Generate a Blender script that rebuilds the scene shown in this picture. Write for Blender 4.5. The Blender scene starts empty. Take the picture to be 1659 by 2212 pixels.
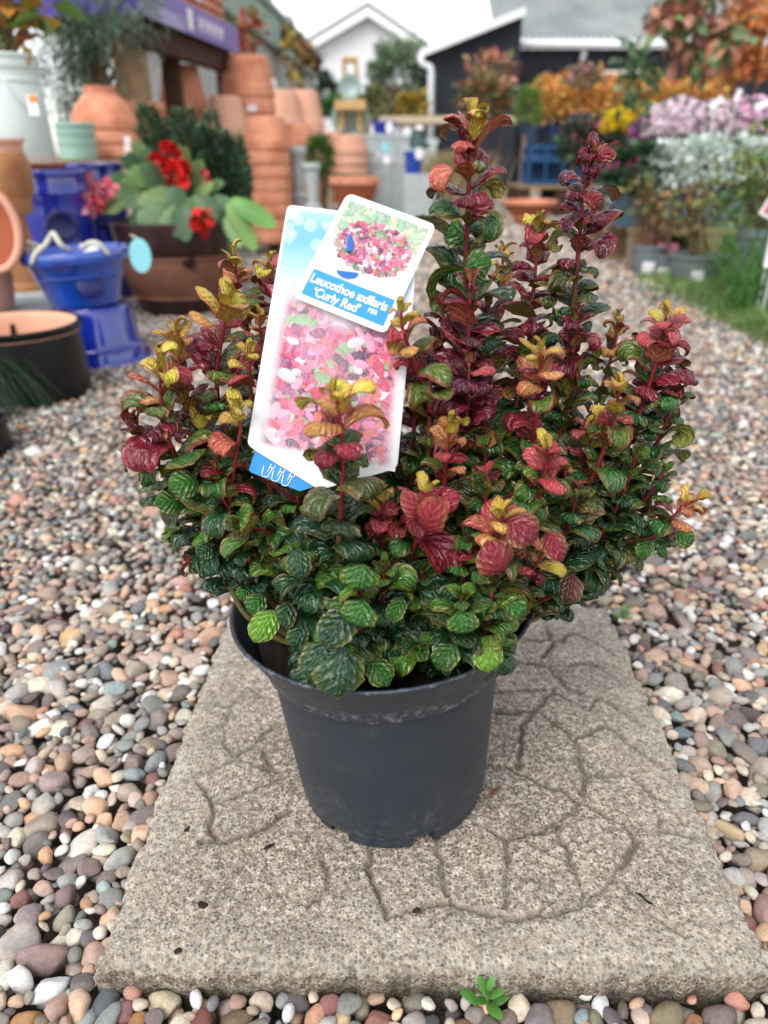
import bpy, bmesh, math, random
import numpy as np
from mathutils import Vector, Matrix, noise as mnoise

random.seed(7); rng = np.random.default_rng(7)
R = math.radians
scene = bpy.context.scene
C = scene.collection

# ------------------------------------------------------------------ camera
CAM_H = 0.487; PITCH = R(25.9)
FPX = 1598.0; CX, CY = 829.5, 1106.0          # photograph measured at 1659 x 2212
cam_d = bpy.data.cameras.new('camera'); cam = bpy.data.objects.new('camera', cam_d)
C.objects.link(cam); scene.camera = cam
cam.location = (0, 0, CAM_H); cam.rotation_euler = (R(90) - PITCH, 0, 0)
cam_d.sensor_fit = 'VERTICAL'; cam_d.sensor_height = 36.0; cam_d.lens = FPX / 2212 * 36.0
cam_d.clip_start = 0.02; cam_d.clip_end = 400
cam_d.dof.use_dof = True; cam_d.dof.focus_distance = 0.525; cam_d.dof.aperture_fstop = 5.0

# ------------------------------------------------------------------ sky, sun, exposure
SUN_EL, SUN_AZ = R(52), R(-150)
world = bpy.data.worlds.new('World'); scene.world = world; world.use_nodes = True
wn = world.node_tree.nodes; wl = world.node_tree.links
bg = wn['Background']
sky = wn.new('ShaderNodeTexSky'); sky.sky_type = 'NISHITA'; sky.sun_disc = False
sky.sun_elevation = SUN_EL; sky.sun_rotation = SUN_AZ; sky.air_density = 1.0; sky.dust_density = 1.0; sky.ozone_density = 1.0
hsv = wn.new('ShaderNodeHueSaturation'); hsv.inputs['Saturation'].default_value = 0.16
wl.new(sky.outputs['Color'], hsv.inputs['Color']); wl.new(hsv.outputs['Color'], bg.inputs['Color'])
bg.inputs['Strength'].default_value = 0.15
sun_d = bpy.data.lights.new('sun', 'SUN'); sun = bpy.data.objects.new('sun', sun_d); C.objects.link(sun)
sun_d.energy = 1.3; sun_d.angle = R(35); sun_d.color = (1.0, 0.975, 0.94)
sdir = Vector((math.sin(SUN_AZ) * math.cos(SUN_EL), math.cos(SUN_AZ) * math.cos(SUN_EL), math.sin(SUN_EL)))
sun.rotation_euler = sdir.to_track_quat('Z', 'Y').to_euler()
sun.location = (0, 0, 6)
scene.view_settings.view_transform = 'Standard'; scene.view_settings.look = 'None'
scene.view_settings.exposure = 0.88; scene.view_settings.gamma = 1.0
scene.view_settings.use_curve_mapping = False
scene.render.engine = 'CYCLES'
scene.cycles.use_denoising = True
scene.cycles.max_bounces = 6; scene.cycles.diffuse_bounces = 3; scene.cycles.glossy_bounces = 3
scene.cycles.transmission_bounces = 3; scene.cycles.transparent_max_bounces = 4
scene.cycles.caustics_reflective = False; scene.cycles.caustics_refractive = False

# ------------------------------------------------------------------ pixel helpers
cp, sp = math.cos(PITCH), math.sin(PITCH)
def ray(px, py):
    u = (px - CX) / FPX; v = (CY - py) / FPX
    return Vector((u, cp + v * sp, -sp + v * cp))
CAMP = Vector((0, 0, CAM_H))
def P(px, py, Y):
    d = ray(px, py); return CAMP + d * (Y / d.y)
def G(px, py, z=-0.03):
    d = ray(px, py); return CAMP + d * ((z - CAM_H) / d.z)
def depth(p): return p[1] * cp + (CAM_H - p[2]) * sp
def M(n, p): return n * depth(p) / FPX           # pixels -> metres at point p
def proj(p):
    d = depth(p); x = p[0]; y = p[1] * sp + (p[2] - CAM_H) * cp
    return CX + FPX * x / d, CY - FPX * y / d
def srgb(r, g, b):
    f = lambda c: (c / 12.92 if c <= 0.04045 else ((c + 0.055) / 1.055) ** 2.4)
    return (f(r / 255), f(g / 255), f(b / 255))

# ------------------------------------------------------------------ object helpers
def tag(o, label=None, cat=None, group=None, kind=None):
    if label: o['label'] = label
    if cat: o['category'] = cat
    if group: o['group'] = group
    if kind: o['kind'] = kind
    return o
def empty(name, loc=(0, 0, 0)):
    o = bpy.data.objects.new(name, None); C.objects.link(o); o.location = loc
    o.empty_display_size = 0.02
    return o
def link_mesh(name, me, mat, parent=None):
    o = bpy.data.objects.new(name, me); C.objects.link(o)
    if mat is not None and not me.materials: me.materials.append(mat)
    if parent is not None:
        o.parent = parent
        o.matrix_parent_inverse = Matrix.Translation(-parent.location)   # parents are only ever translated
    return o
def mesh_np(name, V, F, smooth=True, cols=None, uv=None):
    """V (n,3); F list of arrays (m,3)/(m,4); cols dict name->(n,3); uv (n,2)"""
    me = bpy.data.meshes.new(name)
    V = np.asarray(V, np.float32)
    if not isinstance(F, list): F = [F]
    F = [np.asarray(f, np.int32) for f in F if len(f)]
    loops = np.concatenate([f.ravel() for f in F])
    tot = np.concatenate([np.full(len(f), f.shape[1], np.int32) for f in F])
    start = np.concatenate([[0], np.cumsum(tot)[:-1]]).astype(np.int32)
    me.vertices.add(len(V)); me.vertices.foreach_set('co', V.ravel())
    me.loops.add(len(loops)); me.loops.foreach_set('vertex_index', loops)
    me.polygons.add(len(tot)); me.polygons.foreach_set('loop_start', start); me.polygons.foreach_set('loop_total', tot)
    me.polygons.foreach_set('use_smooth', np.full(len(tot), smooth, bool))
    me.update(calc_edges=True)
    if cols:
        for k, c in cols.items():
            a = me.color_attributes.new(k, 'FLOAT_COLOR', 'POINT')
            c4 = np.ones((len(V), 4), np.float32); c4[:, :3] = c
            a.data.foreach_set('color', c4.ravel())
    if uv is not None:
        l = me.uv_layers.new(name='UVMap')
        l.data.foreach_set('uv', np.asarray(uv, np.float32)[loops].ravel())
    return me

class MB:
    def __init__(s): s.v = []; s.f = []
    def add(s, vs, fs, mat4=None):
        o = len(s.v)
        for v in vs:
            v = Vector(v)
            s.v.append(tuple(mat4 @ v) if mat4 is not None else tuple(v))
        s.f += [tuple(i + o for i in f) for f in fs]
        return s
    def box(s, c, size, rot=None):
        m = Matrix.Translation(c) @ (rot.to_4x4() if rot is not None else Matrix())
        x, y, z = [k / 2 for k in size]
        vs = [(-x, -y, -z), (x, -y, -z), (x, y, -z), (-x, y, -z), (-x, -y, z), (x, -y, z), (x, y, z), (-x, y, z)]
        fs = [(0, 3, 2, 1), (4, 5, 6, 7), (0, 1, 5, 4), (1, 2, 6, 5), (2, 3, 7, 6), (3, 0, 4, 7)]
        return s.add(vs, fs, m)
    def lathe(s, prof, seg=40, mat4=None, a0=0, a1=2 * math.pi, closed=True):
        vs = []; n = seg if closed else seg + 1
        for k in range(n):
            a = a0 + (a1 - a0) * k / seg
            for r, z in prof: vs.append((r * math.cos(a), r * math.sin(a), z))
        m = len(prof); fs = []
        for k in range(seg):
            k2 = (k + 1) % n if closed else k + 1
            for j in range(m - 1):
                fs.append((k * m + j, k2 * m + j, k2 * m + j + 1, k * m + j + 1))
        return s.add(vs, fs, mat4)
    def tube(s, pts, rad, seg=8, cap=True):
        pts = [Vector(p) for p in pts]; n = len(pts)
        if not hasattr(rad, '__len__'): rad = [rad] * n
        vs = []; fs = []; ref = None
        for i in range(n):
            t = (pts[min(i + 1, n - 1)] - pts[max(i - 1, 0)]).normalized()
            if ref is None:
                ref = t.cross(Vector((0, 0, 1))) if abs(t.z) < 0.9 else t.cross(Vector((1, 0, 0)))
            ref = (ref - t * ref.dot(t)).normalized(); b = t.cross(ref)
            for k in range(seg):
                a = 2 * math.pi * k / seg
                vs.append(pts[i] + (ref * math.cos(a) + b * math.sin(a)) * rad[i])
        for i in range(n - 1):
            for k in range(seg):
                k2 = (k + 1) % seg
                fs.append((i * seg + k, i * seg + k2, (i + 1) * seg + k2, (i + 1) * seg + k))
        if cap:
            fs.append(tuple(range(seg))[::-1]); fs.append(tuple((n - 1) * seg + k for k in range(seg)))
        return s.add(vs, fs)
    def poly(s, pts, thick, normal):
        n = Vector(normal).normalized() * thick; k = len(pts)
        vs = [Vector(p) for p in pts] + [Vector(p) - n for p in pts]
        fs = [tuple(range(k)), tuple(range(2 * k - 1, k - 1, -1))]
        for i in range(k):
            j = (i + 1) % k; fs.append((i, i + k, j + k, j))
        return s.add(vs, fs)
    def build(s, name, mat, parent=None, smooth=False, bevel=0, autos=None):
        me = bpy.data.meshes.new(name); me.from_pydata(s.v, [], s.f); me.update()
        bm = bmesh.new(); bm.from_mesh(me)
        bmesh.ops.recalc_face_normals(bm, faces=bm.faces); 
        if bevel: bmesh.ops.bevel(bm, geom=bm.edges[:], offset=bevel, segments=2, affect='EDGES', profile=0.6)
        bm.to_mesh(me); bm.free()
        if smooth:
            for p in me.polygons: p.use_smooth = True
            if autos: me.set_sharp_from_angle(angle=R(autos))
        return link_mesh(name, me, mat, parent)

# ------------------------------------------------------------------ materials
_m = {}
def nt(name):
    m = bpy.data.materials.new(name); m.use_nodes = True
    t = m.node_tree; b = t.nodes['Principled BSDF']; return m, t, b
def noise_node(t, scale, detail=4, coord='Object', rough=0.6):
    n = t.nodes.new('ShaderNodeTexNoise'); n.inputs['Scale'].default_value = scale
    n.inputs['Detail'].default_value = detail; n.inputs['Roughness'].default_value = rough
    c = t.nodes.new('ShaderNodeTexCoord'); t.links.new(c.outputs[coord], n.inputs['Vector']); return n
def ramp(t, src, stops):
    r = t.nodes.new('ShaderNodeValToRGB'); e = r.color_ramp.elements
    while len(e) < len(stops): e.new(0.5)
    for k, (p, c) in enumerate(stops):
        e[k].position = p; e[k].color = (*c, 1) if len(c) == 3 else c
    t.links.new(src, r.inputs['Fac']); return r
def mix(t, fac, a, b, mode='MIX'):
    n = t.nodes.new('ShaderNodeMix'); n.data_type = 'RGBA'; n.blend_type = mode
    for sock, v in ((0, fac), (6, a), (7, b)):
        if hasattr(v, 'links') or isinstance(v, bpy.types.NodeSocket): t.links.new(v, n.inputs[sock])
        elif isinstance(v, (int, float)): n.inputs[sock].default_value = v
        else: n.inputs[sock].default_value = (*v, 1)
    return n.outputs[2]
def math_n(t, op, a, b=None, c=None, clamp=False):
    n = t.nodes.new('ShaderNodeMath'); n.operation = op; n.use_clamp = clamp
    for i, v in enumerate((a, b, c)):
        if v is None: continue
        if isinstance(v, bpy.types.NodeSocket): t.links.new(v, n.inputs[i])
        else: n.inputs[i].default_value = v
    return n.outputs[0]
def bump(t, b, h, strength=0.3, dist=0.002):
    n = t.nodes.new('ShaderNodeBump'); n.inputs['Strength'].default_value = strength; n.inputs['Distance'].default_value = dist
    t.links.new(h, n.inputs['Height']); t.links.new(n.outputs['Normal'], b.inputs['Normal'])
def surf(name, col, rough=0.6, var=0.25, scale=12, spec=0.5, bmp=0.15, bscale=60, coat=0, metal=0, col2=None, bdist=0.002):
    """plain weathered surface: base colour mottled by two noises, fine bump"""
    if name in _m: return _m[name]
    m, t, b = nt(name)
    n1 = noise_node(t, scale, 5); 
    c2 = col2 or tuple(max(0, c * (1 - var)) for c in col); c3 = tuple(min(1, c * (1 + var * 0.8)) for c in col)
    r = ramp(t, n1.outputs['Fac'], [(0.30, c2), (0.52, col), (0.75, c3)])
    t.links.new(r.outputs['Color'], b.inputs['Base Color'])
    n2 = noise_node(t, bscale, 4)
    rr = math_n(t, 'MULTIPLY_ADD', n2.outputs['Fac'], 0.25, rough - 0.12, clamp=True); t.links.new(rr, b.inputs['Roughness'])
    if bmp: bump(t, b, n2.outputs['Fac'], bmp, bdist)
    b.inputs['Specular IOR Level'].default_value = spec; b.inputs['Coat Weight'].default_value = coat
    b.inputs['Coat Roughness'].default_value = 0.08; b.inputs['Metallic'].default_value = metal
    _m[name] = m; return m
def attr_mat(name, attr='col', rough=0.5, spec=0.5, trans=0.0, bmp=0.0, bscale=200):
    if name in _m: return _m[name]
    m, t, b = nt(name)
    a = t.nodes.new('ShaderNodeAttribute'); a.attribute_name = attr
    n = noise_node(t, bscale, 4)
    k = math_n(t, 'MULTIPLY_ADD', n.outputs['Fac'], 0.7, 0.65)
    cc = mix(t, 1.0, a.outputs['Color'], k, 'MULTIPLY')
    t.links.new(cc, b.inputs['Base Color']); b.inputs['Roughness'].default_value = rough
    b.inputs['Specular IOR Level'].default_value = spec
    if bmp: bump(t, b, n.outputs['Fac'], bmp, 0.002)
    if trans:
        tr = t.nodes.new('ShaderNodeBsdfTranslucent'); t.links.new(cc, tr.inputs['Color'])
        mx = t.nodes.new('ShaderNodeMixShader'); mx.inputs[0].default_value = trans
        out = t.nodes['Material Output']
        t.links.new(b.outputs[0], mx.inputs[1]); t.links.new(tr.outputs[0], mx.inputs[2]); t.links.new(mx.outputs[0], out.inputs['Surface'])
    _m[name] = m; return m
# ================================================================== SETTING
# ---- slab plane (the paving slab lies one degree off level)
POT_Y = 0.488; KS = 0.0175
def slab_z(y): return -KS * (y - POT_Y)
def S(px, py):
    d = ray(px, py)
    t = (-KS * (0 - POT_Y) - CAM_H) / (d.z + KS * d.y)
    return CAMP + d * t
corn = [S(203, 2086), S(1671, 2092), S(1309, 1305), S(500, 1310)]     # near left, near right, far right, far left
cxy = np.array([[c.x, c.y] for c in corn])
def inside_slab(x, y, m=0.0):
    ok = True
    for i in range(4):
        a = cxy[i]; b = cxy[(i + 1) % 4]; e = b - a; n = np.array([-e[1], e[0]]) / np.hypot(*e)
        ok &= ((x - a[0]) * n[0] + (y - a[1]) * n[1]) > -m
    return ok

# ---- ground: one sheet to the horizon, gravel bed colour
def ground_material():
    m, t, b = nt('gravel_bed')
    v = t.nodes.new('ShaderNodeTexVoronoi'); v.inputs['Scale'].default_value = 42
    c = t.nodes.new('ShaderNodeTexCoord'); t.links.new(c.outputs['Object'], v.inputs['Vector'])
    n = noise_node(t, 7, 4)
    r = ramp(t, v.outputs['Color'], [(0.0, srgb(96, 84, 78)), (0.35, srgb(140, 122, 108)), (0.65, srgb(176, 160, 142)), (1.0, srgb(120, 112, 108))])
    r2 = ramp(t, n.outputs['Fac'], [(0.3, (0.55, 0.52, 0.48)), (0.7, (1, 1, 1))])
    t.links.new(mix(t, 1.0, r.outputs['Color'], r2.outputs['Color'], 'MULTIPLY'), b.inputs['Base Color'])
    b.inputs['Roughness'].default_value = 0.85; bump(t, b, v.outputs['Distance'], 0.6, 0.01); return m
def soil_dark(): return surf('damp_grit', srgb(96, 86, 77), 0.9, 0.5, 90, 0.2, 0.6, 300)
GZ = -0.055
g = MB(); xs = [-150, -9, 9, 150]; 
gv = [(-160, -20, GZ - 0.004), (160, -20, GZ - 0.004), (160, 260, GZ - 0.004), (-160, 260, GZ - 0.004)]
g.add(gv, [(0, 1, 2, 3)]); ground = g.build('ground', ground_material()); tag(ground, kind='structure')
gs = MB(); gs.add([(-1.6, 0.02, GZ), (1.6, 0.02, GZ), (2.2, 2.0, GZ), (-2.2, 2.0, GZ)], [(0, 1, 2, 3)])
bed = gs.build('gravel_bed_soil', soil_dark()); tag(bed, kind='structure')

# ---- pebbles
ico = {}
for sub in (1, 2, 3):
    bm = bmesh.new(); bmesh.ops.create_icosphere(bm, subdivisions=sub, radius=1)
    ico[sub] = (np.array([v.co[:] for v in bm.verts]), np.array([[v.index for v in f.verts] for f in bm.faces])); bm.free()
def pebble_shape(sub, seed):
    """water-worn stone: an ellipsoid flattened by a few soft cuts"""
    q = np.random.default_rng(seed); V, F = ico[sub]; V = V.copy()
    r = np.ones(len(V))
    for k in range(q.integers(5, 11)):
        n = q.normal(size=3); n /= np.linalg.norm(n); d = q.uniform(0.55, 0.88)
        c = V @ n; lim = d / np.maximum(c, 1e-3); hit = (c > 0) & (lim < r)
        s = q.uniform(0.65, 1.0); r = np.where(hit, r * (1 - s) + lim * s, r)
    V = V * r[:, None]
    V += 0.05 * np.sin(V @ q.normal(size=(3, 3)) * 2.2 + q.uniform(0, 6, 3))
    V *= np.array([1.0, q.uniform(0.58, 0.95), q.uniform(0.36, 0.66)])
    return V, F
PAL = [srgb(*c) for c in [(141, 124, 116), (116, 104, 104), (160, 142, 122), (188, 168, 140), (206, 190, 164), (150, 134, 112),
       (120, 120, 118), (100, 106, 112), (132, 138, 138), (176, 140, 118), (196, 152, 112), (170, 128, 112), (132, 108, 104),
       (222, 214, 202), (104, 92, 94), (160, 148, 140), (186, 176, 160), (128, 116, 96), (178, 154, 140), (150, 150, 146)]]
RARE = [srgb(*c) for c in [(196, 140, 84), (232, 230, 226), (184, 116, 92), (126, 150, 152), (206, 160, 100), (138, 84, 78), (240, 238, 235)]]
def pcol(q):
    c = np.array(PAL[q.integers(len(PAL))] if q.random() < 0.90 else RARE[q.integers(len(RARE))])
    g_ = c.mean(); c = g_ + (c - g_) * 0.62
    return np.clip(c * np.array([1.16, 1.17, 1.16]) * q.uniform(0.78, 1.2) + q.normal(0, 0.006, 3), 0.01, 0.66)
def pebble_material(name, attr):
    m, t, b = nt(name)
    a = t.nodes.new('ShaderNodeAttribute'); a.attribute_name = 'col'
    if attr == 'OBJECT': a.attribute_type = 'OBJECT'
    f = 1 / 75 if attr == 'OBJECT' else 1.0          # own stones are scaled unit shapes
    n = noise_node(t, 300 * f, 6, rough=0.7); n2 = noise_node(t, 85 * f, 4); n3 = noise_node(t, 40 * f, 2)
    tc = t.nodes.new('ShaderNodeTexCoord'); v = t.nodes.new('ShaderNodeTexVoronoi'); v.inputs['Scale'].default_value = 700 * f
    if attr == 'OBJECT':
        oi = t.nodes.new('ShaderNodeObjectInfo'); ad = t.nodes.new('ShaderNodeVectorMath'); ad.operation = 'ADD'
        sc_ = t.nodes.new('ShaderNodeVectorMath'); sc_.operation = 'SCALE'; t.links.new(oi.outputs['Location'], sc_.inputs[0]); sc_.inputs['Scale'].default_value = 90
        t.links.new(tc.outputs['Object'], ad.inputs[0]); t.links.new(sc_.outputs[0], ad.inputs[1])
        for nd in (n, n2, n3, v): t.links.new(ad.outputs[0], nd.inputs['Vector'])
    else: t.links.new(tc.outputs['Object'], v.inputs['Vector'])
    k = math_n(t, 'MULTIPLY_ADD', n.outputs['Fac'], 1.1, 0.45); k2 = math_n(t, 'MULTIPLY_ADD', n2.outputs['Fac'], 0.9, 0.55)
    c = mix(t, 1.0, mix(t, 1.0, a.outputs['Color'], k, 'MULTIPLY'), k2, 'MULTIPLY')
    warm = ramp(t, n3.outputs['Fac'], [(0.42, (0, 0, 0)), (0.66, (1, 1, 1))])
    c = mix(t, math_n(t, 'MULTIPLY', warm.outputs['Color'], 0.35), c, mix(t, 1.0, c, (1.25, 0.98, 0.74), 'MULTIPLY'))
    sp_ = math_n(t, 'LESS_THAN', v.outputs['Distance'], 0.2); sp_ = math_n(t, 'MULTIPLY', sp_, 0.35)
    c = mix(t, sp_, c, mix(t, 1.0, c, (0.35, 0.33, 0.33), 'MULTIPLY'))
    t.links.new(c, b.inputs['Base Color'])
    t.links.new(math_n(t, 'MULTIPLY_ADD', n2.outputs['Fac'], 0.35, 0.52), b.inputs['Roughness'])
    b.inputs['Specular IOR Level'].default_value = 0.35
    bump(t, b, n.outputs['Fac'], 0.5, 0.0022); return m
pm_obj = pebble_material('pebble_stone', 'OBJECT'); pm_vert = pebble_material('gravel_stone', 'GEO')

q = np.random.default_rng(21)
def gravel_top(x, y):
    """mean level of the stone tops: lower in front of the slab, nearly flush at its sides"""
    return -0.022 + 0.010 * np.clip((y - 0.32) / 0.2, 0, 1) - 0.012 * np.clip((y - 1.2) / 1.5, 0, 1)
# near field: dart throwing with mixed sizes (big first)
cells = {}; near = []
def try_put(x, y, r, ov=0.80):
    cs = 0.02; ix, iy = int(math.floor(x / cs)), int(math.floor(y / cs))
    for i in range(ix - 3, ix + 4):
        for j in range(iy - 3, iy + 4):
            for (a, b2, rr) in cells.get((i, j), ()):
                if (a - x) ** 2 + (b2 - y) ** 2 < ((r + rr) * ov) ** 2: return False
    cells.setdefault((ix, iy), []).append((x, y, r)); return True
def half_w(y): return 0.30 + 0.66 * y
def near_pass(n, r0, r1, ov, lay):
    for _ in range(n):
        y = 0.17 + 1.38 * q.random() ** 0.9; x = (q.random() * 2 - 1) * half_w(y); r = q.uniform(r0, r1)
        if inside_slab(x, y, r * 0.72): continue
        if try_put(x, y, r, ov): near.append((x, y, r, lay))
# hand-placed landmark stones of the photograph (pixel, size px, colour)
special = []
for (px, py, w, col, asp, rz) in [
    (98, 2068, 132, srgb(139, 120, 116), 0.48, 0.1), (105, 2130, 118, srgb(238, 240, 242), 0.55, 0.35),
    (358, 2163, 88, srgb(186, 176, 150), 0.8, -0.2), (440, 2200, 62, srgb(112, 72, 66), 0.8, 0.2), (512, 2200, 80, srgb(112, 98, 78), 0.75, 0.1),
    (680, 2195, 62, srgb(198, 152, 128), 0.8, 0.9), (735, 2200, 50, srgb(196, 176, 138), 0.8, 1.3), (815, 2205, 88, srgb(160, 116, 106), 0.7, 0.0),
    (1215, 2190, 88, srgb(128, 116, 96), 0.85, 0.2), (1285, 2205, 62, srgb(130, 128, 108), 0.8, 1.4), (1440, 2190, 100, srgb(126, 116, 94), 0.75, 0.4),
    (1345, 2180, 44, srgb(116, 108, 98), 0.75, 1.3), (1560, 2195, 92, srgb(120, 106, 102), 0.6, 0.1), (1500, 2210, 52, srgb(160, 116, 84), 0.8, 1.0), (290, 2210, 60, srgb(164, 124, 86), 0.75, 1.0),
    (225, 2155, 72, srgb(92, 98, 104), 0.8, 1.0), (55, 2205, 80, srgb(176, 132, 92), 0.6, 0.3), (1575, 1800, 84, srgb(190, 172, 140), 0.42, -0.8),
    (1612, 1775, 78, srgb(110, 112, 120), 0.55, -0.15), (1470, 1595, 58, srgb(104, 122, 128), 0.65, -0.3), (30, 1635, 70, srgb(206, 166, 134), 0.62, 0.0),
    (1620, 1560, 66, srgb(90, 78, 82), 0.6, -0.6), (1090, 2205, 70, srgb(140, 124, 120), 0.8, 0.5), (1000, 2212, 55, srgb(110, 84, 64), 0.5, 0.2), (930, 2208, 52, srgb(84, 88, 94), 0.7, 0.7)]:
    p = G(px, py, -0.022); r = M(w, p) / 2
    try_put(p.x, p.y, r * 0.85, 0); special.append((p.x, p.y, r, col, asp, rz))
near_pass(320, 0.011, 0.016, 0.80, 0); near_pass(12000, 0.0068, 0.0105, 0.76, 0); near_pass(34000, 0.0045, 0.0068, 0.74, 0)
near_pass(12000, 0.0035, 0.0045, 0.66, 0)
recs = []     # x,y,z,r,rot(3),col,shape
for (x, y, r, lay) in near:
    recs.append((x, y, gravel_top(x, y) - r * q.uniform(0.35, 0.8) + 0.004, r * q.uniform(1.18, 1.5)))
cells = {}; n_top = len(recs)
near2 = []
def under(n, r0, r1):
    for _ in range(n):
        y = 0.17 + 1.38 * q.random() ** 0.9; x = (q.random() * 2 - 1) * half_w(y); r = q.uniform(r0, r1)
        if inside_slab(x, y, r * 0.6): continue
        if try_put(x, y, r, 0.8): near2.append((x, y, r))
under(14000, 0.0070, 0.0098)
for (x, y, r) in near2: recs.append((x, y, gravel_top(x, y) - 0.0085 + q.normal(0, 0.0025), r * 1.3))
def rotm(rx, ry, rz):
    return np.array((Matrix.Rotation(rz, 3, 'Z') @ Matrix.Rotation(ry, 3, 'Y') @ Matrix.Rotation(rx, 3, 'X')))
def peb_rot(): return rotm(q.normal(0, 0.32), q.normal(0, 0.32), q.uniform(0, 6.28))
# the 300 that show largest become stones of their own
def area_px(rec): 
    d = depth(rec); px, py = proj(rec); s = (rec[3] * FPX / d) ** 2
    if not (-60 < px < 1720 and 900 < py < 2270): return 0
    if 470 < px < 1130 and py < 1500: return 0
    return s
order = sorted(range(n_top), key=lambda i: -area_px(recs[i]))
own = set(order[:300 - len(special)])
shapes3 = [pebble_shape(3, 100 + k) for k in range(14)]; sh3_me = [mesh_np('pebble', V, F) for V, F in shapes3]
for me in sh3_me: me.materials.append(pm_obj)
shapes2 = [pebble_shape(2, 200 + k) for k in range(40)]
shapes1 = [pebble_shape(1, 300 + k) for k in range(30)]
def stone_object(x, y, z, r, rot, col, me, sc=(1, 1, 1)):
    o = bpy.data.objects.new('pebble', me); C.objects.link(o); o.parent = ground
    o.matrix_world = Matrix.Translation((x, y, z)) @ Matrix(rot.tolist()).to_4x4() @ Matrix.Diagonal((r * sc[0], r * sc[1], r * sc[2], 1))
    o['col'] = [float(c) for c in col] 
for i in sorted(own):
    x, y, z, r = recs[i]; stone_object(x, y, z, r * 1.05, peb_rot(), pcol(q), sh3_me[q.integers(14)])
for (x, y, r, col, asp, rz) in special:
    stone_object(x, y, gravel_top(x, y) - r * 0.22, r, rotm(q.normal(0, .1), q.normal(0, .1), rz), np.array(col) * 0.95, sh3_me[q.integers(14)], (1, asp / 0.78, 1.0))
def join_stones(lst, shapes):
    Vs, Fs, Cs = [], [], []; o = 0
    for (x, y, z, r) in lst:
        V, F = shapes[q.integers(len(shapes))]
        W = (V * r) @ peb_rot().T + (x, y, z)
        Vs.append(W); Fs.append(F + o); Cs.append(np.repeat(pcol(q)[None], len(V), 0)); o += len(V)
    return np.concatenate(Vs), np.concatenate(Fs), np.concatenate(Cs)
A = join_stones([recs[i] for i in range(n_top) if i not in own and recs[i][1] < 0.80], shapes2)
# middle and far field
far = []
def grid_field(y0, y1, s, r0, r1, hw):
    y = y0
    while y < y1:
        w = hw(y); n = int(2 * w / s)
        xs_ = -w + (np.arange(n) + 0.5) * s + q.uniform(-.42, .42, n) * s; ys_ = y + q.uniform(-.45, .45, n) * s
        for x, yy in zip(xs_, ys_): far.append((x, yy, gravel_top(x, yy) - 0.008 + q.normal(0, 0.003), q.uniform(r0, r1)))
        y += s
grid_field(1.55, 2.9, 0.0145, 0.0075, 0.0135, lambda y: 0.25 + 0.62 * y)
grid_field(2.9, 5.2, 0.028, 0.015, 0.022, lambda y: 0.2 + 0.60 * y)
grid_field(5.2, 10.5, 0.055, 0.03, 0.042, lambda y: 0.5 + 0.36 * y)
Bf = join_stones(far + recs[n_top:] + [recs[i] for i in range(n_top) if i not in own and recs[i][1] >= 0.80], shapes1)
nv = len(A[0])
gme = mesh_np('gravel', np.concatenate([A[0], Bf[0]]), np.concatenate([A[1], Bf[1] + nv]), True, {'col': np.concatenate([A[2], Bf[2]])})
gravel = link_mesh('gravel', gme, pm_vert, ground); gravel['kind'] = 'stuff'

# ---- paving slab: riven top with an incised crazy-paving pattern
def zl(x0, y0, s, pts): return [((x0 + a / s) / 1.3562, (y0 + b / s) / 1.3562) for a, b in pts]
lines = []
for pts in [[(100, 345), (200, 340), (290, 335)], [(110, 405), (200, 410), (235, 400), (290, 345)], [(235, 400), (190, 450), (180, 575)], [(80, 570), (150, 580), (200, 600)], [(200, 600), (270, 635), (370, 685), (490, 745)],
            [(490, 745), (545, 800), (525, 850), (495, 885), (460, 940), (400, 1000), (330, 1020), (180, 1045), (100, 1035), (0, 1010)], [(250, 410), (330, 470), (355, 500), (370, 570), (390, 605), (530, 605), (570, 640)], [(355, 490), (450, 450), (490, 475)],
            [(370, 690), (330, 730), (250, 775), (140, 800), (90, 770)], [(140, 800), (145, 900), (140, 1010)], [(300, 770), (340, 870), (390, 1000)], [(510, 940), (545, 975), (600, 1030), (690, 1100)], [(110, 240), (200, 255), (270, 265), (400, 255)],
            [(270, 265), (330, 330), (400, 360)], [(200, 180), (280, 185), (320, 190)], [(265, 140), (280, 185)], [(250, 240), (290, 195), (350, 160), (420, 190)], [(400, 255), (520, 320)], [(430, 360), (560, 440)], [(615, 720), (620, 770)], [(390, 605), (375, 660)],
            [(290, 345), (400, 400), (430, 360)], [(570, 640), (640, 690), (700, 760)], [(420, 190), (480, 230)], [(620, 770), (720, 790)], [(490, 475), (600, 560), (640, 570)]]:
    lines.append(zl(1350, 1700, 1.0578, pts))
for pts in [[(250, 690), (340, 660), (420, 635), (490, 605)], [(465, 565), (490, 605)], [(500, 590), (560, 550), (630, 480)], [(515, 605), (590, 630), (660, 645)], [(420, 760), (500, 730), (600, 695), (680, 670)], [(370, 910), (430, 905), (550, 880)], [(360, 690), (420, 760)],
            [(360, 385), (480, 405), (450, 470), (460, 560)], [(300, 520), (380, 510), (450, 470)], [(480, 405), (540, 330), (590, 370)], [(390, 250), (480, 240), (530, 260)], [(600, 570), (630, 650)], [(420, 760), (400, 850), (430, 905)], [(550, 880), (640, 830), (700, 790)]]:
    lines.append(zl(300, 1750, 1.2693, pts))
for pts in [[(510, 120), (530, 270), (545, 320)], [(285, 150), (270, 220), (310, 310), (345, 400)], [(690, 95), (740, 125), (830, 110), (952, 75)], [(560, 345), (600, 355), (700, 385), (800, 400), (952, 385)], [(120, 200), (130, 290), (60, 360)], [(345, 400), (440, 370), (560, 345)]]:
    lines.append(zl(850, 2350, 1.19, pts))
segs = []
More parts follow.
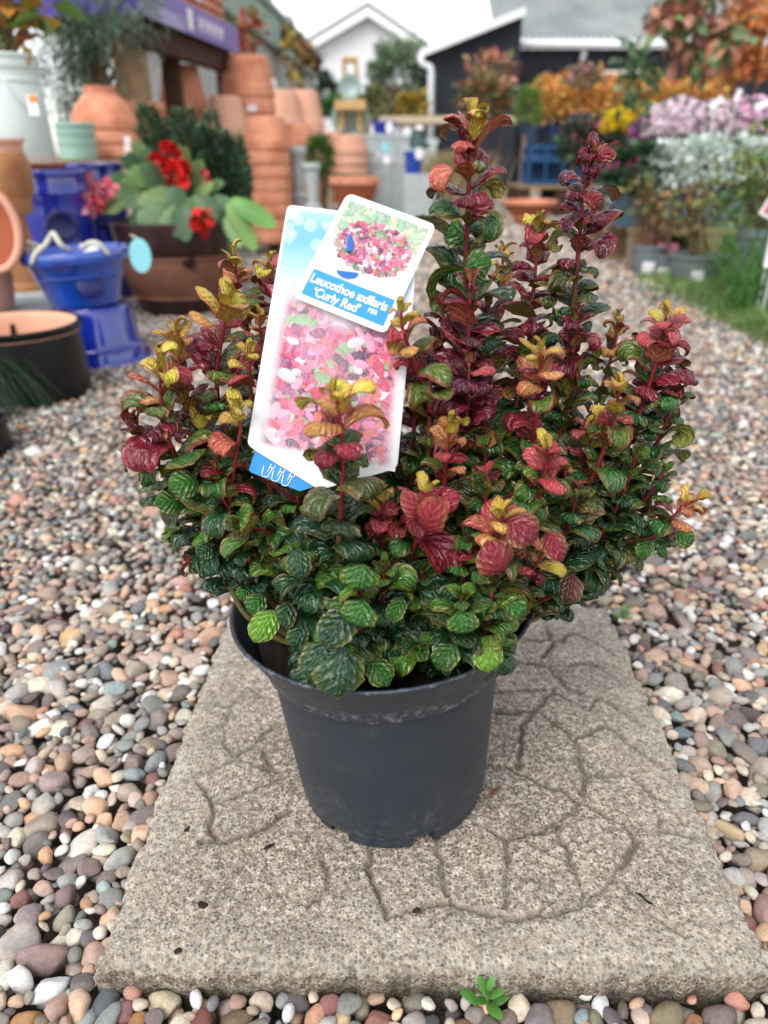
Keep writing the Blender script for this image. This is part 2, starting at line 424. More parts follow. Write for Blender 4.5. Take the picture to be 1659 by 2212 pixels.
for ln in lines:
    w = [S(*p) for p in ln]
    segs += [((a.x, a.y), (b.x, b.y)) for a, b in zip(w[:-1], w[1:])]
NS = 280
uu, vv = np.meshgrid(np.linspace(0, 1, NS), np.linspace(0, 1, NS))
XY = ((1 - uu) * (1 - vv))[..., None] * cxy[0] + (uu * (1 - vv))[..., None] * cxy[1] + (uu * vv)[..., None] * cxy[2] + ((1 - uu) * vv)[..., None] * cxy[3]
X, Y = XY[..., 0].copy(), XY[..., 1].copy()
def fbm(X, Y, sc, seed, oct=4):
    out = np.zeros_like(X); amp = 1; qq = np.random.default_rng(seed)
    for o in range(oct):
        n = 96; lat = qq.normal(size=(n, n))
        fx, fy = X * sc + 40, Y * sc + 40; ix, iy = np.floor(fx).astype(int), np.floor(fy).astype(int); tx, ty = fx - ix, fy - iy
        tx = tx * tx * (3 - 2 * tx); ty = ty * ty * (3 - 2 * ty); ix %= n; iy %= n; jx, jy = (ix + 1) % n, (iy + 1) % n
        out += amp * (lat[iy, ix] * (1 - tx) * (1 - ty) + lat[iy, jx] * tx * (1 - ty) + lat[jy, ix] * (1 - tx) * ty + lat[jy, jx] * tx * ty)
        amp *= 0.5; sc *= 2.03
    return out
wob = fbm(X, Y, 120, 5, 3) * 0.0011; wob2 = fbm(X, Y, 120, 6, 3) * 0.0011
dist = np.full(X.shape, 9.0)
for (a, b) in segs:
    a = np.array(a); e = np.array(b) - a; L2 = e @ e + 1e-12
    tt = np.clip(((X + wob - a[0]) * e[0] + (Y + wob2 - a[1]) * e[1]) / L2, 0, 1)
    dist = np.minimum(dist, np.hypot(X + wob - a[0] - tt * e[0], Y + wob2 - a[1] - tt * e[1]))
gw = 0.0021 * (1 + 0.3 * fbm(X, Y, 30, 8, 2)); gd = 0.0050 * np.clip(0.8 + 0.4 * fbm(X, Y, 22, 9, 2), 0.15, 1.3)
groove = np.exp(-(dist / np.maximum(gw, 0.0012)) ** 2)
edge = np.minimum(np.minimum(uu, 1 - uu), np.minimum(vv, 1 - vv)) * 0.45
edge_n = edge + 0.002 * fbm(X, Y, 80, 11, 3)
H = slab_z(Y) + 0.0007 * fbm(X, Y, 26, 3, 4) + 0.00045 * fbm(X, Y, 260, 4, 3) - gd * groove - 0.0055 * np.exp(-(np.maximum(edge_n, 0) / 0.006) ** 1.3)
# worn edge line and skirt
shr = 0.0016 * fbm(X, Y, 90, 14, 3) * (edge < 0.002)
V = np.stack([X + shr, Y + shr, H], -1).reshape(-1, 3)
ii = np.arange(NS * NS).reshape(NS, NS)
F = np.stack([ii[:-1, :-1], ii[:-1, 1:], ii[1:, 1:], ii[1:, :-1]], -1).reshape(-1, 4)
ring = np.concatenate([ii[0, :], ii[1:, -1], ii[-1, -2::-1], ii[-2:0:-1, 0]])
ctr = cxy.mean(0); skV = [V]; prev = ring; base = len(V); skF = []
for k, (dz, out) in enumerate([(-0.004, 0.0012), (-0.012, 0.0022), (-0.022, 0.0020), (-0.034, 0.001), (-0.05, 0.0)]):
    w = V[ring].copy(); d = w[:, :2] - ctr; d /= np.linalg.norm(d, axis=1)[:, None]
    w[:, :2] += d * (out + 0.0011 * fbm(w[:, 0] + w[:, 1] * 0.7, w[:, 0] * 0.3 + k * 0.013, 70, 40, 3))[:, None]
    w[:, 2] = slab_z(w[:, 1]) - 0.0055 + dz
    skV.append(w); cur = np.arange(len(ring)) + base; base += len(ring)
    skF.append(np.stack([np.roll(prev, -1), prev, cur, np.roll(cur, -1)], -1)); prev = cur
Vall = np.concatenate(skV)
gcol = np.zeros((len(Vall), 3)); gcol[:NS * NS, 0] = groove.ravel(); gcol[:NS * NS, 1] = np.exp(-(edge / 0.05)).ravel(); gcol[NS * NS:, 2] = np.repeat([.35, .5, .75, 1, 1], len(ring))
gcol[:NS * NS, 2] = (np.exp(-(vv * 0.45 / 0.010)) * 0.3).ravel()
def slab_material():
    m, t, b = nt('cast_stone')
    at = t.nodes.new('ShaderNodeAttribute'); at.attribute_name = 'wear_shade'
    sep = t.nodes.new('ShaderNodeSeparateColor'); t.links.new(at.outputs['Color'], sep.inputs[0])
    tc = t.nodes.new('ShaderNodeTexCoord')
    v = t.nodes.new('ShaderNodeTexVoronoi'); v.inputs['Scale'].default_value = 620; t.links.new(tc.outputs['Object'], v.inputs['Vector'])
    grain = ramp(t, v.outputs['Color'], [(0.0, srgb(130, 121, 112)), (0.30, srgb(180, 169, 155)), (0.6, srgb(203, 193, 179)), (0.85, srgb(220, 213, 203)), (1.0, srgb(156, 152, 149))])
    n1 = noise_node(t, 14, 5); tone = ramp(t, n1.outputs['Fac'], [(0.3, (0.74, 0.72, 0.72)), (0.55, (0.97, 0.96, 0.94)), (0.75, (1.08, 1.05, 1.0))])
    c = mix(t, 1.0, grain.outputs['Color'], tone.outputs['Color'], 'MULTIPLY')
    n2 = noise_node(t, 210, 4, rough=0.7); pit = ramp(t, n2.outputs['Fac'], [(0.45, (0.40, 0.35, 0.31)), (0.57, (1, 1, 1))])
    c = mix(t, 0.85, c, pit.outputs['Color'], 'MULTIPLY')
    vs_ = t.nodes.new('ShaderNodeTexVoronoi'); vs_.inputs['Scale'].default_value = 330; t.links.new(tc.outputs['Object'], vs_.inputs['Vector'])
    sv = t.nodes.new('ShaderNodeSeparateColor'); t.links.new(vs_.outputs['Color'], sv.inputs[0])
    speck = math_n(t, 'MULTIPLY', math_n(t, 'LESS_THAN', vs_.outputs['Distance'], 0.42), math_n(t, 'GREATER_THAN', sv.outputs[0], 0.48))
    c = mix(t, math_n(t, 'MULTIPLY', speck, 0.62), c, srgb(92, 78, 66))
    pale_grain = math_n(t, 'MULTIPLY', math_n(t, 'LESS_THAN', vs_.outputs['Distance'], 0.36), math_n(t, 'LESS_THAN', sv.outputs[0], 0.12))
    c = mix(t, math_n(t, 'MULTIPLY', pale_grain, 0.6), c, srgb(226, 220, 210))  # pale grains scattered at random in the stone colour
    n3 = noise_node(t, 30, 4); stain = ramp(t, n3.outputs['Fac'], [(0.5, (0, 0, 0)), (0.72, (1, 1, 1))])
    c = mix(t, math_n(t, 'MULTIPLY', stain.outputs['Color'], 0.35), c, srgb(126, 118, 112))
    # joint dirt, darkened further as painted groove shade, grey exposed aggregate towards the rim, algae on the front face
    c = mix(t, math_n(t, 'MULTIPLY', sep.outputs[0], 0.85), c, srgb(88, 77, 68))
    v2 = t.nodes.new('ShaderNodeTexVoronoi'); v2.inputs['Scale'].default_value = 330; t.links.new(tc.outputs['Object'], v2.inputs['Vector'])
    agg = ramp(t, v2.outputs['Color'], [(0.0, srgb(120, 114, 104)), (0.35, srgb(178, 166, 148)), (0.6, srgb(206, 198, 184)), (0.78, srgb(140, 142, 142)), (0.93, srgb(226, 220, 208)), (1.0, srgb(196, 150, 96))])
    ef = math_n(t, 'MULTIPLY', sep.outputs[1], math_n(t, 'ADD', n1.outputs['Fac'], 0.35), clamp=True)
    c = mix(t, math_n(t, 'MULTIPLY', ef, 0.8), c, agg.outputs['Color'])
    c = mix(t, math_n(t, 'MULTIPLY', speck, 0.45), c, srgb(86, 76, 66)); c = mix(t, 1.0, c, (0.96, 0.95, 0.94), 'MULTIPLY')
    ms = math_n(t, 'MULTIPLY', sep.outputs[2], math_n(t, 'MULTIPLY_ADD', n3.outputs['Fac'], 1.5, 0.15), clamp=True)
    mossg = ramp(t, n2.outputs['Fac'], [(0.35, srgb(44, 43, 29)), (0.6, srgb(78, 72, 54)), (0.75, srgb(140, 131, 110))])
    c = mix(t, ms, c, mossg.outputs['Color'])
    t.links.new(c, b.inputs['Base Color']); b.inputs['Roughness'].default_value = 0.9; b.inputs['Specular IOR Level'].default_value = 0.25
    hh = math_n(t, 'MULTIPLY_ADD', v.outputs['Distance'], -0.8, math_n(t, 'MULTIPLY', n2.outputs['Fac'], 1.4))
    hh = math_n(t, 'MULTIPLY_ADD', math_n(t, 'MULTIPLY', v2.outputs['Distance'], ef), -0.8, hh)
    bump(t, b, hh, 0.55, 0.0016); return m
slab_me = mesh_np('paving_slab', Vall, [F] + skF, True, {'wear_shade': gcol})
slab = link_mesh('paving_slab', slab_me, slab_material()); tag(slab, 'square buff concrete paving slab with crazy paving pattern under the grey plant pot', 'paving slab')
# bark chips and bits lying on the slab
bark = surf('bark', srgb(52, 40, 36), 0.9, 0.5, 200, 0.2, 0.5, 400)
twig = surf('twig_brown', srgb(112, 70, 52), 0.8, 0.4, 200, 0.2, 0.5, 400)
chips = [(405, 1795, 22, 0.9, 1.3, bark, 'dark bark chip on the slab, nearest the slab left edge'), (580, 1832, 30, 0.42, 0.6, bark, 'long dark bark chip on slab just left of the pot base'),
         (440, 1958, 30, 0.8, -0.5, bark, 'lumpy dark bark chip on slab, lower left of the pot'), (383, 2056, 20, 0.7, 0.4, bark, 'small dark bark chip close to the slab front left corner'),
         (899, 1968, 20, 0.8, 0.2, bark, 'small dark bark crumb on slab straight in front of pot'), (1068, 1712, 32, 0.3, 0.7, twig, 'short reddish brown twig on slab at right of pot base'),
         (1392, 1944, 46, 0.3, -0.8, bark, 'dark bark sliver lodged in a slab joint at lower right')]
for (px, py, w, asp, rz, mt, lab) in chips:
    p = S(px, py); r = M(w, p) / 2; b = MB(); Vp, Fp = pebble_shape(2, int(px)); 
    Rm = rotm(0, 0, rz); Vp = Vp * np.array([1, asp, 0.5 + 0.3 * asp]); Vp += 0.12 * np.sin(Vp[:, ::-1] * 5 + px)
    me = mesh_np('bark_chip', (Vp * r) @ Rm.T, Fp, False)
    o = link_mesh('bark_chip', me, mt); o.location = (p.x, p.y, p.z + r * 0.25); tag(o, lab, 'bark chip' if mt is bark else 'twig', 'bits of bark lying on the slab')
# ================================================================== HERO PLANT
plastic = None
def pot_plastic():
    m, t, b = nt('anthracite_plastic')
    n = noise_node(t, 9, 4); n2 = noise_node(t, 160, 5, rough=0.75); n3 = noise_node(t, 40, 5)
    c = ramp(t, n.outputs['Fac'], [(0.3, srgb(34, 42, 52)), (0.7, srgb(44, 51, 61))]).outputs['Color']
    at = t.nodes.new('ShaderNodeAttribute'); at.attribute_name = 'scuff'
    sc = ramp(t, n2.outputs['Fac'], [(0.50, (0, 0, 0)), (0.62, (1, 1, 1))]).outputs['Color']
    c = mix(t, math_n(t, 'MULTIPLY', math_n(t, 'MULTIPLY', at.outputs['Fac'], sc), 0.75), c, srgb(142, 146, 154))
    dust = ramp(t, n3.outputs['Fac'], [(0.56, (0, 0, 0)), (0.75, (0.10, 0.10, 0.10))]).outputs['Color']
    c = mix(t, dust, c, srgb(150, 140, 128))
    t.links.new(c, b.inputs['Base Color'])
    t.links.new(math_n(t, 'MULTIPLY_ADD', n2.outputs['Fac'], 0.2, 0.36), b.inputs['Roughness'])
    bump(t, b, n2.outputs['Fac'], 0.04, 0.0006); return m
PB = Vector((P(850, 1700, POT_Y).x, POT_Y - 0.010, slab_z(POT_Y)))        # pot base centre
LEAN = R(-3.4)                                                   # the pot leans a little to the left
PROT = Matrix.Rotation(LEAN, 4, 'Y') @ Matrix.Rotation(R(-1.0), 4, 'X')
PM = Matrix.Translation(PB) @ PROT
def pr(prof): return prof
potted = empty('potted_shrub', PB)
tag(potted, 'shrub with curled red and green leaves in a dark grey pot on the slab', 'potted shrub')
def lathe_obj(name, prof, mat, parent, M4, seg=72, scuff=None, smooth=True):
    Vl = []; prof = pr(prof); n = len(prof)
    for k in range(seg):
        a = 2 * math.pi * k / seg
        for r, z in prof: Vl.append(M4 @ Vector((r * math.cos(a), r * math.sin(a), z)))
    Fl = [(k * n + j, ((k + 1) % seg) * n + j, ((k + 1) % seg) * n + j + 1, k * n + j + 1) for k in range(seg) for j in range(n - 1)]
    cols = {'scuff': np.repeat(np.tile(np.array(scuff if scuff else [0] * n, float), seg)[:, None], 3, 1)}
    return link_mesh(name, mesh_np(name, [v[:] for v in Vl], np.array(Fl), smooth, cols), mat, parent)
plastic = pot_plastic()
lathe_obj('pot', [(0.0, 0.0095), (0.072, 0.0095), (0.0765, 0.0100), (0.0782, 0.0115), (0.0788, 0.0145), (0.0830, 0.060), (0.0875, 0.110), (0.0902, 0.1355), (0.0906, 0.1385), (0.0906, 0.1392)], plastic, potted, PM,
          scuff=[0, 0, 0, .4, .15, 0, 0, 0, 0.3, 0.3])
lathe_obj('rim', [(0.0904, 0.1386), (0.0932, 0.1389), (0.0948, 0.1398), (0.0955, 0.1420), (0.0985, 0.1520), (0.1058, 0.1650), (0.1126, 0.1772), (0.1142, 0.1790), (0.1151, 0.1805), (0.1147, 0.1819), (0.1130, 0.1823), (0.1117, 0.1812), (0.1098, 0.1770), (0.0985, 0.1550), (0.092, 0.1400)], plastic, potted, PM,
          scuff=[.2, .8, 1, .9, .15, 0.1, 0.1, .1, .5, .5, .2, 0, 0, 0, 0])
# feet: arcs of a ring with drainage gaps
for k in range(7):
    a0 = R(-118 + k * 360 / 7) ; a1 = a0 + R(360 / 7 - 13)
    b = MB(); b.lathe([(0.062, 0.0098), (0.0645, 0.0), (0.0745, 0.0), (0.0765, 0.0014), (0.0774, 0.0108)], 12, PM, a0, a1, closed=False)
    vs = len(b.v)
    b.f += [(0, 1, 2, 3, 4), (vs - 1, vs - 2, vs - 3, vs - 4, vs - 5)]
    b.build('foot', plastic, potted, smooth=True, autos=40)
# compost
ns = 26; Vs = [PM @ Vector((0, 0, 0.160))]; Fs = []
for i in range(1, ns + 1):
    for k in range(64):
        r = 0.0972 * i / ns; a = 2 * math.pi * k / 64
        z = 0.156 + 0.004 * mnoise.noise(Vector((r * math.cos(a) * 90, r * math.sin(a) * 90, 0))) + 0.005 * mnoise.noise(Vector((r * math.cos(a) * 30, r * math.sin(a) * 30, 4)))
        Vs.append(PM @ Vector((r * math.cos(a), r * math.sin(a), z)))
for k in range(64): Fs.append((0, 1 + k, 1 + (k + 1) % 64))
sq = [(1 + (i - 1) * 64 + k, 1 + i * 64 + k, 1 + i * 64 + (k + 1) % 64, 1 + (i - 1) * 64 + (k + 1) % 64) for i in range(1, ns) for k in range(64)]
link_mesh('compost', mesh_np('compost', [v[:] for v in Vs], [np.array(Fs), np.array(sq)], True), surf('compost', srgb(40, 32, 28), 0.95, 0.6, 160, 0.2, 0.9, 260, bdist=0.004), potted)

# ---- curly leaf
def leaf_material():
    m, t, b = nt('curly_leaf')
    a = t.nodes.new('ShaderNodeAttribute'); a.attribute_name = 'col'
    uv = t.nodes.new('ShaderNodeUVMap'); uv.uv_map = 'UVMap'
    sx = t.nodes.new('ShaderNodeSeparateXYZ'); t.links.new(uv.outputs[0], sx.inputs[0])
    nz = noise_node(t, 240, 3)
    wv = math_n(t, 'MULTIPLY_ADD', nz.outputs['Fac'], 0.10, sx.outputs[1])
    au = math_n(t, 'ABSOLUTE', math_n(t, 'MULTIPLY_ADD', sx.outputs[0], 2.0, -1.0))
    # side veins run forward from the midrib; between them the blade is puckered
    ph = math_n(t, 'MULTIPLY', math_n(t, 'SUBTRACT', wv, math_n(t, 'MULTIPLY', au, 0.30)), 5.5 * 2 * math.pi)
    puck = math_n(t, 'POWER', math_n(t, 'ABSOLUTE', math_n(t, 'SINE', math_n(t, 'MULTIPLY', ph, 0.5))), 0.6)
    cross = math_n(t, 'ABSOLUTE', math_n(t, 'SINE', math_n(t, 'MULTIPLY_ADD', au, 7.5, math_n(t, 'MULTIPLY', nz.outputs['Fac'], 3.0))))
    cross = math_n(t, 'MULTIPLY_ADD', cross, 0.75, 0.25)
    mid = math_n(t, 'SMOOTH_MIN', math_n(t, 'MULTIPLY', au, 9.0), 1.0, 0.3)
    hgt = math_n(t, 'MULTIPLY', math_n(t, 'MULTIPLY', puck, cross), mid)
    vein = math_n(t, 'SUBTRACT', 1.0, math_n(t, 'MULTIPLY', math_n(t, 'POWER', puck, 1.5), mid), clamp=True)
    col = a.outputs['Color']
    n2 = noise_node(t, 120, 3); k = math_n(t, 'MULTIPLY_ADD', n2.outputs['Fac'], 0.7, 0.65)
    col = mix(t, 1.0, col, k, 'MULTIPLY')
    vc = mix(t, 0.55, mix(t, 1.0, col, (1.45, 1.6, 1.15), 'MULTIPLY'), (0.20, 0.19, 0.07))
    col = mix(t, math_n(t, 'MULTIPLY', math_n(t, 'POWER', vein, 3.0), 0.16), col, vc)
    t.links.new(col, b.inputs['Base Color'])
    t.links.new(math_n(t, 'MULTIPLY_ADD', n2.outputs['Fac'], 0.14, 0.07), b.inputs['Roughness'])
    b.inputs['Specular IOR Level'].default_value = 0.7
    fine = noise_node(t, 900, 3); hgt = math_n(t, 'MULTIPLY_ADD', fine.outputs['Fac'], 0.22, hgt); bump(t, b, hgt, 0.85, 0.0016)
    tr = t.nodes.new('ShaderNodeBsdfTranslucent'); t.links.new(mix(t, 1.0, col, (1.3, 1.15, 0.7), 'MULTIPLY'), tr.inputs['Color'])
    mx = t.nodes.new('ShaderNodeMixShader'); mx.inputs[0].default_value = 0.12
    t.links.new(b.outputs[0], mx.inputs[1]); t.links.new(tr.outputs[0], mx.inputs[2])
    t.links.new(mx.outputs[0], t.nodes['Material Output'].inputs['Surface']); return m
leaf_mat = leaf_material()
NV, NU = 13, 7
def leaf_geo(base, out, up, L, W, a0, turn, power, cup, twist, top, und, marg, q, side=0.0):
    """one leaf with upper and lower skin. out/up span the plane in which the blade arches and curls"""
    out = np.array(out) / np.linalg.norm(out); up = np.array(up) - out * np.dot(out, up); up /= np.linalg.norm(up); lat = np.cross(out, up)
    v = np.linspace(0, 1, NV); u = np.linspace(-1, 1, NU)
    phi = a0 - turn * v ** power
    ds = L / (NV - 1); dx = np.cos(phi) * ds; dz = np.sin(phi) * ds
    cx = np.concatenate([[0], np.cumsum(0.5 * (dx[1:] + dx[:-1]))]); cz = np.concatenate([[0], np.cumsum(0.5 * (dz[1:] + dz[:-1]))])
    pet = np.clip((v - 0.03) / 0.14, 0, 1); 
    w = W * 0.5 * (pet ** 0.8) * np.clip(1 - np.clip((v - 0.52) / 0.485, 0, 1) ** 2.3, 0, 1) ** 0.62 * (0.86 + 0.14 * np.sin(v * 2.2))
    w = np.maximum(w, 0.0006)
    tw = twist * v; lt = side * v ** 2 * L
    wav = 1 + 0.035 * q.normal(size=NV)
    T = np.cos(phi)[:, None] * out + np.sin(phi)[:, None] * up
    N = -np.sin(phi)[:, None] * out + np.cos(phi)[:, None] * up
    Lt = np.cos(tw)[:, None] * lat + np.sin(tw)[:, None] * N; Nn = -np.sin(tw)[:, None] * lat + np.cos(tw)[:, None] * N
    ctr = np.array(base) + cx[:, None] * out + cz[:, None] * up + lt[:, None] * lat
    hw = (w * wav)[:, None] * u[None, :]
    pk = np.abs(np.sin((v[:, None] - 0.30 * np.abs(u)[None, :]) * 5.5 * np.pi)) * (1 - np.abs(u)[None, :] ** 4) * np.minimum(1, np.abs(u)[None, :] * 4)
    off = cup * (np.abs(u)[None, :] ** 1.6) * w[:, None] + 0.028 * L * (pk - 0.5) * pet[:, None] + 0.02 * L * q.normal() * u[None, :] * np.sin(v * 6 + q.uniform(0, 6))[:, None]
    Pt = ctr[:, None, :] + hw[..., None] * Lt[:, None, :] + off[..., None] * Nn[:, None, :]
    Pb = Pt - Nn[:, None, :] * 0.0005
    m = (np.abs(u)[None, :] ** 5 * 0.8 + 0.6 * (v[:, None] > 0.93)).clip(0, 1)
    blot = (0.5 + 0.5 * np.sin(v * q.uniform(3, 7) + q.uniform(0, 6)))[:, None, None] * 0.25
    alt = np.clip(0.42 * np.sin(v * q.uniform(2, 5) + q.uniform(0, 6))[:, None] * (1 - np.abs(u)[None, :]) , 0, 1)[..., None]
    tp2 = top * 0.62
    top = top[None, None] * (1 - alt) + tp2[None, None] * alt
    ct = top * (1 - m[..., None]) + marg[None, None] * m[..., None]; ct = ct * (1 - blot * 0.5)
    cb = und[None, None] * (1 - 0.5 * m[..., None]) + marg[None, None] * 0.5 * m[..., None] + np.zeros((NV, NU, 1))
    uv = np.stack([np.broadcast_to((u * 0.5 + 0.5)[None, :], (NV, NU)), np.broadcast_to(v[:, None], (NV, NU))], -1).reshape(-1, 2)
    i = np.arange(NV * NU).reshape(NV, NU)
    f = np.stack([i[:-1, :-1], i[:-1, 1:], i[1:, 1:], i[1:, :-1]], -1).reshape(-1, 4)
    t3 = np.concatenate([f[:, [0, 1, 2]], f[:, [0, 2, 3]]])
    return (np.concatenate([Pt.reshape(-1, 3), Pb.reshape(-1, 3)]), np.concatenate([t3[:, ::-1], t3 + NV * NU]),
            np.concatenate([ct.reshape(-1, 3), cb.reshape(-1, 3)]), np.concatenate([uv, uv]))
c_ = lambda *a: np.array(srgb(*a))
YEL, ORG, PNK, RED, MAR, PUR = c_(224, 214, 76), c_(216, 164, 84), c_(206, 90, 96), c_(166, 36, 56), c_(112, 26, 44), c_(82, 28, 54)
DGR, GRN, LGR = c_(28, 70, 40), c_(52, 112, 36), c_(106, 156, 44)
U_Y, U_R, U_O, U_G = c_(200, 196, 70), c_(172, 72, 66), c_(150, 138, 60), c_(128, 152, 62)
lerp = lambda a, b, t: a + (b - a) * min(1, max(0, t))
def stage_cols(s, redlen, style, q):
    """s: metres below the tip. Young leaves yellow, then pink-red, then maroon, old ones dark green"""
    s = s + q.normal(0, 0.005); x = q.random()
    y0 = {'yellow': 0.011, 'pink': 0.006, 'maroon': -0.02, 'green': -0.02}[style]
    if s < y0: top = lerp(YEL, ORG, x * 0.8); und = lerp(U_Y, YEL, x); mg = lerp(PNK, RED, x * 0.4)
    elif s < y0 + 0.018 and style != 'green': top = lerp(ORG if style == 'yellow' else PNK, lerp(PNK, RED, .6), x); und = lerp(U_Y, U_R, .3 + .7 * x); mg = lerp(PNK, RED, .6)
    elif s < y0 + redlen and style != 'green':
        top = lerp(RED, MAR, 0.45 + x * 0.75); 
        if style == 'maroon': top = lerp(MAR, PUR, x)
        if x > 0.62 and style != 'maroon': top = lerp(lerp(GRN, LGR, .4), MAR, 0.30)
        und = lerp(U_R, U_O, q.random()); mg = lerp(RED, MAR, 0.4)
    else:
        t = (s - y0 - redlen) / 0.06
        top = lerp(lerp(GRN, MAR, 0.45 if x < 0.35 and style != 'green' else 0.0), DGR, 0.25 + 0.75 * t + 0.35 * (x - 0.5))
        if style == 'green' and s < 0.03: top = lerp(lerp(LGR, GRN, .5), DGR, x)
        und = lerp(U_O, U_G, t + 0.3 * x) * q.uniform(0.75, 1.1); mg = lerp(lerp(RED, U_O, 0.5), top, 0.25 + 0.5 * t)
    return top * q.uniform(0.85, 1.2), und, mg
q = np.random.default_rng(41)
SOIL_C = PM @ Vector((0, 0, 0.158))
def catmull(pts, n):
    pts = [Vector(p) for p in pts]; pts = [pts[0] * 2 - pts[1]] + pts + [pts[-1] * 2 - pts[-2]]; out = []
    for i in range(1, len(pts) - 2):
        a, b, c, d = pts[i - 1:i + 3]; k = max(2, int(n / (len(pts) - 3)))
        for j in range(k):
            t = j / k; out.append(0.5 * ((2 * b) + (c - a) * t + (2 * a - 5 * b + 4 * c - d) * t * t + (3 * b - a - 3 * c + d) * t ** 3))
    out.append(pts[-2]); return out
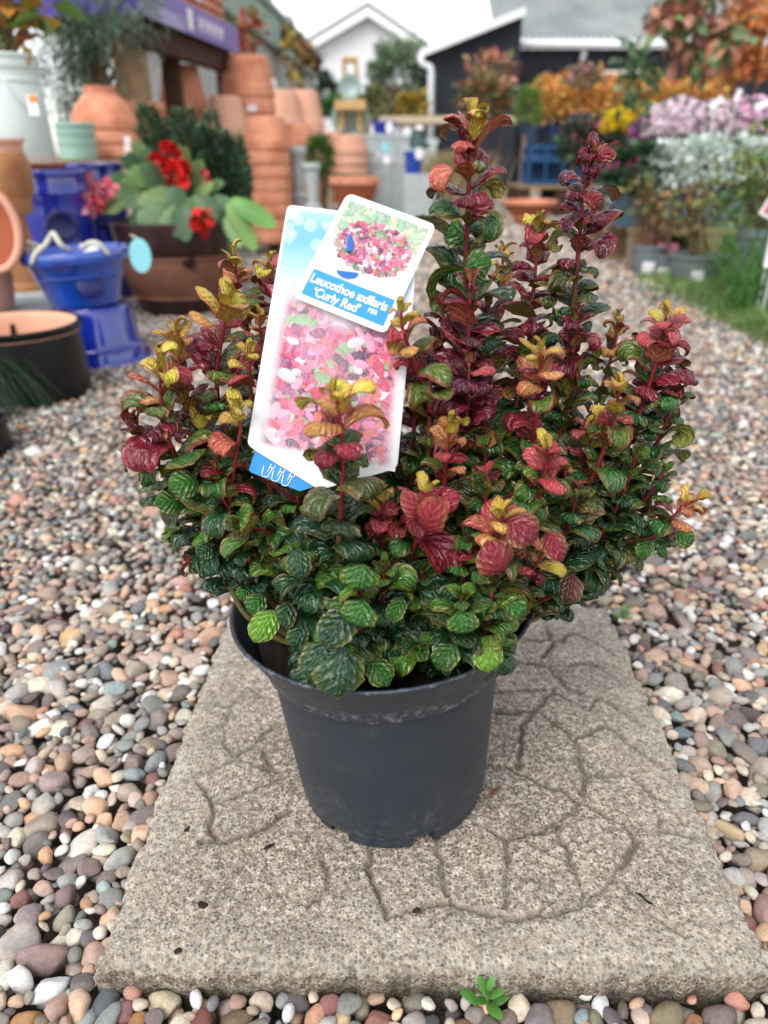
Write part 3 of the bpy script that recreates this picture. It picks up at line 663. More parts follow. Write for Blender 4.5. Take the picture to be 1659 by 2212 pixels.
# (points tip -> down as px,py,Y), style, length of the red zone, leaf size, base offset
STEMS = [
 ([(1018, 222, .505), (1012, 330, .505), (1005, 480, .507), (1000, 640, .51), (995, 820, .512)], 'yellow', .045, 1.0),
 ([(1292, 312, .54), (1268, 400, .545), (1252, 560, .55), (1238, 700, .55), (1205, 880, .545)], 'maroon', .09, .95),
 ([(1172, 462, .57), (1165, 560, .57), (1152, 690, .565), (1140, 800, .56)], 'pink', .13, .9),
 ([(1448, 662, .50), (1432, 740, .505), (1398, 860, .51), (1352, 980, .512), (1310, 1075, .51)], 'pink', .05, 1.0),
 ([(1535, 1065, .47), (1480, 1095, .475), (1420, 1155, .48), (1320, 1180, .488)], 'yellow', .022, .85),
 ([(1168, 738, .445), (1165, 800, .446), (1158, 900, .45), (1140, 1010, .452), (1125, 1080, .455)], 'yellow', .05, .95),
 ([(985, 892, .435), (978, 960, .437), (970, 1040, .44), (960, 1140, .446)], 'yellow', .03, .8),
 ([(932, 1050, .40), (915, 1100, .402), (900, 1170, .408), (885, 1260, .415)], 'pink', .035, .95),
 ([(1090, 1088, .39), (1082, 1140, .392), (1070, 1220, .40), (1050, 1300, .41)], 'yellow', .045, 1.0),
 ([(1192, 1168, .40), (1165, 1215, .405), (1120, 1290, .415)], 'yellow', .03, .7),
 ([(718, 822, .40), (735, 900, .402), (741, 1000, .404), (736, 1110, .408), (730, 1230, .415), (735, 1330, .425)], 'yellow', .022, .92),
 ([(492, 618, .47), (480, 690, .472), (462, 800, .475), (470, 900, .475), (520, 1020, .475)], 'yellow', .06, .95),
 ([(345, 768, .44), (345, 850, .442), (358, 940, .446), (388, 1010, .45), (450, 1110, .455)], 'yellow', .055, 1.0),
 ([(502, 878, .42), (510, 940, .422), (494, 1040, .425), (490, 1120, .428), (528, 1200, .432), (605, 1280, .44)], 'yellow', .05, .95),
 ([(512, 535, .56), (518, 600, .56), (540, 720, .555), (580, 880, .55)], 'yellow', .05, .85),
 ([(585, 552, .58), (590, 620, .58), (610, 760, .57), (650, 900, .56)], 'pink', .08, .85),
 ([(562, 668, .53), (565, 720, .53), (575, 820, .53), (610, 950, .52)], 'yellow', .03, .7),
 ([(866, 652, .437), (875, 720, .44), (905, 800, .45), (930, 900, .46)], 'yellow', .07, .85),
 ([(1335, 672, .58), (1325, 740, .58), (1290, 860, .57)], 'yellow', .02, .7),
 ([(1088, 528, .60), (1085, 600, .60), (1075, 720, .59)], 'yellow', .03, .7),
 ([(1000, 588, .47), (1000, 660, .47), (995, 760, .472), (985, 900, .475)], 'maroon', .12, .95),
 ([(958, 640, .49), (955, 720, .49), (950, 840, .49)], 'maroon', .10, .9),
 ([(1115, 745, .55), (1110, 800, .55), (1100, 900, .54)], 'green', .01, .8),
 ([(1010, 760, .46), (1008, 850, .462), (1000, 960, .47)], 'maroon', .09, .95),
 ([(1225, 800, .52), (1215, 900, .52), (1190, 1020, .515)], 'maroon', .04, .95),
 ([(1270, 905, .49), (1255, 1000, .49), (1220, 1120, .49)], 'pink', .03, .95),
 ([(900, 760, .48), (900, 860, .48), (890, 980, .48)], 'maroon', .08, .95),
 ([(1180, 955, .42), (1175, 1010, .422), (1150, 1100, .43), (1120, 1190, .435)], 'pink', .03, .9),
 ([(1330, 880, .53), (1310, 980, .53), (1270, 1100, .52)], 'maroon', .03, .9),
 ([(1380, 960, .48), (1345, 1060, .482), (1290, 1160, .485)], 'green', .0, 1.0),
 ([(1240, 1050, .44), (1225, 1120, .445), (1190, 1200, .45)], 'maroon', .02, 1.0),
 ([(1050, 930, .46), (1045, 1010, .46), (1030, 1110, .46)], 'green', .0, 1.0),
 ([(860, 940, .50), (855, 1050, .49), (850, 1150, .48)], 'green', .0, 1.0),
 ([(640, 990, .46), (650, 1090, .455), (670, 1200, .45)], 'green', .0, .95),
 ([(420, 900, .46), (430, 980, .46), (470, 1080, .458)], 'pink', .03, .95),
 ([(570, 930, .48), (575, 1020, .475), (600, 1130, .47)], 'maroon', .03, .95),
 ([(400, 1080, .45), (430, 1120, .45), (500, 1180, .452), (580, 1240, .455)], 'green', .0, 1.0),
 ([(360, 1140, .46), (410, 1160, .46), (500, 1210, .46)], 'green', .0, .9),
 ([(600, 1170, .42), (620, 1230, .425), (660, 1300, .435)], 'green', .0, .9),
 ([(560, 1300, .42), (590, 1330, .425), (640, 1370, .435)], 'green', .0, .9),
 ([(660, 1180, .40), (670, 1240, .405), (690, 1320, .415)], 'green', .0, 1.1),
 ([(775, 1230, .385), (775, 1290, .392), (775, 1370, .405)], 'green', .0, 1.1),
 ([(840, 1210, .39), (838, 1280, .395), (830, 1370, .41)], 'green', .0, .95),
 ([(1000, 1270, .385), (995, 1330, .395), (975, 1390, .41)], 'green', .0, 1.05),
 ([(930, 1230, .40), (930, 1300, .405), (920, 1380, .415)], 'green', .0, .95),
 ([(1060, 1250, .395), (1050, 1320, .40), (1030, 1390, .415)], 'green', .0, 1.0),
 ([(1130, 1290, .41), (1100, 1340, .415), (1060, 1390, .425)], 'green', .0, .95),
 ([(1230, 1270, .44), (1180, 1290, .445), (1110, 1330, .45)], 'maroon', .015, .95),
 ([(1400, 1180, .49), (1330, 1195, .49), (1230, 1230, .485)], 'green', .0, .95),
 ([(1200, 1290, .46), (1150, 1310, .46), (1080, 1340, .46)], 'green', .0, .95),
 ([(705, 1405, .38), (720, 1400, .39), (745, 1390, .41)], 'green', .0, 1.25),
 ([(800, 1410, .385), (805, 1400, .392), (815, 1385, .41)], 'green', .0, 1.0),
 ([(905, 1400, .39), (905, 1395, .395), (900, 1385, .41)], 'green', .0, 1.0),
 ([(1075, 1420, .40), (1065, 1405, .405), (1045, 1385, .42)], 'green', .0, .95),
]
STEMS += [
 ([(398, 690, .475), (405, 770, .475), (430, 880, .475), (480, 1000, .475)], 'yellow', .05, .85),
 ([(545, 745, .455), (548, 820, .457), (560, 930, .46), (590, 1060, .46)], 'pink', .06, .85),
 ([(300, 900, .455), (330, 960, .456), (390, 1050, .458), (470, 1140, .46)], 'maroon', .04, .9),
 ([(1400, 735, .54), (1385, 820, .54), (1350, 930, .535), (1300, 1040, .53)], 'pink', .05, .85),
 ([(1350, 815, .47), (1335, 890, .472), (1300, 1000, .475), (1250, 1100, .478)], 'yellow', .035, .9),
 ([(1475, 800, .51), (1450, 880, .51), (1400, 990, .51), (1330, 1090, .505)], 'maroon', .04, .85),
 ([(1245, 660, .53), (1232, 760, .53), (1215, 880, .525)], 'maroon', .07, .9),
 ([(1065, 640, .53), (1062, 740, .53), (1055, 860, .525)], 'maroon', .09, .85),
 ([(1450, 1010, .475), (1410, 1070, .478), (1350, 1130, .482)], 'green', .0, .9),
 ([(455, 1000, .43), (470, 1070, .432), (520, 1160, .438)], 'maroon', .02, .9),
 ([(1060, 1010, .425), (1055, 1080, .428), (1040, 1170, .435)], 'maroon', .03, .9),
 ([(830, 1060, .42), (832, 1130, .422), (835, 1220, .43)], 'pink', .03, .85),
 ([(1010, 1130, .40), (1005, 1190, .405), (990, 1270, .415)], 'green', .0, .9),
 ([(680, 1100, .42), (685, 1170, .422), (700, 1260, .43)], 'green', .0, .9)]
# stems at the back and in the heart of the bush
for k in range(26):
    a = q.uniform(0, 2 * math.pi); rr = q.uniform(0.02, 0.15); top = Vector((SOIL_C.x + rr * 1.2 * math.cos(a) + 0.015, SOIL_C.y + 0.02 + rr * 0.75 * math.sin(a), SOIL_C.z + q.uniform(0.06, 0.185) * (1.1 - rr * 2)))
    STEMS.append(([top, SOIL_C.lerp(top, 0.6) + Vector((0, 0, 0.015))], ['maroon', 'green', 'green'][k % 3], .03, .95))
leaves = []; stem_objs = []; STEM_PATHS = []
def covers(si, x, y, Y):
    """leaves that would grow across the plant labels are nipped out, save those of the two shoots in front of them"""
    if Y > 0.47: return False
    if 520 < x < 668 and 960 < y < 1085: return True
    return si not in (10, 17) and 420 < y < 985 and 605 - 0.166 * (y - 443) < x < 862
stem_mats = {}
def stem_material():
    m, t, b = nt('stem_bark'); a = t.nodes.new('ShaderNodeAttribute'); a.attribute_name = 'col'
    n = noise_node(t, 300, 4); t.links.new(mix(t, 1.0, a.outputs['Color'], math_n(t, 'MULTIPLY_ADD', n.outputs['Fac'], 0.9, 0.55), 'MULTIPLY'), b.inputs['Base Color'])
    b.inputs['Roughness'].default_value = 0.45; bump(t, b, n.outputs['Fac'], 0.3, 0.001); return m
stem_mat = stem_material()
SRED, SGRN, SBRN = c_(134, 38, 44), c_(108, 104, 62), c_(92, 66, 48)
for si, (pts, style, redlen, size) in enumerate(STEMS):
    w = [p if isinstance(p, Vector) else P(*p) for p in pts]
    if all(not isinstance(p, Vector) for p in pts):
        jit = Vector((q.normal(0, .002), q.normal(0, .004), 0)); w = [p + jit for p in w]; e0 = w[1] - w[0]
        w[0] = w[0] + e0 * min(.75, .006 * size / e0.length)
    low = w[-1]; d = Vector((low.x - SOIL_C.x, low.y - SOIL_C.y)); n_ = d.length
    k = min(0.075, n_ * 0.55) / max(n_, 1e-6)
    base = Vector((SOIL_C.x + d.x * k + q.normal(0, .008), SOIL_C.y + d.y * k + q.normal(0, .008), SOIL_C.z - 0.006))
    if low.z > base.z + 0.03: w.append(low.lerp(base, 0.55) + Vector((d.x * 0.10, d.y * 0.10, -0.012)))
    w.append(base); path = catmull(w, 40)
    ln = [0.0]
    for a, b in zip(path[:-1], path[1:]): ln.append(ln[-1] + (b - a).length)
    tot = ln[-1]
    STEM_PATHS.append(path[::4])
    # stem mesh
    Rr = [0.0009 + 0.0012 * min(1, s / 0.10) for s in ln]
    mb = MB(); mb.tube(path, Rr, 7)
    cols = []
    for s in ln:
        c = lerp(SRED, SGRN, (s - 0.07) / 0.05); c = lerp(c, SBRN, (s - 0.15) / 0.08); cols += [c] * 7
    sme = mesh_np('stem', mb.v, [np.array([f for f in mb.f if len(f) == 4]), np.array([f for f in mb.f if len(f) == 7])], True, {'col': np.array(cols)})
    so = link_mesh('stem', sme, stem_mat, potted); stem_objs.append(so)
    # leaves in a spiral
    s = 0.0015; ang = q.uniform(0, 6.28); idx = 0; hidden_low = 0.045 if tot > 0.15 else 0.01
    while s < tot - hidden_low:
        i = max(0, next((j for j, L_ in enumerate(ln) if L_ >= s), len(ln) - 1) - 1); t = (s - ln[i]) / max(1e-6, ln[i + 1] - ln[i]) if i + 1 < len(ln) else 0
        pos = path[i].lerp(path[min(i + 1, len(path) - 1)], t); tan = (path[max(0, i - 1)] - path[min(i + 2, len(path) - 1)]).normalized()
        tan = (tan + Vector((0, 0, 0.35))).normalized()
        ref = tan.cross(Vector((0.3, 1, 0.2))).normalized(); r2 = tan.cross(ref)
        outd = ref * math.cos(ang) + r2 * math.sin(ang)
        young = math.exp(-s / 0.016)
        L = size * (0.0345 * (1 - 0.64 * young)) * q.uniform(0.72, 1.25)
        if s > 0.16: L *= 0.92
        W = L * q.uniform(0.54, 0.74) * (1 - 0.2 * young)
        a0 = R(lerp(46, 72, young) + q.normal(0, 14)); turn = R(q.choice([80, 140, 210, 280, 370], p=[.12, .22, .27, .24, .15]) * q.uniform(.85, 1.15)) * (1 - 0.30 * young)
        power = q.uniform(1.7, 3.2); cup = q.choice([-0.4, -0.15, 0.2, 0.45], p=[.3, .3, .2, .2]) 
        top, und, mg = stage_cols(s, redlen, style, q)
        g_ = leaf_geo((pos + outd * 0.001)[:], outd[:], tan[:], L, W, a0, turn, power, cup, q.normal(0, 0.35), top, und, mg, q, q.normal(0, 0.12))
        vv_ = g_[0][:NV * NU]; dd_ = vv_[:, 1] * cp + (CAM_H - vv_[:, 2]) * sp; qx_ = (CX + FPX * vv_[:, 0] / dd_).mean(); qy_ = (CY - FPX * (vv_[:, 1] * sp + (vv_[:, 2] - CAM_H) * cp) / dd_).max()
        if not ((qx_ < 665 and qy_ > 1300 - max(0, 480 - qx_) * .25) or (qx_ > 1110 and qy_ > 1345) or qy_ > 1490 or covers(si, qx_, qy_, vv_[:, 1].mean())): leaves.append((si, g_)); idx += 1
        ang += 2.4 + q.normal(0, 0.18); s += (0.78 if si < 4 else 0.95) * (0.0023 + 0.0034 * (1 - math.exp(-s / 0.025))) * q.uniform(0.8, 1.25)
    # growing point: two tiny upright leaves
    for kk in range(2):
        tan = (path[0] - path[1]).normalized(); ref = tan.cross(Vector((0.3, 1, 0.2))).normalized(); r2 = tan.cross(ref); a_ = q.uniform(0, 6.28)
        top, und, mg = stage_cols(-0.01, redlen, style, q)
        leaves.append((si, leaf_geo(path[0][:], (ref * math.cos(a_) + r2 * math.sin(a_))[:], tan[:], 0.0105 * size, 0.005 * size, R(78), R(50), 2, 0.5, 0, top, und, mg, q)))
# leaves placed singly where the photograph shows them
def hand(bx, by, tx, ty, Y, wr, turn, top, und, mg, a0=35, cup=-0.3, dY=-0.012, k=0.98):
    a = P(bx, by, Y); b = P(tx, ty, Y + dY); d = b - a; best = min(range(len(STEMS)), key=lambda i: min((w0 - a).length for w0 in STEM_PATHS[i]))
    n = (CAMP - a).normalized() + Vector((0, 0, 0.35)); L = d.length * k
    leaves.append((best, leaf_geo(a[:], d.normalized()[:], n[:], L, L * wr, R(a0), R(turn), 1.7, cup, q.normal(0, .15), top, und, mg, q)))
for (bx, by, tx, ty, Y, wr, tn, tp_, ug) in [
    (742, 1395, 726, 1515, .372, .92, 70, DGR, 0), (706, 1385, 664, 1480, .376, .85, 80, DGR, 0), (800, 1425, 846, 1490, .382, .8, 90, GRN * .7, 0), (760, 1320, 690, 1400, .37, .8, 70, DGR, 0),
    (786, 1218, 766, 1300, .365, 1.05, 150, GRN * .9, 0), (790, 1298, 752, 1374, .362, 1.05, 150, GRN * .85, 0), (992, 1318, 1010, 1392, .375, .95, 150, GRN, 0), (985, 1392, 930, 1458, .378, .7, 120, GRN * .7, 0),
    (1052, 1372, 1058, 1462, .388, .75, 80, LGR * .9, 0), (1085, 1290, 1148, 1340, .39, .8, 130, GRN, 0), (592, 1318, 548, 1394, .40, .72, 60, LGR, 0), (640, 1185, 650, 1262, .385, .75, 90, DGR * 1.2, 0),
    (1095, 1125, 1180, 1178, .375, .85, 130, lerp(RED, MAR, .75), 1), (1180, 1150, 1222, 1220, .385, .7, 90, lerp(RED, MAR, .6), 1), (922, 1150, 962, 1045, .385, .45, 60, lerp(RED, PNK, .35), 1), (905, 1120, 860, 1050, .388, .42, 90, lerp(RED, PNK, .5), 1),
    (572, 1285, 524, 1335, .415, .7, 130, GRN * .8, 0), (625, 1300, 600, 1372, .405, .7, 120, DGR, 0), (655, 1345, 628, 1410, .40, .7, 110, DGR * 1.2, 0), (540, 1270, 508, 1300, .43, .75, 140, GRN, 0),
    (430, 1040, 352, 1060, .43, .8, 100, GRN * .9, 0), (395, 1085, 325, 1090, .44, .75, 80, GRN * .8, 0), (460, 1180, 420, 1205, .43, .8, 90, DGR * 1.3, 0), (870, 1290, 838, 1352, .38, .6, 80, GRN * .8, 0),
    (1460, 1150, 1512, 1180, .465, .8, 140, GRN * .8, 0), (1400, 1165, 1385, 1215, .47, .7, 80, GRN * .7, 0), (1240, 1240, 1222, 1318, .44, .7, 100, c_(96, 52, 48), 1), (1080, 1240, 1050, 1160, .38, .7, 120, lerp(RED, MAR, .5), 1),
    (1010, 470, 1080, 400, .49, .6, 190, MAR, 1), (1005, 520, 945, 480, .49, .7, 200, GRN * .7, 1), (1000, 590, 1075, 560, .485, .8, 120, GRN * .8, 0), (1262, 420, 1320, 455, .53, .6, 200, RED * .6, 1), (1290, 350, 1335, 300, .53, .7, 200, RED * .7, 1)]:
    u_ = U_R if ug else U_G; hand(bx, by, tx, ty, Y, wr, tn, np.array(tp_), u_, lerp(np.array(tp_), U_O, .5))
# which leaves show largest: paint them back to front on a coarse raster
gs_ = 5; gw_, gh_ = 1660 // gs_, 2212 // gs_; buf = np.full((gh_, gw_), -1, int)
info = []
for k, (si, g_) in enumerate(leaves):
    V = g_[0][:NV * NU]; d = V[:, 1] * cp + (CAM_H - V[:, 2]) * sp
    px = CX + FPX * V[:, 0] / d; py = CY - FPX * (V[:, 1] * sp + (V[:, 2] - CAM_H) * cp) / d
    info.append((d.mean(), px, py))
for k in sorted(range(len(leaves)), key=lambda k: -info[k][0]):
    _, px, py = info[k]; ix = np.clip((px / gs_).astype(int), 0, gw_ - 1); iy = np.clip((py / gs_).astype(int), 0, gh_ - 1); buf[iy, ix] = k
vis = np.bincount(buf[buf >= 0], minlength=len(leaves))
show = set(np.argsort(-vis)[:300].tolist())
mV, mF, mC, mU, off = [], [], [], [], 0
for k, (si, (V, F, Cc, U)) in enumerate(leaves):
    if k in show:
        o0 = V[0].copy(); me = mesh_np('leaf', V - o0, F, True, {'col': Cc}, U); me.materials.append(leaf_mat)
        o = bpy.data.objects.new('leaf', me); C.objects.link(o); o.parent = stem_objs[si]
        o.location = o0.tolist(); 
    else:
        if vis[k] < 2:                                   # buried leaves carry every second row only
            g2 = np.arange(NV * NU).reshape(NV, NU)[::2, ::2]; kp = np.concatenate([g2.ravel(), g2.ravel() + NV * NU]); V, Cc, U = V[kp], Cc[kp], U[kp]
            i2 = np.arange(g2.size).reshape(g2.shape); f2 = np.stack([i2[:-1, :-1], i2[:-1, 1:], i2[1:, 1:], i2[1:, :-1]], -1).reshape(-1, 4); f2 = np.concatenate([f2[:, [0, 1, 2]], f2[:, [0, 2, 3]]]); F = np.concatenate([f2[:, ::-1], f2 + g2.size])
        mV.append(V); mF.append(F + off); mC.append(Cc); mU.append(U); off += len(V)
lm = link_mesh('inner_leaves', mesh_np('inner_leaves', np.concatenate(mV), np.concatenate(mF), True, {'col': np.concatenate(mC)}, np.concatenate(mU)), leaf_mat, potted)
lm['kind'] = 'stuff'
print('LEAVES', len(leaves), 'stems', len(STEMS))

# ================================================================== PLANT LABELS
def plane_frame(c, lean, yaw):
    """frame of a card leaning back by lean from vertical, turned by yaw"""
    n = Matrix.Rotation(yaw, 3, 'Z') @ Matrix.Rotation(-lean, 3, 'X') @ Vector((0, -1, 0))
    return Vector(c), n.normalized()
def on_plane(px, py, c, n):
    d = ray(px, py); t = (c - CAMP).dot(n) / d.dot(n); return CAMP + d * t
paper = surf('card_white', srgb(240, 240, 240), 0.35, 0.03, 30, 0.5, 0.02, 300)
def print_mat(): return attr_mat('printed_card', 'col', 0.28, 0.5, 0, 0.0)
def printed(): 
    if 'printed_card' in _m: return _m['printed_card']
    m, t, b = nt('printed_card'); a = t.nodes.new('ShaderNodeAttribute'); a.attribute_name = 'col'
    t.links.new(a.outputs['Color'], b.inputs['Base Color']); b.inputs['Roughness'].default_value = 0.3; _m['printed_card'] = m; return m
def round_corners(pts, rad, k=5):
    out = []; n = len(pts)
    for i in range(n):
        a, b, c = np.array(pts[i - 1], float), np.array(pts[i], float), np.array(pts[(i + 1) % n], float)
        r = rad[i] if hasattr(rad, '__len__') else rad
        if r <= 0: out.append(tuple(b)); continue
        p = b + (a - b) / np.linalg.norm(a - b) * r; s = b + (c - b) / np.linalg.norm(c - b) * r
        for j in range(k + 1):
            t = j / k; out.append(tuple((1 - t) ** 2 * p + 2 * t * (1 - t) * b + t * t * s))
    return out
def bil(quad, u, v):
    """quad: TL, TR, BR, BL in pixels; u right, v up"""
    tl, tr, br, bl = [np.array(p, float) for p in quad]
    return ((1 - u) * v)[..., None] * tl + (u * v)[..., None] * tr + (u * (1 - v))[..., None] * br + ((1 - u) * (1 - v))[..., None] * bl
def raster_leaves(img, n, size, region, pal, q, asp, fade=None):
    h, w, _ = img.shape; yy, xx = np.mgrid[0:h, 0:w]; X = xx / w; Yv = 1 - yy / h
    for _ in range(n):
        cx, cy = q.uniform(region[0], region[1]), q.uniform(region[2], region[3])
        if fade and not fade(cx, cy, q): continue
        a = q.uniform(0, 6.28); L = size * q.uniform(0.6, 1.3); W_ = L * q.uniform(0.4, 0.65)
        dx = X - cx; dy = (Yv - cy) * asp
        s = (dx * math.cos(a) + dy * math.sin(a)) / L; r = (-dx * math.sin(a) + dy * math.cos(a)) / W_
        ins = (np.abs(s) < 1.05) & (np.abs(r) < 1.05) & (s * s + r * r + 0.35 * s * r * r < 1)
        if not ins.any(): continue
        c = pal[q.integers(len(pal))]; sh = (0.82 + 0.3 * (r[ins] * q.choice([-1, 1])) * 0.5 + 0.2 * (np.abs(np.sin((s[ins] * 3 - np.abs(r[ins])) * 5)) < 0.25))
        edge = (s * s + r * r + 0.35 * s * r * r)[ins] > 0.84
        v = c[None] * sh[:, None]; v[edge] *= 0.62; v += 0.22 * (np.abs(np.sin((s[ins] * 2.2 - np.abs(r[ins]) * .9) * 6)) < .3)[:, None] * (np.abs(r[ins]) < .8)[:, None]; img[ins] = np.clip(v, 0, 0.95)
def print_sheet(name, img, quad, c, n, lift, parent, inset=(0, 1, 0, 1)):
    h, w, _ = img.shape; u, v = np.meshgrid(np.linspace(inset[0], inset[1], w), np.linspace(inset[3], inset[2], h))
    px = bil(quad, u, v).reshape(-1, 2)
    V = np.array([(on_plane(a, b, c, n) + n * lift)[:] for a, b in px])
    i = np.arange(h * w).reshape(h, w); F = np.stack([i[:-1, :-1], i[1:, :-1], i[1:, 1:], i[:-1, 1:]], -1).reshape(-1, 4)
    return link_mesh(name, mesh_np(name, V, F, False, {'col': img.reshape(-1, 3)}), printed(), parent)
qi = np.random.default_rng(31)
pinks = [c_(*c) for c in [(232, 120, 156), (222, 88, 128), (242, 170, 196), (206, 66, 104), (186, 96, 146), (240, 206, 214), (150, 66, 116), (230, 110, 106), (226, 150, 186), (140, 176, 130), (232, 130, 160), (96, 48, 86)]]
# ---- tall picture label
bc, bn = plane_frame(P(716, 750, 0.452), R(14), R(2))
BQ = [(620, 443), (907, 476), (858, 1022), (533, 965)]
outline = round_corners([(621, 442), (908, 476), (858, 1012), (690, 1058), (556, 976), (534, 960)], [14, 14, 16, 6, 6, 10])
tall = empty('picture_label', on_plane(690, 1050, bc, bn))
tag(tall, 'tall white plant label with sky blue top and pink leaf picture standing among the leaves', 'plant label')
b = MB(); b.poly([on_plane(x, y, bc, bn) for x, y in outline][::-1], 0.0006, bn); b.build('card', paper, tall)
h_, w_ = 330, 180; img = np.zeros((h_, w_, 3)); yy, xx = np.mgrid[0:h_, 0:w_]; U_, V_ = xx / w_, 1 - yy / h_
skyc = c_(118, 184, 232); 
tsky = np.clip((V_ - 0.60) / 0.30 + 0.12 * np.sin(U_ * 5 + 1), 0, 1)[..., None]
img[:] = c_(240, 244, 248) * (1 - tsky) + skyc * tsky
top_f = np.clip((V_ - 0.93) / 0.07, 0, 1)[..., None] * 0.4; img = img * (1 - top_f) + c_(215, 232, 244) * top_f
for _ in range(16):
    a, b2, r = qi.uniform(0, .6), qi.uniform(.86, 1), qi.uniform(.02, .05); m_ = ((U_ - a) ** 2 + ((V_ - b2) * 1.85) ** 2) < r * r; img[m_] = img[m_] * 0.7 + 0.27
leafimg = np.full_like(img, 0.0); leafimg[:] = c_(130, 80, 118)
raster_leaves(leafimg, 1100, 0.062, (0, 1, 0, .72), pinks, qi, 1.85)
fd = np.clip((0.66 + 0.05 * np.sin(U_ * 9) - V_) / 0.10, 0, 1) * np.clip(U_ / 0.10 - 0.25, 0, 1) * np.clip((1 - U_) / 0.08 - 0.2, 0, 1) * np.clip((V_ - 0.004) / 0.03, 0, 1)
mist = 0.0 + 0.14 * np.sin(U_ * 4 + V_ * 7) ** 2
leafimg = leafimg * (1 - mist[..., None]) + 0.85 * mist[..., None]
img = img * (1 - fd[..., None]) + leafimg * fd[..., None]
print_sheet('printed_picture', img, BQ, bc, bn, 0.0004, tall, (0.02, 0.985, 0.004, 0.985))
# ---- small name card clipped on the tall label
sc_, sn = plane_frame(on_plane(790, 570, bc, bn) + bn * 0.004, R(16), R(3))
CQ = [(751, 416), (943, 486), (833, 722), (632, 641)]
card = empty('name_card', on_plane(832, 720, sc_, sn))
tag(card, 'small white-bordered name card with blue lower band clipped on the tall plant label', 'plant label')
b = MB(); b.poly([on_plane(x, y, sc_, sn) for x, y in round_corners(CQ, 17)][::-1], 0.0008, sn); b.build('card', paper, card)
h_, w_ = 150, 120; img = np.zeros((h_, w_, 3)); yy, xx = np.mgrid[0:h_, 0:w_]; U_, V_ = xx / w_, 1 - yy / h_
img[:] = c_(214, 216, 200); 
raster_leaves(img, 130, 0.07, (0, 1, .72, 1), [c_(150, 196, 160), c_(186, 214, 182), c_(214, 208, 176), c_(170, 190, 176)], qi, 1.25)
img[(V_ < 0.52) & (V_ > 0.2)] = c_(228, 218, 204)
pot_ = ((np.abs(U_ - 0.52) < 0.36 - 0.35 * (0.48 - V_)) & (V_ < 0.50) & (V_ > 0.26)); img[pot_] = c_(232, 234, 236)
for k in range(5): img[pot_ & (np.abs(V_ - 0.29 - 0.045 * k + 0.05 * ((U_ - .52) / .36) ** 2) < 0.006)] = c_(190, 196, 200)
raster_leaves(img, 520, 0.042, (0.06, .95, .40, .88), pinks + [c_(120, 140, 104), c_(150, 80, 100), c_(228, 110, 130)], qi, 1.25, lambda x, y, r: ((x - .52) / .45) ** 2 + ((y - .64) / .235) ** 2 < 1)
img[V_ < 0.27] = c_(44, 152, 226)
print_sheet('printed_picture', img, CQ, sc_, sn, 0.0004, card, (0.06, 0.94, 0.055, 0.945))
# lettering
white_ink = surf('white_ink', srgb(245, 247, 248), 0.4, 0.02, 30, 0.4, 0); blue_clip = surf('blue_clip_plastic', srgb(24, 104, 190), 0.25, 0.1, 40, 0.5, 0.05)
def card_pt(u, v, lift):
    a = bil(CQ, np.array(u), np.array(v)); return on_plane(float(a[0]), float(a[1]), sc_, sn) + sn * lift
def lettering(text, size, u0, v0, parent, lift=0.0007, fat=0.012, mapper=card_pt, asp=1.26, xs=0.82):
    cu = bpy.data.curves.new('t', 'FONT'); cu.body = text; cu.size = 1; cu.offset = fat; cu.resolution_u = 3; cu.space_character = 0.97
    to = bpy.data.objects.new('t', cu); C.objects.link(to); bpy.context.view_layer.update()
    me = bpy.data.meshes.new_from_object(to.evaluated_get(bpy.context.evaluated_depsgraph_get()))
    bpy.data.objects.remove(to); bpy.data.curves.remove(cu)
    for v in me.vertices:
        x, y = v.co.x * size * xs, v.co.y * size
        v.co = mapper(u0 + x, v0 + y / asp, lift)
    me.name = 'lettering'; o = link_mesh('lettering', me, white_ink, parent); return o
lettering('Leucothoe axillaris', 0.138, 0.075, 0.178, card, fat=0.022)
lettering('\u2018Curly Red\u2019', 0.138, 0.16, 0.076, card, fat=0.022)
lettering('PBR', 0.075, 0.735, 0.115, card, fat=0.012)
# blue clip: peg and half-moon tab coming through the card
def px_poly(name, pts, lift, th, mat, parent, c, n, bevel=0.0):
    b = MB(); b.poly([on_plane(x, y, c, n) + n * lift for x, y in pts][::-1], th, n); return b.build(name, mat, parent, bevel=bevel)
clip = empty('label_clip', on_plane(756, 530, sc_, sn)); tag(clip, 'bright blue plastic clip poking through the name card, a peg above a half-moon tab', 'clip')
px_poly('peg', round_corners([(750, 516), (756, 505), (762, 516), (763, 540), (758, 546), (748, 545)], 3, 3), 0.0034, 0.0032, blue_clip, clip, sc_, sn, 0.0005)
hm = [(727, 584)] + [(727 + 47 * (0.5 - 0.5 * math.cos(a)) , 584 + 6 * (0.5 - 0.5 * math.cos(a)) + 15 * math.sin(a)) for a in np.linspace(0.15, math.pi - 0.1, 12)] + [(774, 590)]
px_poly('tab', hm, 0.0012, 0.0010, blue_clip, clip, sc_, sn)
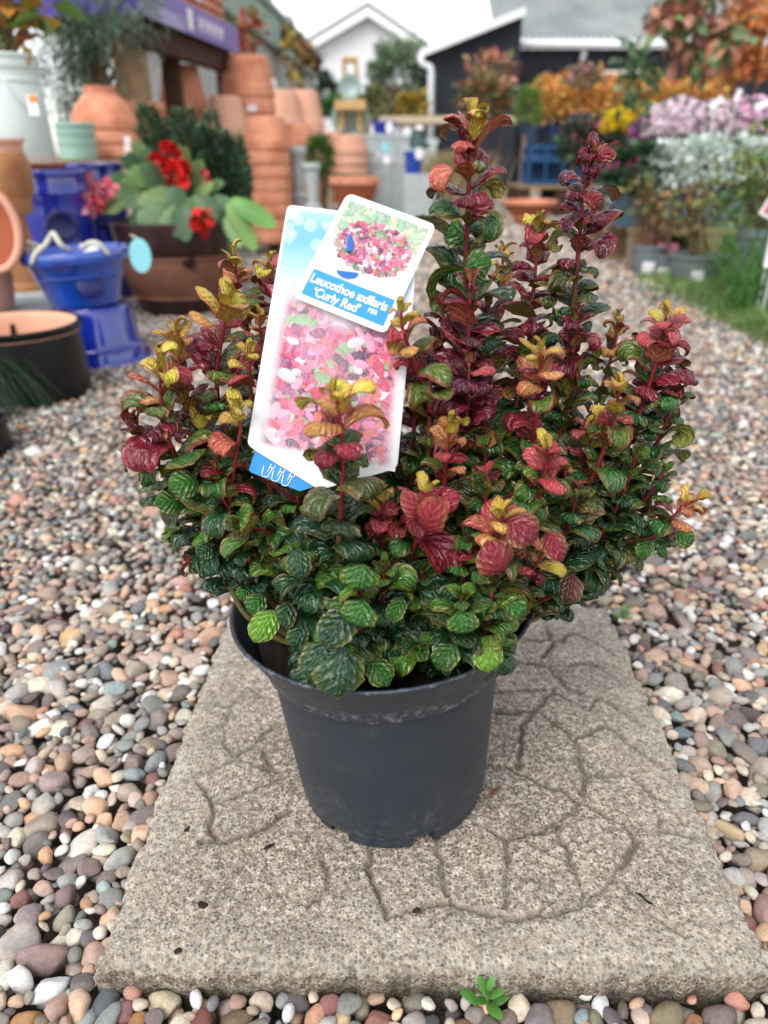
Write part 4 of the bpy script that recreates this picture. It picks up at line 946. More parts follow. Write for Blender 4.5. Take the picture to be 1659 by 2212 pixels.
# ---- blue strip behind the tall label, with three pot-and-sprout signs
dc, dn = plane_frame(on_plane(600, 1010, bc, bn) - bn * 0.0016, R(14), R(2))
strip = empty('blue_label', on_plane(640, 1058, dc, dn)); tag(strip, 'bright blue label tip with three white sprouting pot signs below the tall picture label', 'plant label')
blue_card = surf('blue_card', srgb(46, 148, 222), 0.35, 0.04, 30, 0.5, 0.02)
px_poly('card', round_corners([(560, 950), (536, 1018), (648, 1061), (700, 1045), (690, 960)], [2, 9, 5, 4, 2]), 0, 0.0006, blue_card, strip, dc, dn)
for k, (ox, oy) in enumerate([(0, 0), (21, 9), (42.5, 18.5)]):
    b = MB()
    def st(pts, r=1.1): b.tube([on_plane(x + ox, y + oy, dc, dn) + dn * 0.0004 for x, y in pts], M(r, bc), 5)
    st([(570, 1006), (566, 1026), (568, 1029), (576, 1031), (580, 1028), (588, 1013)]); st([(578, 1020), (587, 1002)], 1.3); st([(584, 1009), (592, 1012), (595, 1008), (594, 1005)], 1.2)
    b.build('pot_sign', white_ink, strip, smooth=True)
# ================================================================== BACKGROUND
q = np.random.default_rng(77)
TERRA = surf('terracotta', srgb(212, 146, 116), 0.8, 0.22, 9, 0.3, 0.15, 90, col2=srgb(182, 108, 80))
TERRA_P = surf('pale_terracotta', srgb(222, 170, 144), 0.85, 0.12, 7, 0.3, 0.15, 90)
TERRA_D = surf('dark_terracotta', srgb(176, 100, 68), 0.8, 0.14, 9, 0.3, 0.15, 90)
BLUE = surf('blue_glaze', srgb(20, 42, 150), 0.13, 0.3, 14, 0.7, 0.1, 40, coat=1.0)
BLUE_L = surf('light_blue_glaze', srgb(26, 74, 172), 0.13, 0.35, 14, 0.7, 0.1, 40, coat=1.0)
BLUE_DK = surf('blue_glaze_emblem', srgb(20, 28, 92), 0.3, 0.3, 30, 0.5, 0.3, 80)
BLACKG = surf('black_glaze', srgb(17, 16, 18), 0.3, 0.4, 20, 0.3, 0.2, 60)
BROWNG = surf('brown_glaze', srgb(54, 34, 30), 0.3, 0.35, 15, 0.5, 0.2, 60)
BROWNB = surf('brown_clay', srgb(122, 82, 66), 0.7, 0.25, 14, 0.3, 0.25, 60)
OCHRE = surf('ochre_clay', srgb(176, 126, 84), 0.65, 0.25, 8, 0.35, 0.25, 60, col2=srgb(140, 88, 52))
MINT = surf('mint_glaze', srgb(150, 184, 170), 0.4, 0.12, 10, 0.5, 0.1, 50)
WHITEP = surf('off_white_plastic', srgb(206, 220, 214), 0.4, 0.06, 6, 0.5, 0.05, 60)
GREYPL = surf('grey_pot_plastic', srgb(112, 120, 126), 0.5, 0.15, 12, 0.4, 0.1, 60)
NAVYPL = surf('navy_pot_plastic', srgb(40, 58, 84), 0.45, 0.2, 12, 0.4, 0.1, 60)
TEALPL = surf('slate_blue_plastic', srgb(78, 104, 120), 0.5, 0.15, 12, 0.4, 0.1, 60)
GREYST = surf('grey_cast_stone', srgb(178, 186, 186), 0.75, 0.15, 16, 0.3, 0.3, 60)
WOOD = surf('weathered_wood', srgb(150, 126, 98), 0.8, 0.25, 18, 0.3, 0.4, 40)
WOOD_D = surf('dark_wood', srgb(74, 52, 38), 0.8, 0.3, 18, 0.3, 0.4, 40)
WOOD_Y = surf('yellow_pine', srgb(196, 160, 108), 0.75, 0.2, 14, 0.3, 0.3, 40)
WHITEPT = surf('white_paint', srgb(232, 234, 238), 0.5, 0.04, 5, 0.4, 0.05, 30)
STICKER = surf('white_sticker', srgb(240, 236, 240), 0.4, 0.04, 40, 0.4, 0)
ORANGE = surf('orange_sticker', srgb(240, 140, 50), 0.5, 0.06, 40, 0.4, 0)
SOILM = surf('pot_soil', srgb(58, 46, 38), 0.95, 0.5, 60, 0.2, 0.6, 120)
LEAFM = attr_mat('foliage', 'col', 0.45, 0.45, 0.22, 0.0, 60)
PETAL = attr_mat('petals', 'col', 0.55, 0.35, 0.25, 0.0, 60)
STEMM = surf('woody_stem', srgb(112, 84, 64), 0.85, 0.3, 40, 0.2, 0.4, 120)
ROPE = surf('rope', srgb(206, 204, 188), 0.85, 0.2, 200, 0.2, 0.6, 300)
def T(p): return Matrix.Translation(p)

def lathe_mesh(name, prof, mat, parent, M4, seg=48, autos=45):
    b = MB(); b.lathe(prof, seg, M4); return b.build(name, mat, parent, smooth=True, autos=autos)
def pot(name, label, cat, base, r0, r1, h, mat, lip=0.16, lipo=1.07, wall=None, inverted=False, group=None, inner=None, seg=44, tilt=None, bulge=0.0, soil=False, bands=()):
    """turned flower pot: body and rim as parts. r0 at the foot, r1 under the rim. Inverted pots stand on the rim"""
    e = empty(name, base); tag(e, label, cat, group)
    wall = wall or 0.07 * r1; lh = lip * h
    M4 = T(base)
    if tilt is not None: M4 = M4 @ tilt
    if inverted: M4 = M4 @ T((0, 0, h)) @ Matrix.Rotation(math.pi, 4, 'X')
    n = 10; prof = [(0.001, 0.0), (r0 * 0.94, 0.0), (r0 * 0.985, 0.006 * h + 0.001), (r0, 0.02 * h + 0.001)]
    for k in range(1, n + 1):
        t = k / n; r = r0 + (r1 - r0) * t + bulge * r1 * math.sin(math.pi * t)
        for (bt, bo) in bands:
            if abs(t - bt) < 0.051: prof += [(r, (t - 0.028) * (h - lh)), (r + bo * r1, (t - 0.014) * (h - lh)), (r + bo * r1, (t + 0.014) * (h - lh)), (r, (t + 0.028) * (h - lh))]; break
        else: prof.append((r, t * (h - lh)))
    lathe_mesh('body', prof, mat, e, M4, seg)
    ro = r1 * lipo; bev = 0.12 * lh
    lathe_mesh('rim', [(r1 * 0.99, h - lh), (ro - bev * 0.5, h - lh), (ro, h - lh + bev), (ro * 1.012, h - bev), (ro, h - bev * 0.3), (ro - wall * 0.3, h), (ro - wall * 0.8, h), (ro - wall * 1.05, h - bev), (r1 - wall * 0.9, h - lh), (r0 - wall * 0.6, 0.1 * h), (0.001, 0.09 * h)], inner or mat, e, M4, seg)
    if inner:
        e.children[-1].name = 'inside'
        lathe_mesh('rim', [(r1 * 0.995, h - lh - 0.001), (ro, h - lh + bev), (ro * 1.016, h - bev), (ro * 1.004, h - bev * 0.2), (ro - wall * 0.3, h + 0.0012), (ro - wall * 0.85, h + 0.0012), (ro - wall * 0.95, h - bev * .4)], mat, e, M4, seg)
    if soil: lathe_mesh('soil', [(0.001, h - lh * 0.75), (r1 * 0.5, h - lh * 0.7), (ro - wall * 1.1, h - lh * 0.8)], SOILM, e, M4, 24)
    return e, M4
def pxpot(px, yt, yb, wt, wb, Y):
    """size of a pot whose top and foot show at yt / yb with widths wt / wb (pixels) at distance Y"""
    a = P(px, yt, Y); b = P(px, yb, Y); return b, M(wb / 2, b), M(wt / 2, a), a.z - b.z
def leaf_cards(pts, dirs, size, cols, q, asp=0.5, droop=0.25, jitter=0.35):
    """folded pointed leaves, six triangles each"""
    n = len(pts); pts = np.asarray(pts); d = np.asarray(dirs, float); d = d / (np.linalg.norm(d, axis=1, keepdims=True) + 1e-9)
    up = q.normal(size=(n, 3)) * 0.6 + np.array([0, 0, 1.0]); s = np.cross(d, up); s /= (np.linalg.norm(s, axis=1, keepdims=True) + 1e-9); nn = np.cross(s, d)
    L = size * q.uniform(1 - jitter, 1 + jitter, n)[:, None]; W = L * asp * 0.5
    p0 = pts; pm = pts + d * L * 0.45 + nn * L * 0.10; pt = pts + d * L - nn * L * droop
    pq = pts + d * L * 0.78 - nn * L * droop * 0.35
    V = np.stack([p0, pm + s * W, pm - nn * L * 0.05, pm - s * W, pq + s * W * 0.7, pq - s * W * 0.7, pt], 1).reshape(-1, 3)
    o = np.arange(n)[:, None] * 7
    tri = np.concatenate([o + np.array(f) for f in [(0, 2, 1), (0, 3, 2)]]); quad = np.concatenate([o + np.array(f) for f in [(1, 2, 6, 4), (2, 3, 5, 6)]])
    c = np.repeat(np.asarray(cols)[:, None, :], 7, 1).reshape(-1, 3)
    return V, [tri, quad], c
def pick(pal, n, q, var=0.2):
    pal = np.array([srgb(*c) for c in pal]); c = pal[q.integers(len(pal), size=n)]; return np.clip(c * q.uniform(1 - var, 1 + var, (n, 1)), 0, 0.9)
def ell_pts(c, r, n, q, inner=0.35, flat=0.0):
    d = q.normal(size=(n, 3)); d /= np.linalg.norm(d, axis=1, keepdims=True)
    if flat: d[:, 2] = np.where(d[:, 2] < -flat, -d[:, 2], d[:, 2])
    rad = q.uniform(inner, 1, n)[:, None] ** 0.6
    lump = 1 + 0.16 * np.sin(d[:, :1] * 7 + c[0] * 9) * np.sin(d[:, 1:2] * 8 + 2) + 0.12 * np.sin(d[:, 2:] * 11 + c[1] * 5)
    return np.array(c) + d * rad * lump * np.array(r), d
def foliage(name, parts, mat, parent):
    Vs, Tr, Qd, Cs, o = [], [], [], [], 0
    for V, (t, qd), c in parts: Vs.append(V); Tr.append(t + o); Qd.append(qd + o); Cs.append(c); o += len(V)
    o_ = link_mesh(name, mesh_np(name, np.concatenate(Vs), [np.concatenate(Tr), np.concatenate(Qd)], False, {'col': np.concatenate(Cs)}), mat, parent); o_['kind'] = 'stuff' if name != 'flower' else 'part'
    if name == 'flower': del o_['kind']
    return o_
def canes(parent, base, tops, r, mat=None, name='stem', bend=0.05):
    for tp in tops:
        b = MB(); bs = Vector(base) + Vector((q.normal(0, r * 3), q.normal(0, r * 3), 0)); tp = Vector(tp); mid = bs.lerp(tp, 0.5) + Vector((q.normal(0, bend), q.normal(0, bend), 0)) * (tp - bs).length
        b.tube(catmull([bs, mid, tp], 8), [r * (1 - 0.07 * k) for k in range(9)], 6); b.build(name, mat or STEMM, parent, smooth=True)
def simple_pot(parent, base, r0, r1, h, mat, seg=28, soil=True):
    M4 = T(base); lathe_mesh('pot', [(0.001, 0.0), (r0, 0.0), (r0 * 1.01, 0.01 * h), (r1 * 0.97, h * 0.86), (r1 * 1.03, h * 0.87), (r1 * 1.06, h * 0.97), (r1 * 1.05, h), (r1 * 0.98, h), (r1 * 0.96, h * 0.93), (r1 * 0.9, h * 0.8)], mat, parent, M4, seg)
    if soil: lathe_mesh('soil', [(0.001, h * 0.90), (r1 * 0.97, h * 0.88)], SOILM, parent, M4, seg)
ORD = ['topmost', 'second', 'third', 'fourth', 'fifth', 'sixth', 'seventh', 'eighth', 'ninth', 'tenth', 'eleventh', 'twelfth']
GRD = -0.035

# ---- black-glazed planter, lower left
Y = 1.70; base = Vector((P(42, 800, Y).x, Y, GRD)); top = P(42, 697, Y)
e, M4 = pot('black_planter', 'round black glazed planter with bare terracotta inside at the left edge', 'planter', base, M(138, base), M(139, top), top.z - GRD, BLACKG, lip=0.10, lipo=1.05, inner=TERRA_P, bulge=0.02)
b = MB(); p = P(28, 713, Y + M(120, top)); b.box(p, (0.012, 0.006, 0.03)); b.build('hanging_slot', BLACKG, e)
# second dark planter cut by the frame at the lower left corner, with a dark ornamental grass between
Y = 1.28; base = Vector((P(-62, 1040, Y).x, Y, GRD)); top = P(-62, 905, Y)
e, M4 = pot('black_planter', 'black plastic tub cut off by the left frame edge below the glazed planter', 'planter', base, M(98, base), M(100, top), top.z - GRD, BLACKG, lip=0.14, lipo=1.05)
gr = empty('ornamental_grass', G(20, 900, GRD)); tag(gr, 'dark green fine-bladed grass drooping beside the black planter at left', 'grass plant')
def grass_blades(name, base, n, length, width, spread, pal, parent, q, lean=(0, 0, 0), br=0.03, arch=0.5):
    Vs, Cs, Qs = [], [], []; o = 0; K = 6
    for k in range(n):
        a = q.uniform(0, 6.28); L = length * q.uniform(0.55, 1.1); out = np.array([math.cos(a), math.sin(a), 0]) * spread * q.uniform(0.2, 1) + np.array(lean)
        p = np.array(base) + np.array([q.normal(0, br), q.normal(0, br), 0]); sd = np.cross(out + 1e-4, [0, 0, 1.0]); sd /= np.linalg.norm(sd) + 1e-9
        c = np.array(srgb(*pal[q.integers(len(pal))])) * q.uniform(0.75, 1.2)
        for j in range(K):
            t = j / (K - 1); c0 = p + out * L * (t ** 1.3) + np.array([0, 0, 1]) * L * (t - arch * t * t * 1.15); w = width * (1 - t) ** 0.7 + 0.0003
            Vs += [c0 - sd * w / 2, c0 + sd * w / 2]; Cs += [c, c]
        Qs += [(o + 2 * j, o + 2 * j + 1, o + 2 * j + 3, o + 2 * j + 2) for j in range(K - 1)]; o += 2 * K
    return link_mesh(name, mesh_np(name, np.array(Vs), np.array(Qs), True, {'col': np.array(Cs)}), LEAFM, parent)
b0 = G(-40, 900, GRD)
grass_blades('blades', b0 + Vector((0, 0, 0.10)), 260, 0.21, 0.0035, 0.5, [(38, 62, 44), (52, 84, 56), (30, 48, 40), (72, 98, 70)], gr, q, lean=(0.55, -0.25, -0.1), br=0.03, arch=1.2)

# ---- blue glazed pots on the left
Y = G(250, 805, GRD).y + 0.13; base = Vector((P(216, 740, Y).x, Y, GRD)); top = P(216, 655, Y)
hB = top.z - GRD
pot('blue_pot', 'upturned royal blue glazed pot under the blue bowl at left', 'pot', base, M(74, top), M(92, base), hB, BLUE, lip=0.12, lipo=1.13, inverted=True, bands=((0.8, 0.02),))
base = Vector((P(190, 655, Y).x, Y - 0.01, top.z)); rt = P(176, 546, Y); tl = Matrix.Rotation(R(-3), 4, 'Y')
e, M4 = pot('blue_bowl', 'open royal blue glazed bowl pot with white rope standing on an upturned blue pot', 'pot', base, M(70, base), M(101, rt), rt.z - base.z + 0.012, BLUE_L, lip=0.20, lipo=1.12, tilt=tl, bands=((0.74, 0.03),))
r_ = M(101, rt); rz = rt.z - base.z + 0.012
emb = MB(); aa = R(-58)
emb.lathe([(0.001, 0.004), (M(24, rt), 0.003), (M(27, rt), 0.0)], 24, M4 @ Matrix.Rotation(aa, 4, 'Z') @ T((r_ * 0.875, 0, rz * 0.42)) @ Matrix.Rotation(R(90 - 14), 4, 'Y')); emb.build('emblem', BLUE_DK, e, smooth=True)
for (a, pts) in [(R(200), [(0.98, -.02), (1.02, .012), (.9, .02), (.72, .012), (.68, 0), (.78, -.01), (.86, .01)]), (R(262), [(1.16, -.03), (1.12, .0), (.95, .02), (.85, .045), (.95, .05), (1.05, .02), (.9, .0)]), (R(320), [(.8, .0), (1.0, .016), (1.14, .012), (1.18, -.02)])]:
    b = MB(); w = [M4 @ Vector((r_ * s * math.cos(a + 0.12 * i - .3), r_ * s * math.sin(a + 0.12 * i - .3), rz + z * 0.8 + 0.006)) for i, (s, z) in enumerate(pts)]
    b.tube(catmull(w, 24), 0.0065, 7); b.build('rope_handle', ROPE, e, smooth=True)
tg = empty('hang_tag', M4 @ Vector((r_ * 1.14, -0.03, rz - 0.03))); tag(tg, 'pale turquoise oval hang tag on the rim of the blue bowl pot', 'tag')
pts = []; c0 = P(303, 552, Y - 0.10)
for k in range(24): a = 2 * math.pi * k / 24; pts.append(c0 + Vector((M(22, c0) * math.cos(a), 0.2 * M(22, c0) * math.cos(a), M(36, c0) * math.sin(a))))
b = MB(); b.poly(pts[::-1], 0.002, (0, -1, 0)); b.build('card', surf('turquoise_card', srgb(142, 212, 224), 0.4, 0.05, 20, 0.4, 0), tg)
b = MB(); b.tube([c0 + Vector((0, 0, M(34, c0))), c0 + Vector((-M(20, c0), 0.02, M(40, c0)))], 0.002, 5); b.build('string', ROPE, tg)
for (px, yr, w, Y, lab) in [(105, 366, 158, 2.62, 'tall royal blue glazed planter with round emblem carrying the white bucket'), (196, 352, 136, 3.02, 'tall royal blue glazed planter half hidden behind the pink begonia flowers')]:
    rt = P(px, yr, Y); base = Vector((rt.x, Y, GRD))
    e, M4 = pot('blue_planter', lab, 'planter', base, M(w * 0.36, rt), M(w * 0.46, rt), rt.z - GRD, BLUE, lip=0.045, lipo=1.06, bulge=0.12, bands=((0.86, 0.035),))
    emb = MB(); aa = R(-62); hh = rt.z - GRD
    emb.lathe([(0.001, 0.008), (M(24, rt), 0.006), (M(30, rt), 0.012), (M(33, rt), 0.0)], 28, M4 @ Matrix.Rotation(aa, 4, 'Z') @ T((M(w * 0.455, rt), 0, hh * 0.66)) @ Matrix.Rotation(R(88), 4, 'Y')); emb.build('emblem', BLUE_DK, e, smooth=True)
    if px == 105: bluetop = (rt.copy(), M(w * 0.46, rt))
# white bucket on the blue planter, with a young plant in it
rt, rr = bluetop; zt = rt.z + 0.004; Y = rt.y; bx = P(46, 345, Y).x
sc = MB(); sc.lathe([(0.001, 0), (M(84, rt), 0), (M(92, rt), 0.012), (M(86, rt), 0.013), (M(80, rt), 0.006), (0.001, 0.006)], 40, T((bx, Y, zt))); so = sc.build('saucer', TERRA_D, smooth=True, autos=40); tag(so, 'flat terracotta saucer between the white bucket and the blue planter', 'saucer')
zb = zt + 0.014; tp = P(46, 118, Y); hb = tp.z - zb
e = empty('bucket', (bx, Y, zb)); tag(e, 'pale mint white plastic bucket with ridged rim and price sticker at upper left', 'bucket')
rb, rtp = M(71, P(46, 340, Y)), M(70, tp)
lathe_mesh('body', [(0.001, 0), (rb * .97, 0), (rb, 0.006), (rb + (rtp - rb) * .72, hb * .72), (rtp, hb * .735), (rtp * 1.03, hb * .745), (rtp * 1.03, hb * .775), (rtp * .99, hb * .785), (rtp * .99, hb * .86), (rtp * 1.03, hb * .87), (rtp * 1.04, hb * .91), (rtp * 1.0, hb * .92), (rtp * 1.0, hb * .955), (rtp * 1.04, hb * .965), (rtp * 1.045, hb * .99), (rtp * 1.02, hb), (rtp * .97, hb), (rtp * .95, hb * .9)], WHITEP, e, T((bx, Y, zb)), 48, 35)
lathe_mesh('soil', [(0.001, hb * .93), (rtp * .97, hb * .92)], SOILM, e, T((bx, Y, zb)), 32)
b = MB(); hp = []
for k in range(11): a = R(-70) + R(66) * k / 10; hp.append((bx + rtp * 1.05 * math.cos(a), Y + rtp * 1.05 * math.sin(a), zb + hb * (0.76 - 0.26 * math.sin(math.pi * k / 10))))
b.tube(hp, 0.003, 6); b.build('handle', WHITEP, e, smooth=True)
def sticker(name, px, py, w, h, Y, mat, parent, th=0.0015):
    c = P(px, py, Y); b = MB(); b.box(c, (M(w, c), th, M(h, c))); return b.build(name, mat, parent)
Ys = Y - rtp * 0.98
sticker('price_sticker', 71, 227, 22, 40, Ys, STICKER, e); sticker('price_dot', 71, 213, 16, 13, Ys - 0.002, ORANGE, e)
pl = empty('young_shrub', (bx, Y, zb + hb * .93)); tag(pl, 'young shrub with green and orange leaves growing out of the white bucket', 'shrub')
bb = Vector((bx, Y, zb + hb * .92)); tops = [P(82, -60, Y), P(30, -70, Y), P(110, 10, Y - .05), P(-20, -30, Y), P(60, -20, Y + .1)]
canes(pl, bb, tops, 0.004)
for k in range(60):
    tp_ = tops[k % 5]; c = bb.lerp(tp_, q.uniform(.3, 1)); d = Vector((q.normal(), q.normal(), q.normal(0, .5))).normalized()
    V, (t1, q1), cc = leaf_cards([c[:]], [d[:]], 0.075, pick([(120, 150, 70), (170, 140, 50), (150, 90, 50), (150, 170, 120), (96, 130, 60), (190, 130, 40)], 1, q), q, 0.55)
    link_mesh('leaf', mesh_np('leaf', V, [t1, q1], True, {'col': cc}), LEAFM, pl)

# ---- display bench that carries the rear terracotta
def bench(name, label, x0, x1, y0, y1, z, mat, cat='bench', th=0.04, n=5):
    e = empty(name, ((x0 + x1) / 2, (y0 + y1) / 2, GRD)); tag(e, label, cat)
    for k in range(n):
        w = (y1 - y0) / n; b = MB(); b.box(((x0 + x1) / 2, y0 + w * (k + .5), z - th / 2), (x1 - x0, w * 0.93, th)); b.build('plank', mat, e)
    for x in (x0 + .05, x1 - .05):
        for y in (y0 + .05, y1 - .05):
            b = MB(); b.box((x, y, (GRD + z - th) / 2), (0.07, 0.07, z - th - GRD)); b.build('leg', mat, e)
    return e
xa, xb = P(60, 345, 3.5).x, P(500, 340, 3.5).x
bench('display_bench', 'low timber display bench behind the blue planters and begonia', xa, P(330, 345, 3.4).x, 3.32, 4.1, P(200, 346, 3.32).z, WOOD)
zben = P(200, 346, 3.32).z
rt = P(160, 265, 3.45); b0 = Vector((rt.x, 3.45, zben)); pot('mint_pot', 'mint green glazed pot with two raised ridges beside the white bucket', 'pot', b0, M(38, rt), M(40, rt), rt.z - zben, MINT, lip=0.12, lipo=1.04, bands=((0.5, 0.05), (0.8, 0.05)))
# squat terracotta pots stacked on the bench
Y = 3.72
for k in range(3):
    z0 = zben + k * 0.055; px = 232; c = Vector((P(px, 300, Y).x, Y, z0)); e = empty('terracotta_jar', c); tag(e, ['squat terracotta jar, lowest of three nested under each other beside mint pot', 'squat terracotta jar, middle one of three nested beside mint pot', 'squat shouldered terracotta jar with collar, topmost of three beside the mint pot'][k], 'jar', 'nested squat jars')
    R0 = M(69, c); hh = 0.175
    lathe_mesh('body', [(0.001, 0), (R0 * .9, 0), (R0, .012), (R0, .045), (R0 * .97, .05), (R0 * .93, .075), (R0 * .80, .105), (R0 * .60, .135), (R0 * .5, .148)], TERRA, e, T(c), 40)
    lathe_mesh('rim', [(R0 * .49, .147), (R0 * .50, .150), (R0 * .47, .165), (R0 * .50, .178), (R0 * .46, .178), (R0 * .42, .15)], TERRA, e, T(c), 40)
    sticker('price_sticker', 275, 336 - k * 17, 13, 13, Y - R0 * .8, STICKER, e)
rt = P(285, 222, 4.0); b0 = Vector((rt.x, 3.98, zben)); pot('terracotta_pot', 'upright terracotta pot standing behind the squat jars', 'pot', b0, M(48, rt), M(66, rt), rt.z - zben, TERRA, lip=0.16)

# ---- terracotta stacks (pots nested upside down)
def stack(n, px, ytop, wcap, wrim, hp_px, Y, lab, mat=TERRA, step_px=26, zmin=None, stick=()):
    top = P(px, ytop, Y); r0, r1, h, st = M(wcap / 2, top), M(wrim / 2, top), M(hp_px, top), M(step_px, top)
    z = top.z - h
    for k in range(n):
        if zmin is not None and z < zmin: break
        e, M4 = pot('terracotta_pot', '%s upturned pot in %s' % (ORD[k], lab), 'pot', Vector((top.x + q.normal(0, .002), Y + q.normal(0, .002), z)), r0, r1 * .955, h, mat, lip=min(.5, st * .93 / h), lipo=1.05, inverted=True, group='upturned terracotta pots in stacks', seg=40)
        if k in stick:
            c = P(px + 12, proj((top.x, Y, z + st * .45))[1], Y - r1 * 1.02); b = MB(); b.box(c, (M(20, c), 0.002, M(13, c))); b.build('price_sticker', STICKER, e)
        z -= st
    return z
stack(8, 571, 252, 82, 102, 66, 4.4, 'the tall terracotta stack nearest the picture label', TERRA, 27, GRD - 0.01)
pb = P(532, 345, 5.1)
b = bench('display_bench', 'dark timber trestle carrying the big terracotta stacks under the purple shelf', P(330, 300, 5).x, P(612, 300, 5).x, 4.62, 5.5, P(480, 330, 4.62).z, WOOD_D); zb2 = P(480, 330, 4.62).z
stack(6, 532, 122, 92, 112, 80, 5.1, 'the big terracotta stack below the shelf end', TERRA, 33, zb2 - .01, stick=(1,))
stack(3, 388, 142, 74, 100, 88, 4.85, 'the terracotta stack below the middle of the purple shelf', TERRA, 34, zb2 - .01)
stack(2, 484, 208, 66, 98, 96, 4.75, 'the short terracotta stack between two taller stacks', TERRA_P, 30, zb2 - .01)
stack(6, 640, 268, 54, 72, 52, 5.3, 'the slim terracotta stack right behind the tall one', TERRA, 24, GRD - .01)
stack(3, 600, 196, 80, 104, 84, 6.4, 'the pale far stack beside the big stack', TERRA_P, 34, 0.2)
stack(3, 652, 196, 70, 92, 84, 6.6, 'the pale far stack nearest the white house', TERRA_P, 34, 0.2)
bench('display_bench', 'far timber trestle under the two pale terracotta stacks', P(560, 300, 6.5).x, P(700, 300, 6.5).x, 6.2, 6.9, P(640, 300, 6.5).z - .02, WOOD)
zz = stack(4, 742, 292, 92, 104, 40, 6.9, 'the wide terracotta bowl stack behind the open bowl', TERRA_P, 20, GRD, stick=(3,))
zz = stack(3, 700, 284, 70, 84, 44, 7.4, 'the small bowl stack behind the round conifer', TERRA_P, 26, GRD)
bench('display_bench', 'low plank stand under the terracotta bowl stacks', P(655, 380, 7.1).x, P(800, 380, 7.1).x, 6.6, 7.8, P(742, 372, 6.9).z, WOOD)
for (px, yt, yb, w, nm) in [(765, 374, 430, 110, 'wide open terracotta bowl on the gravel above the name card'), (1146, 424, 490, 118, 'shallow terracotta bowl on the gravel beside the blue crate')]:
    Y = G(px, yb, GRD).y + .1; Y = min(Y, 6.2); rt = P(px, (yt + 8), Y); r = M(w / 2, rt); hh = rt.z - GRD
    e = empty('terracotta_bowl', (rt.x, Y, GRD)); tag(e, nm, 'bowl')
    lathe_mesh('body', [(0.001, 0), (r * .45, 0), (r * .48, .01), (r * .62, hh * .35), (r * .85, hh * .72), (r * .95, hh * .86)], TERRA_D, e, T((rt.x, Y, GRD)), 44)
    lathe_mesh('rim', [(r * .94, hh * .85), (r * .99, hh * .86), (r * 1.0, hh * .98), (r * .97, hh), (r * .92, hh), (r * .9, hh * .86), (r * .6, hh * .3), (0.001, hh * .2)], TERRA, e, T((rt.x, Y, GRD)), 44)

# ---- ochre pots and chiminea at the left edge
Y = 2.32
st_ = MB(); c = P(50, 640, 2.2); st_.box((c.x - .1, 2.25, GRD + (c.z - GRD) / 2), (0.50, 0.42, max(.03, c.z - GRD))); so = st_.build('stone_plinth', GREYST, bevel=0.01); tag(so, 'pale stone plinth under the ochre pots at the left edge', 'plinth'); zp = max(GRD + .03, c.z)
c = Vector((P(8, 380, Y).x, Y, zp)); pz_ = proj((c.x, Y, zp + .05)); rp = M((92 - pz_[0]) / 1.02, (c.x, Y, zp + .05)); z1 = P(8, 462, Y).z
e = empty('ribbed_pot', c); tag(e, 'upturned ribbed brown clay pot beneath the ochre vase at left edge', 'pot')
prof = [(rp * 1.04, 0), (rp * 1.06, .012), (rp * 1.04, .024), (rp * .98, .026)]
nr = 26
for k in range(nr): t = k / nr; r = rp * (.98 - .42 * t); prof += [(r, .03 + (z1 - zp - .03) * t), (r + .0028, .03 + (z1 - zp - .03) * (t + .5 / nr))]
prof += [(rp * .5, z1 - zp), (0.001, z1 - zp)]
lathe_mesh('body', prof, OCHRE, e, T(c), 44, 60)
c2 = Vector((c.x, Y, z1)); z2 = P(8, 299, Y).z; hv = z2 - z1; rv = M(58, P(8, 380, Y))
e = empty('ochre_vase', c2); tag(e, 'ochre clay vase with flared collar on the upturned ribbed pot', 'vase')
lathe_mesh('body', [(0.001, 0), (rv * .72, 0), (rv * .8, .01), (rv * .84, hv * .2), (rv * .86, hv * .24), (rv * .97, hv * .3), (rv * 1.0, hv * .5), (rv * .98, hv * .68), (rv * .88, hv * .8), (rv * .84, hv * .82)], OCHRE, e, T(c2), 44)
lathe_mesh('collar', [(rv * .83, hv * .815), (rv * .84, hv * .83), (rv * .82, hv * .9), (rv * .9, hv * .955), (rv * .95, hv * .96), (rv * .95, hv), (rv * .86, hv), (rv * .74, hv * .88)], TERRA_P, e, T(c2), 44)
Y = 2.0; cc = P(-42, 645, Y); e = empty('wide_mouth_pot', (cc.x, Y, zp)); tag(e, 'pale clay pot with thick oval mouth cut off by the left frame edge', 'pot')
r0 = M(84, cc); h0 = P(-42, 395, Y).z - zp
lathe_mesh('body', [(0.001, 0), (r0 * .72, 0), (r0 * .8, .02), (r0 * .86, h0 * .25), (r0 * .8, h0 * .6), (r0 * .6, h0 * .85), (r0 * .45, h0), (r0 * .38, h0)], TERRA_P, e, T((cc.x, Y, zp)), 40)
mo = MB(); mc = P(-24, 497, Y - r0 * .95); mz = M(84, mc); mx = M(56, mc); pts = []
for k in range(33): a = 2 * math.pi * k / 32; pts.append(mc + Vector((mx * math.cos(a), 0.25 * mx * math.cos(a), mz * math.sin(a))))
mo.tube(pts, M(9, mc), 8, cap=False); mo.build('mouth_rim', TERRA_P, e, smooth=True)
mo = MB(); mo.poly([p + Vector((0, .012, 0)) for p in pts[:-1]][::-1], .03, (0, -1, 0)); mo.build('opening', TERRA_D, e)

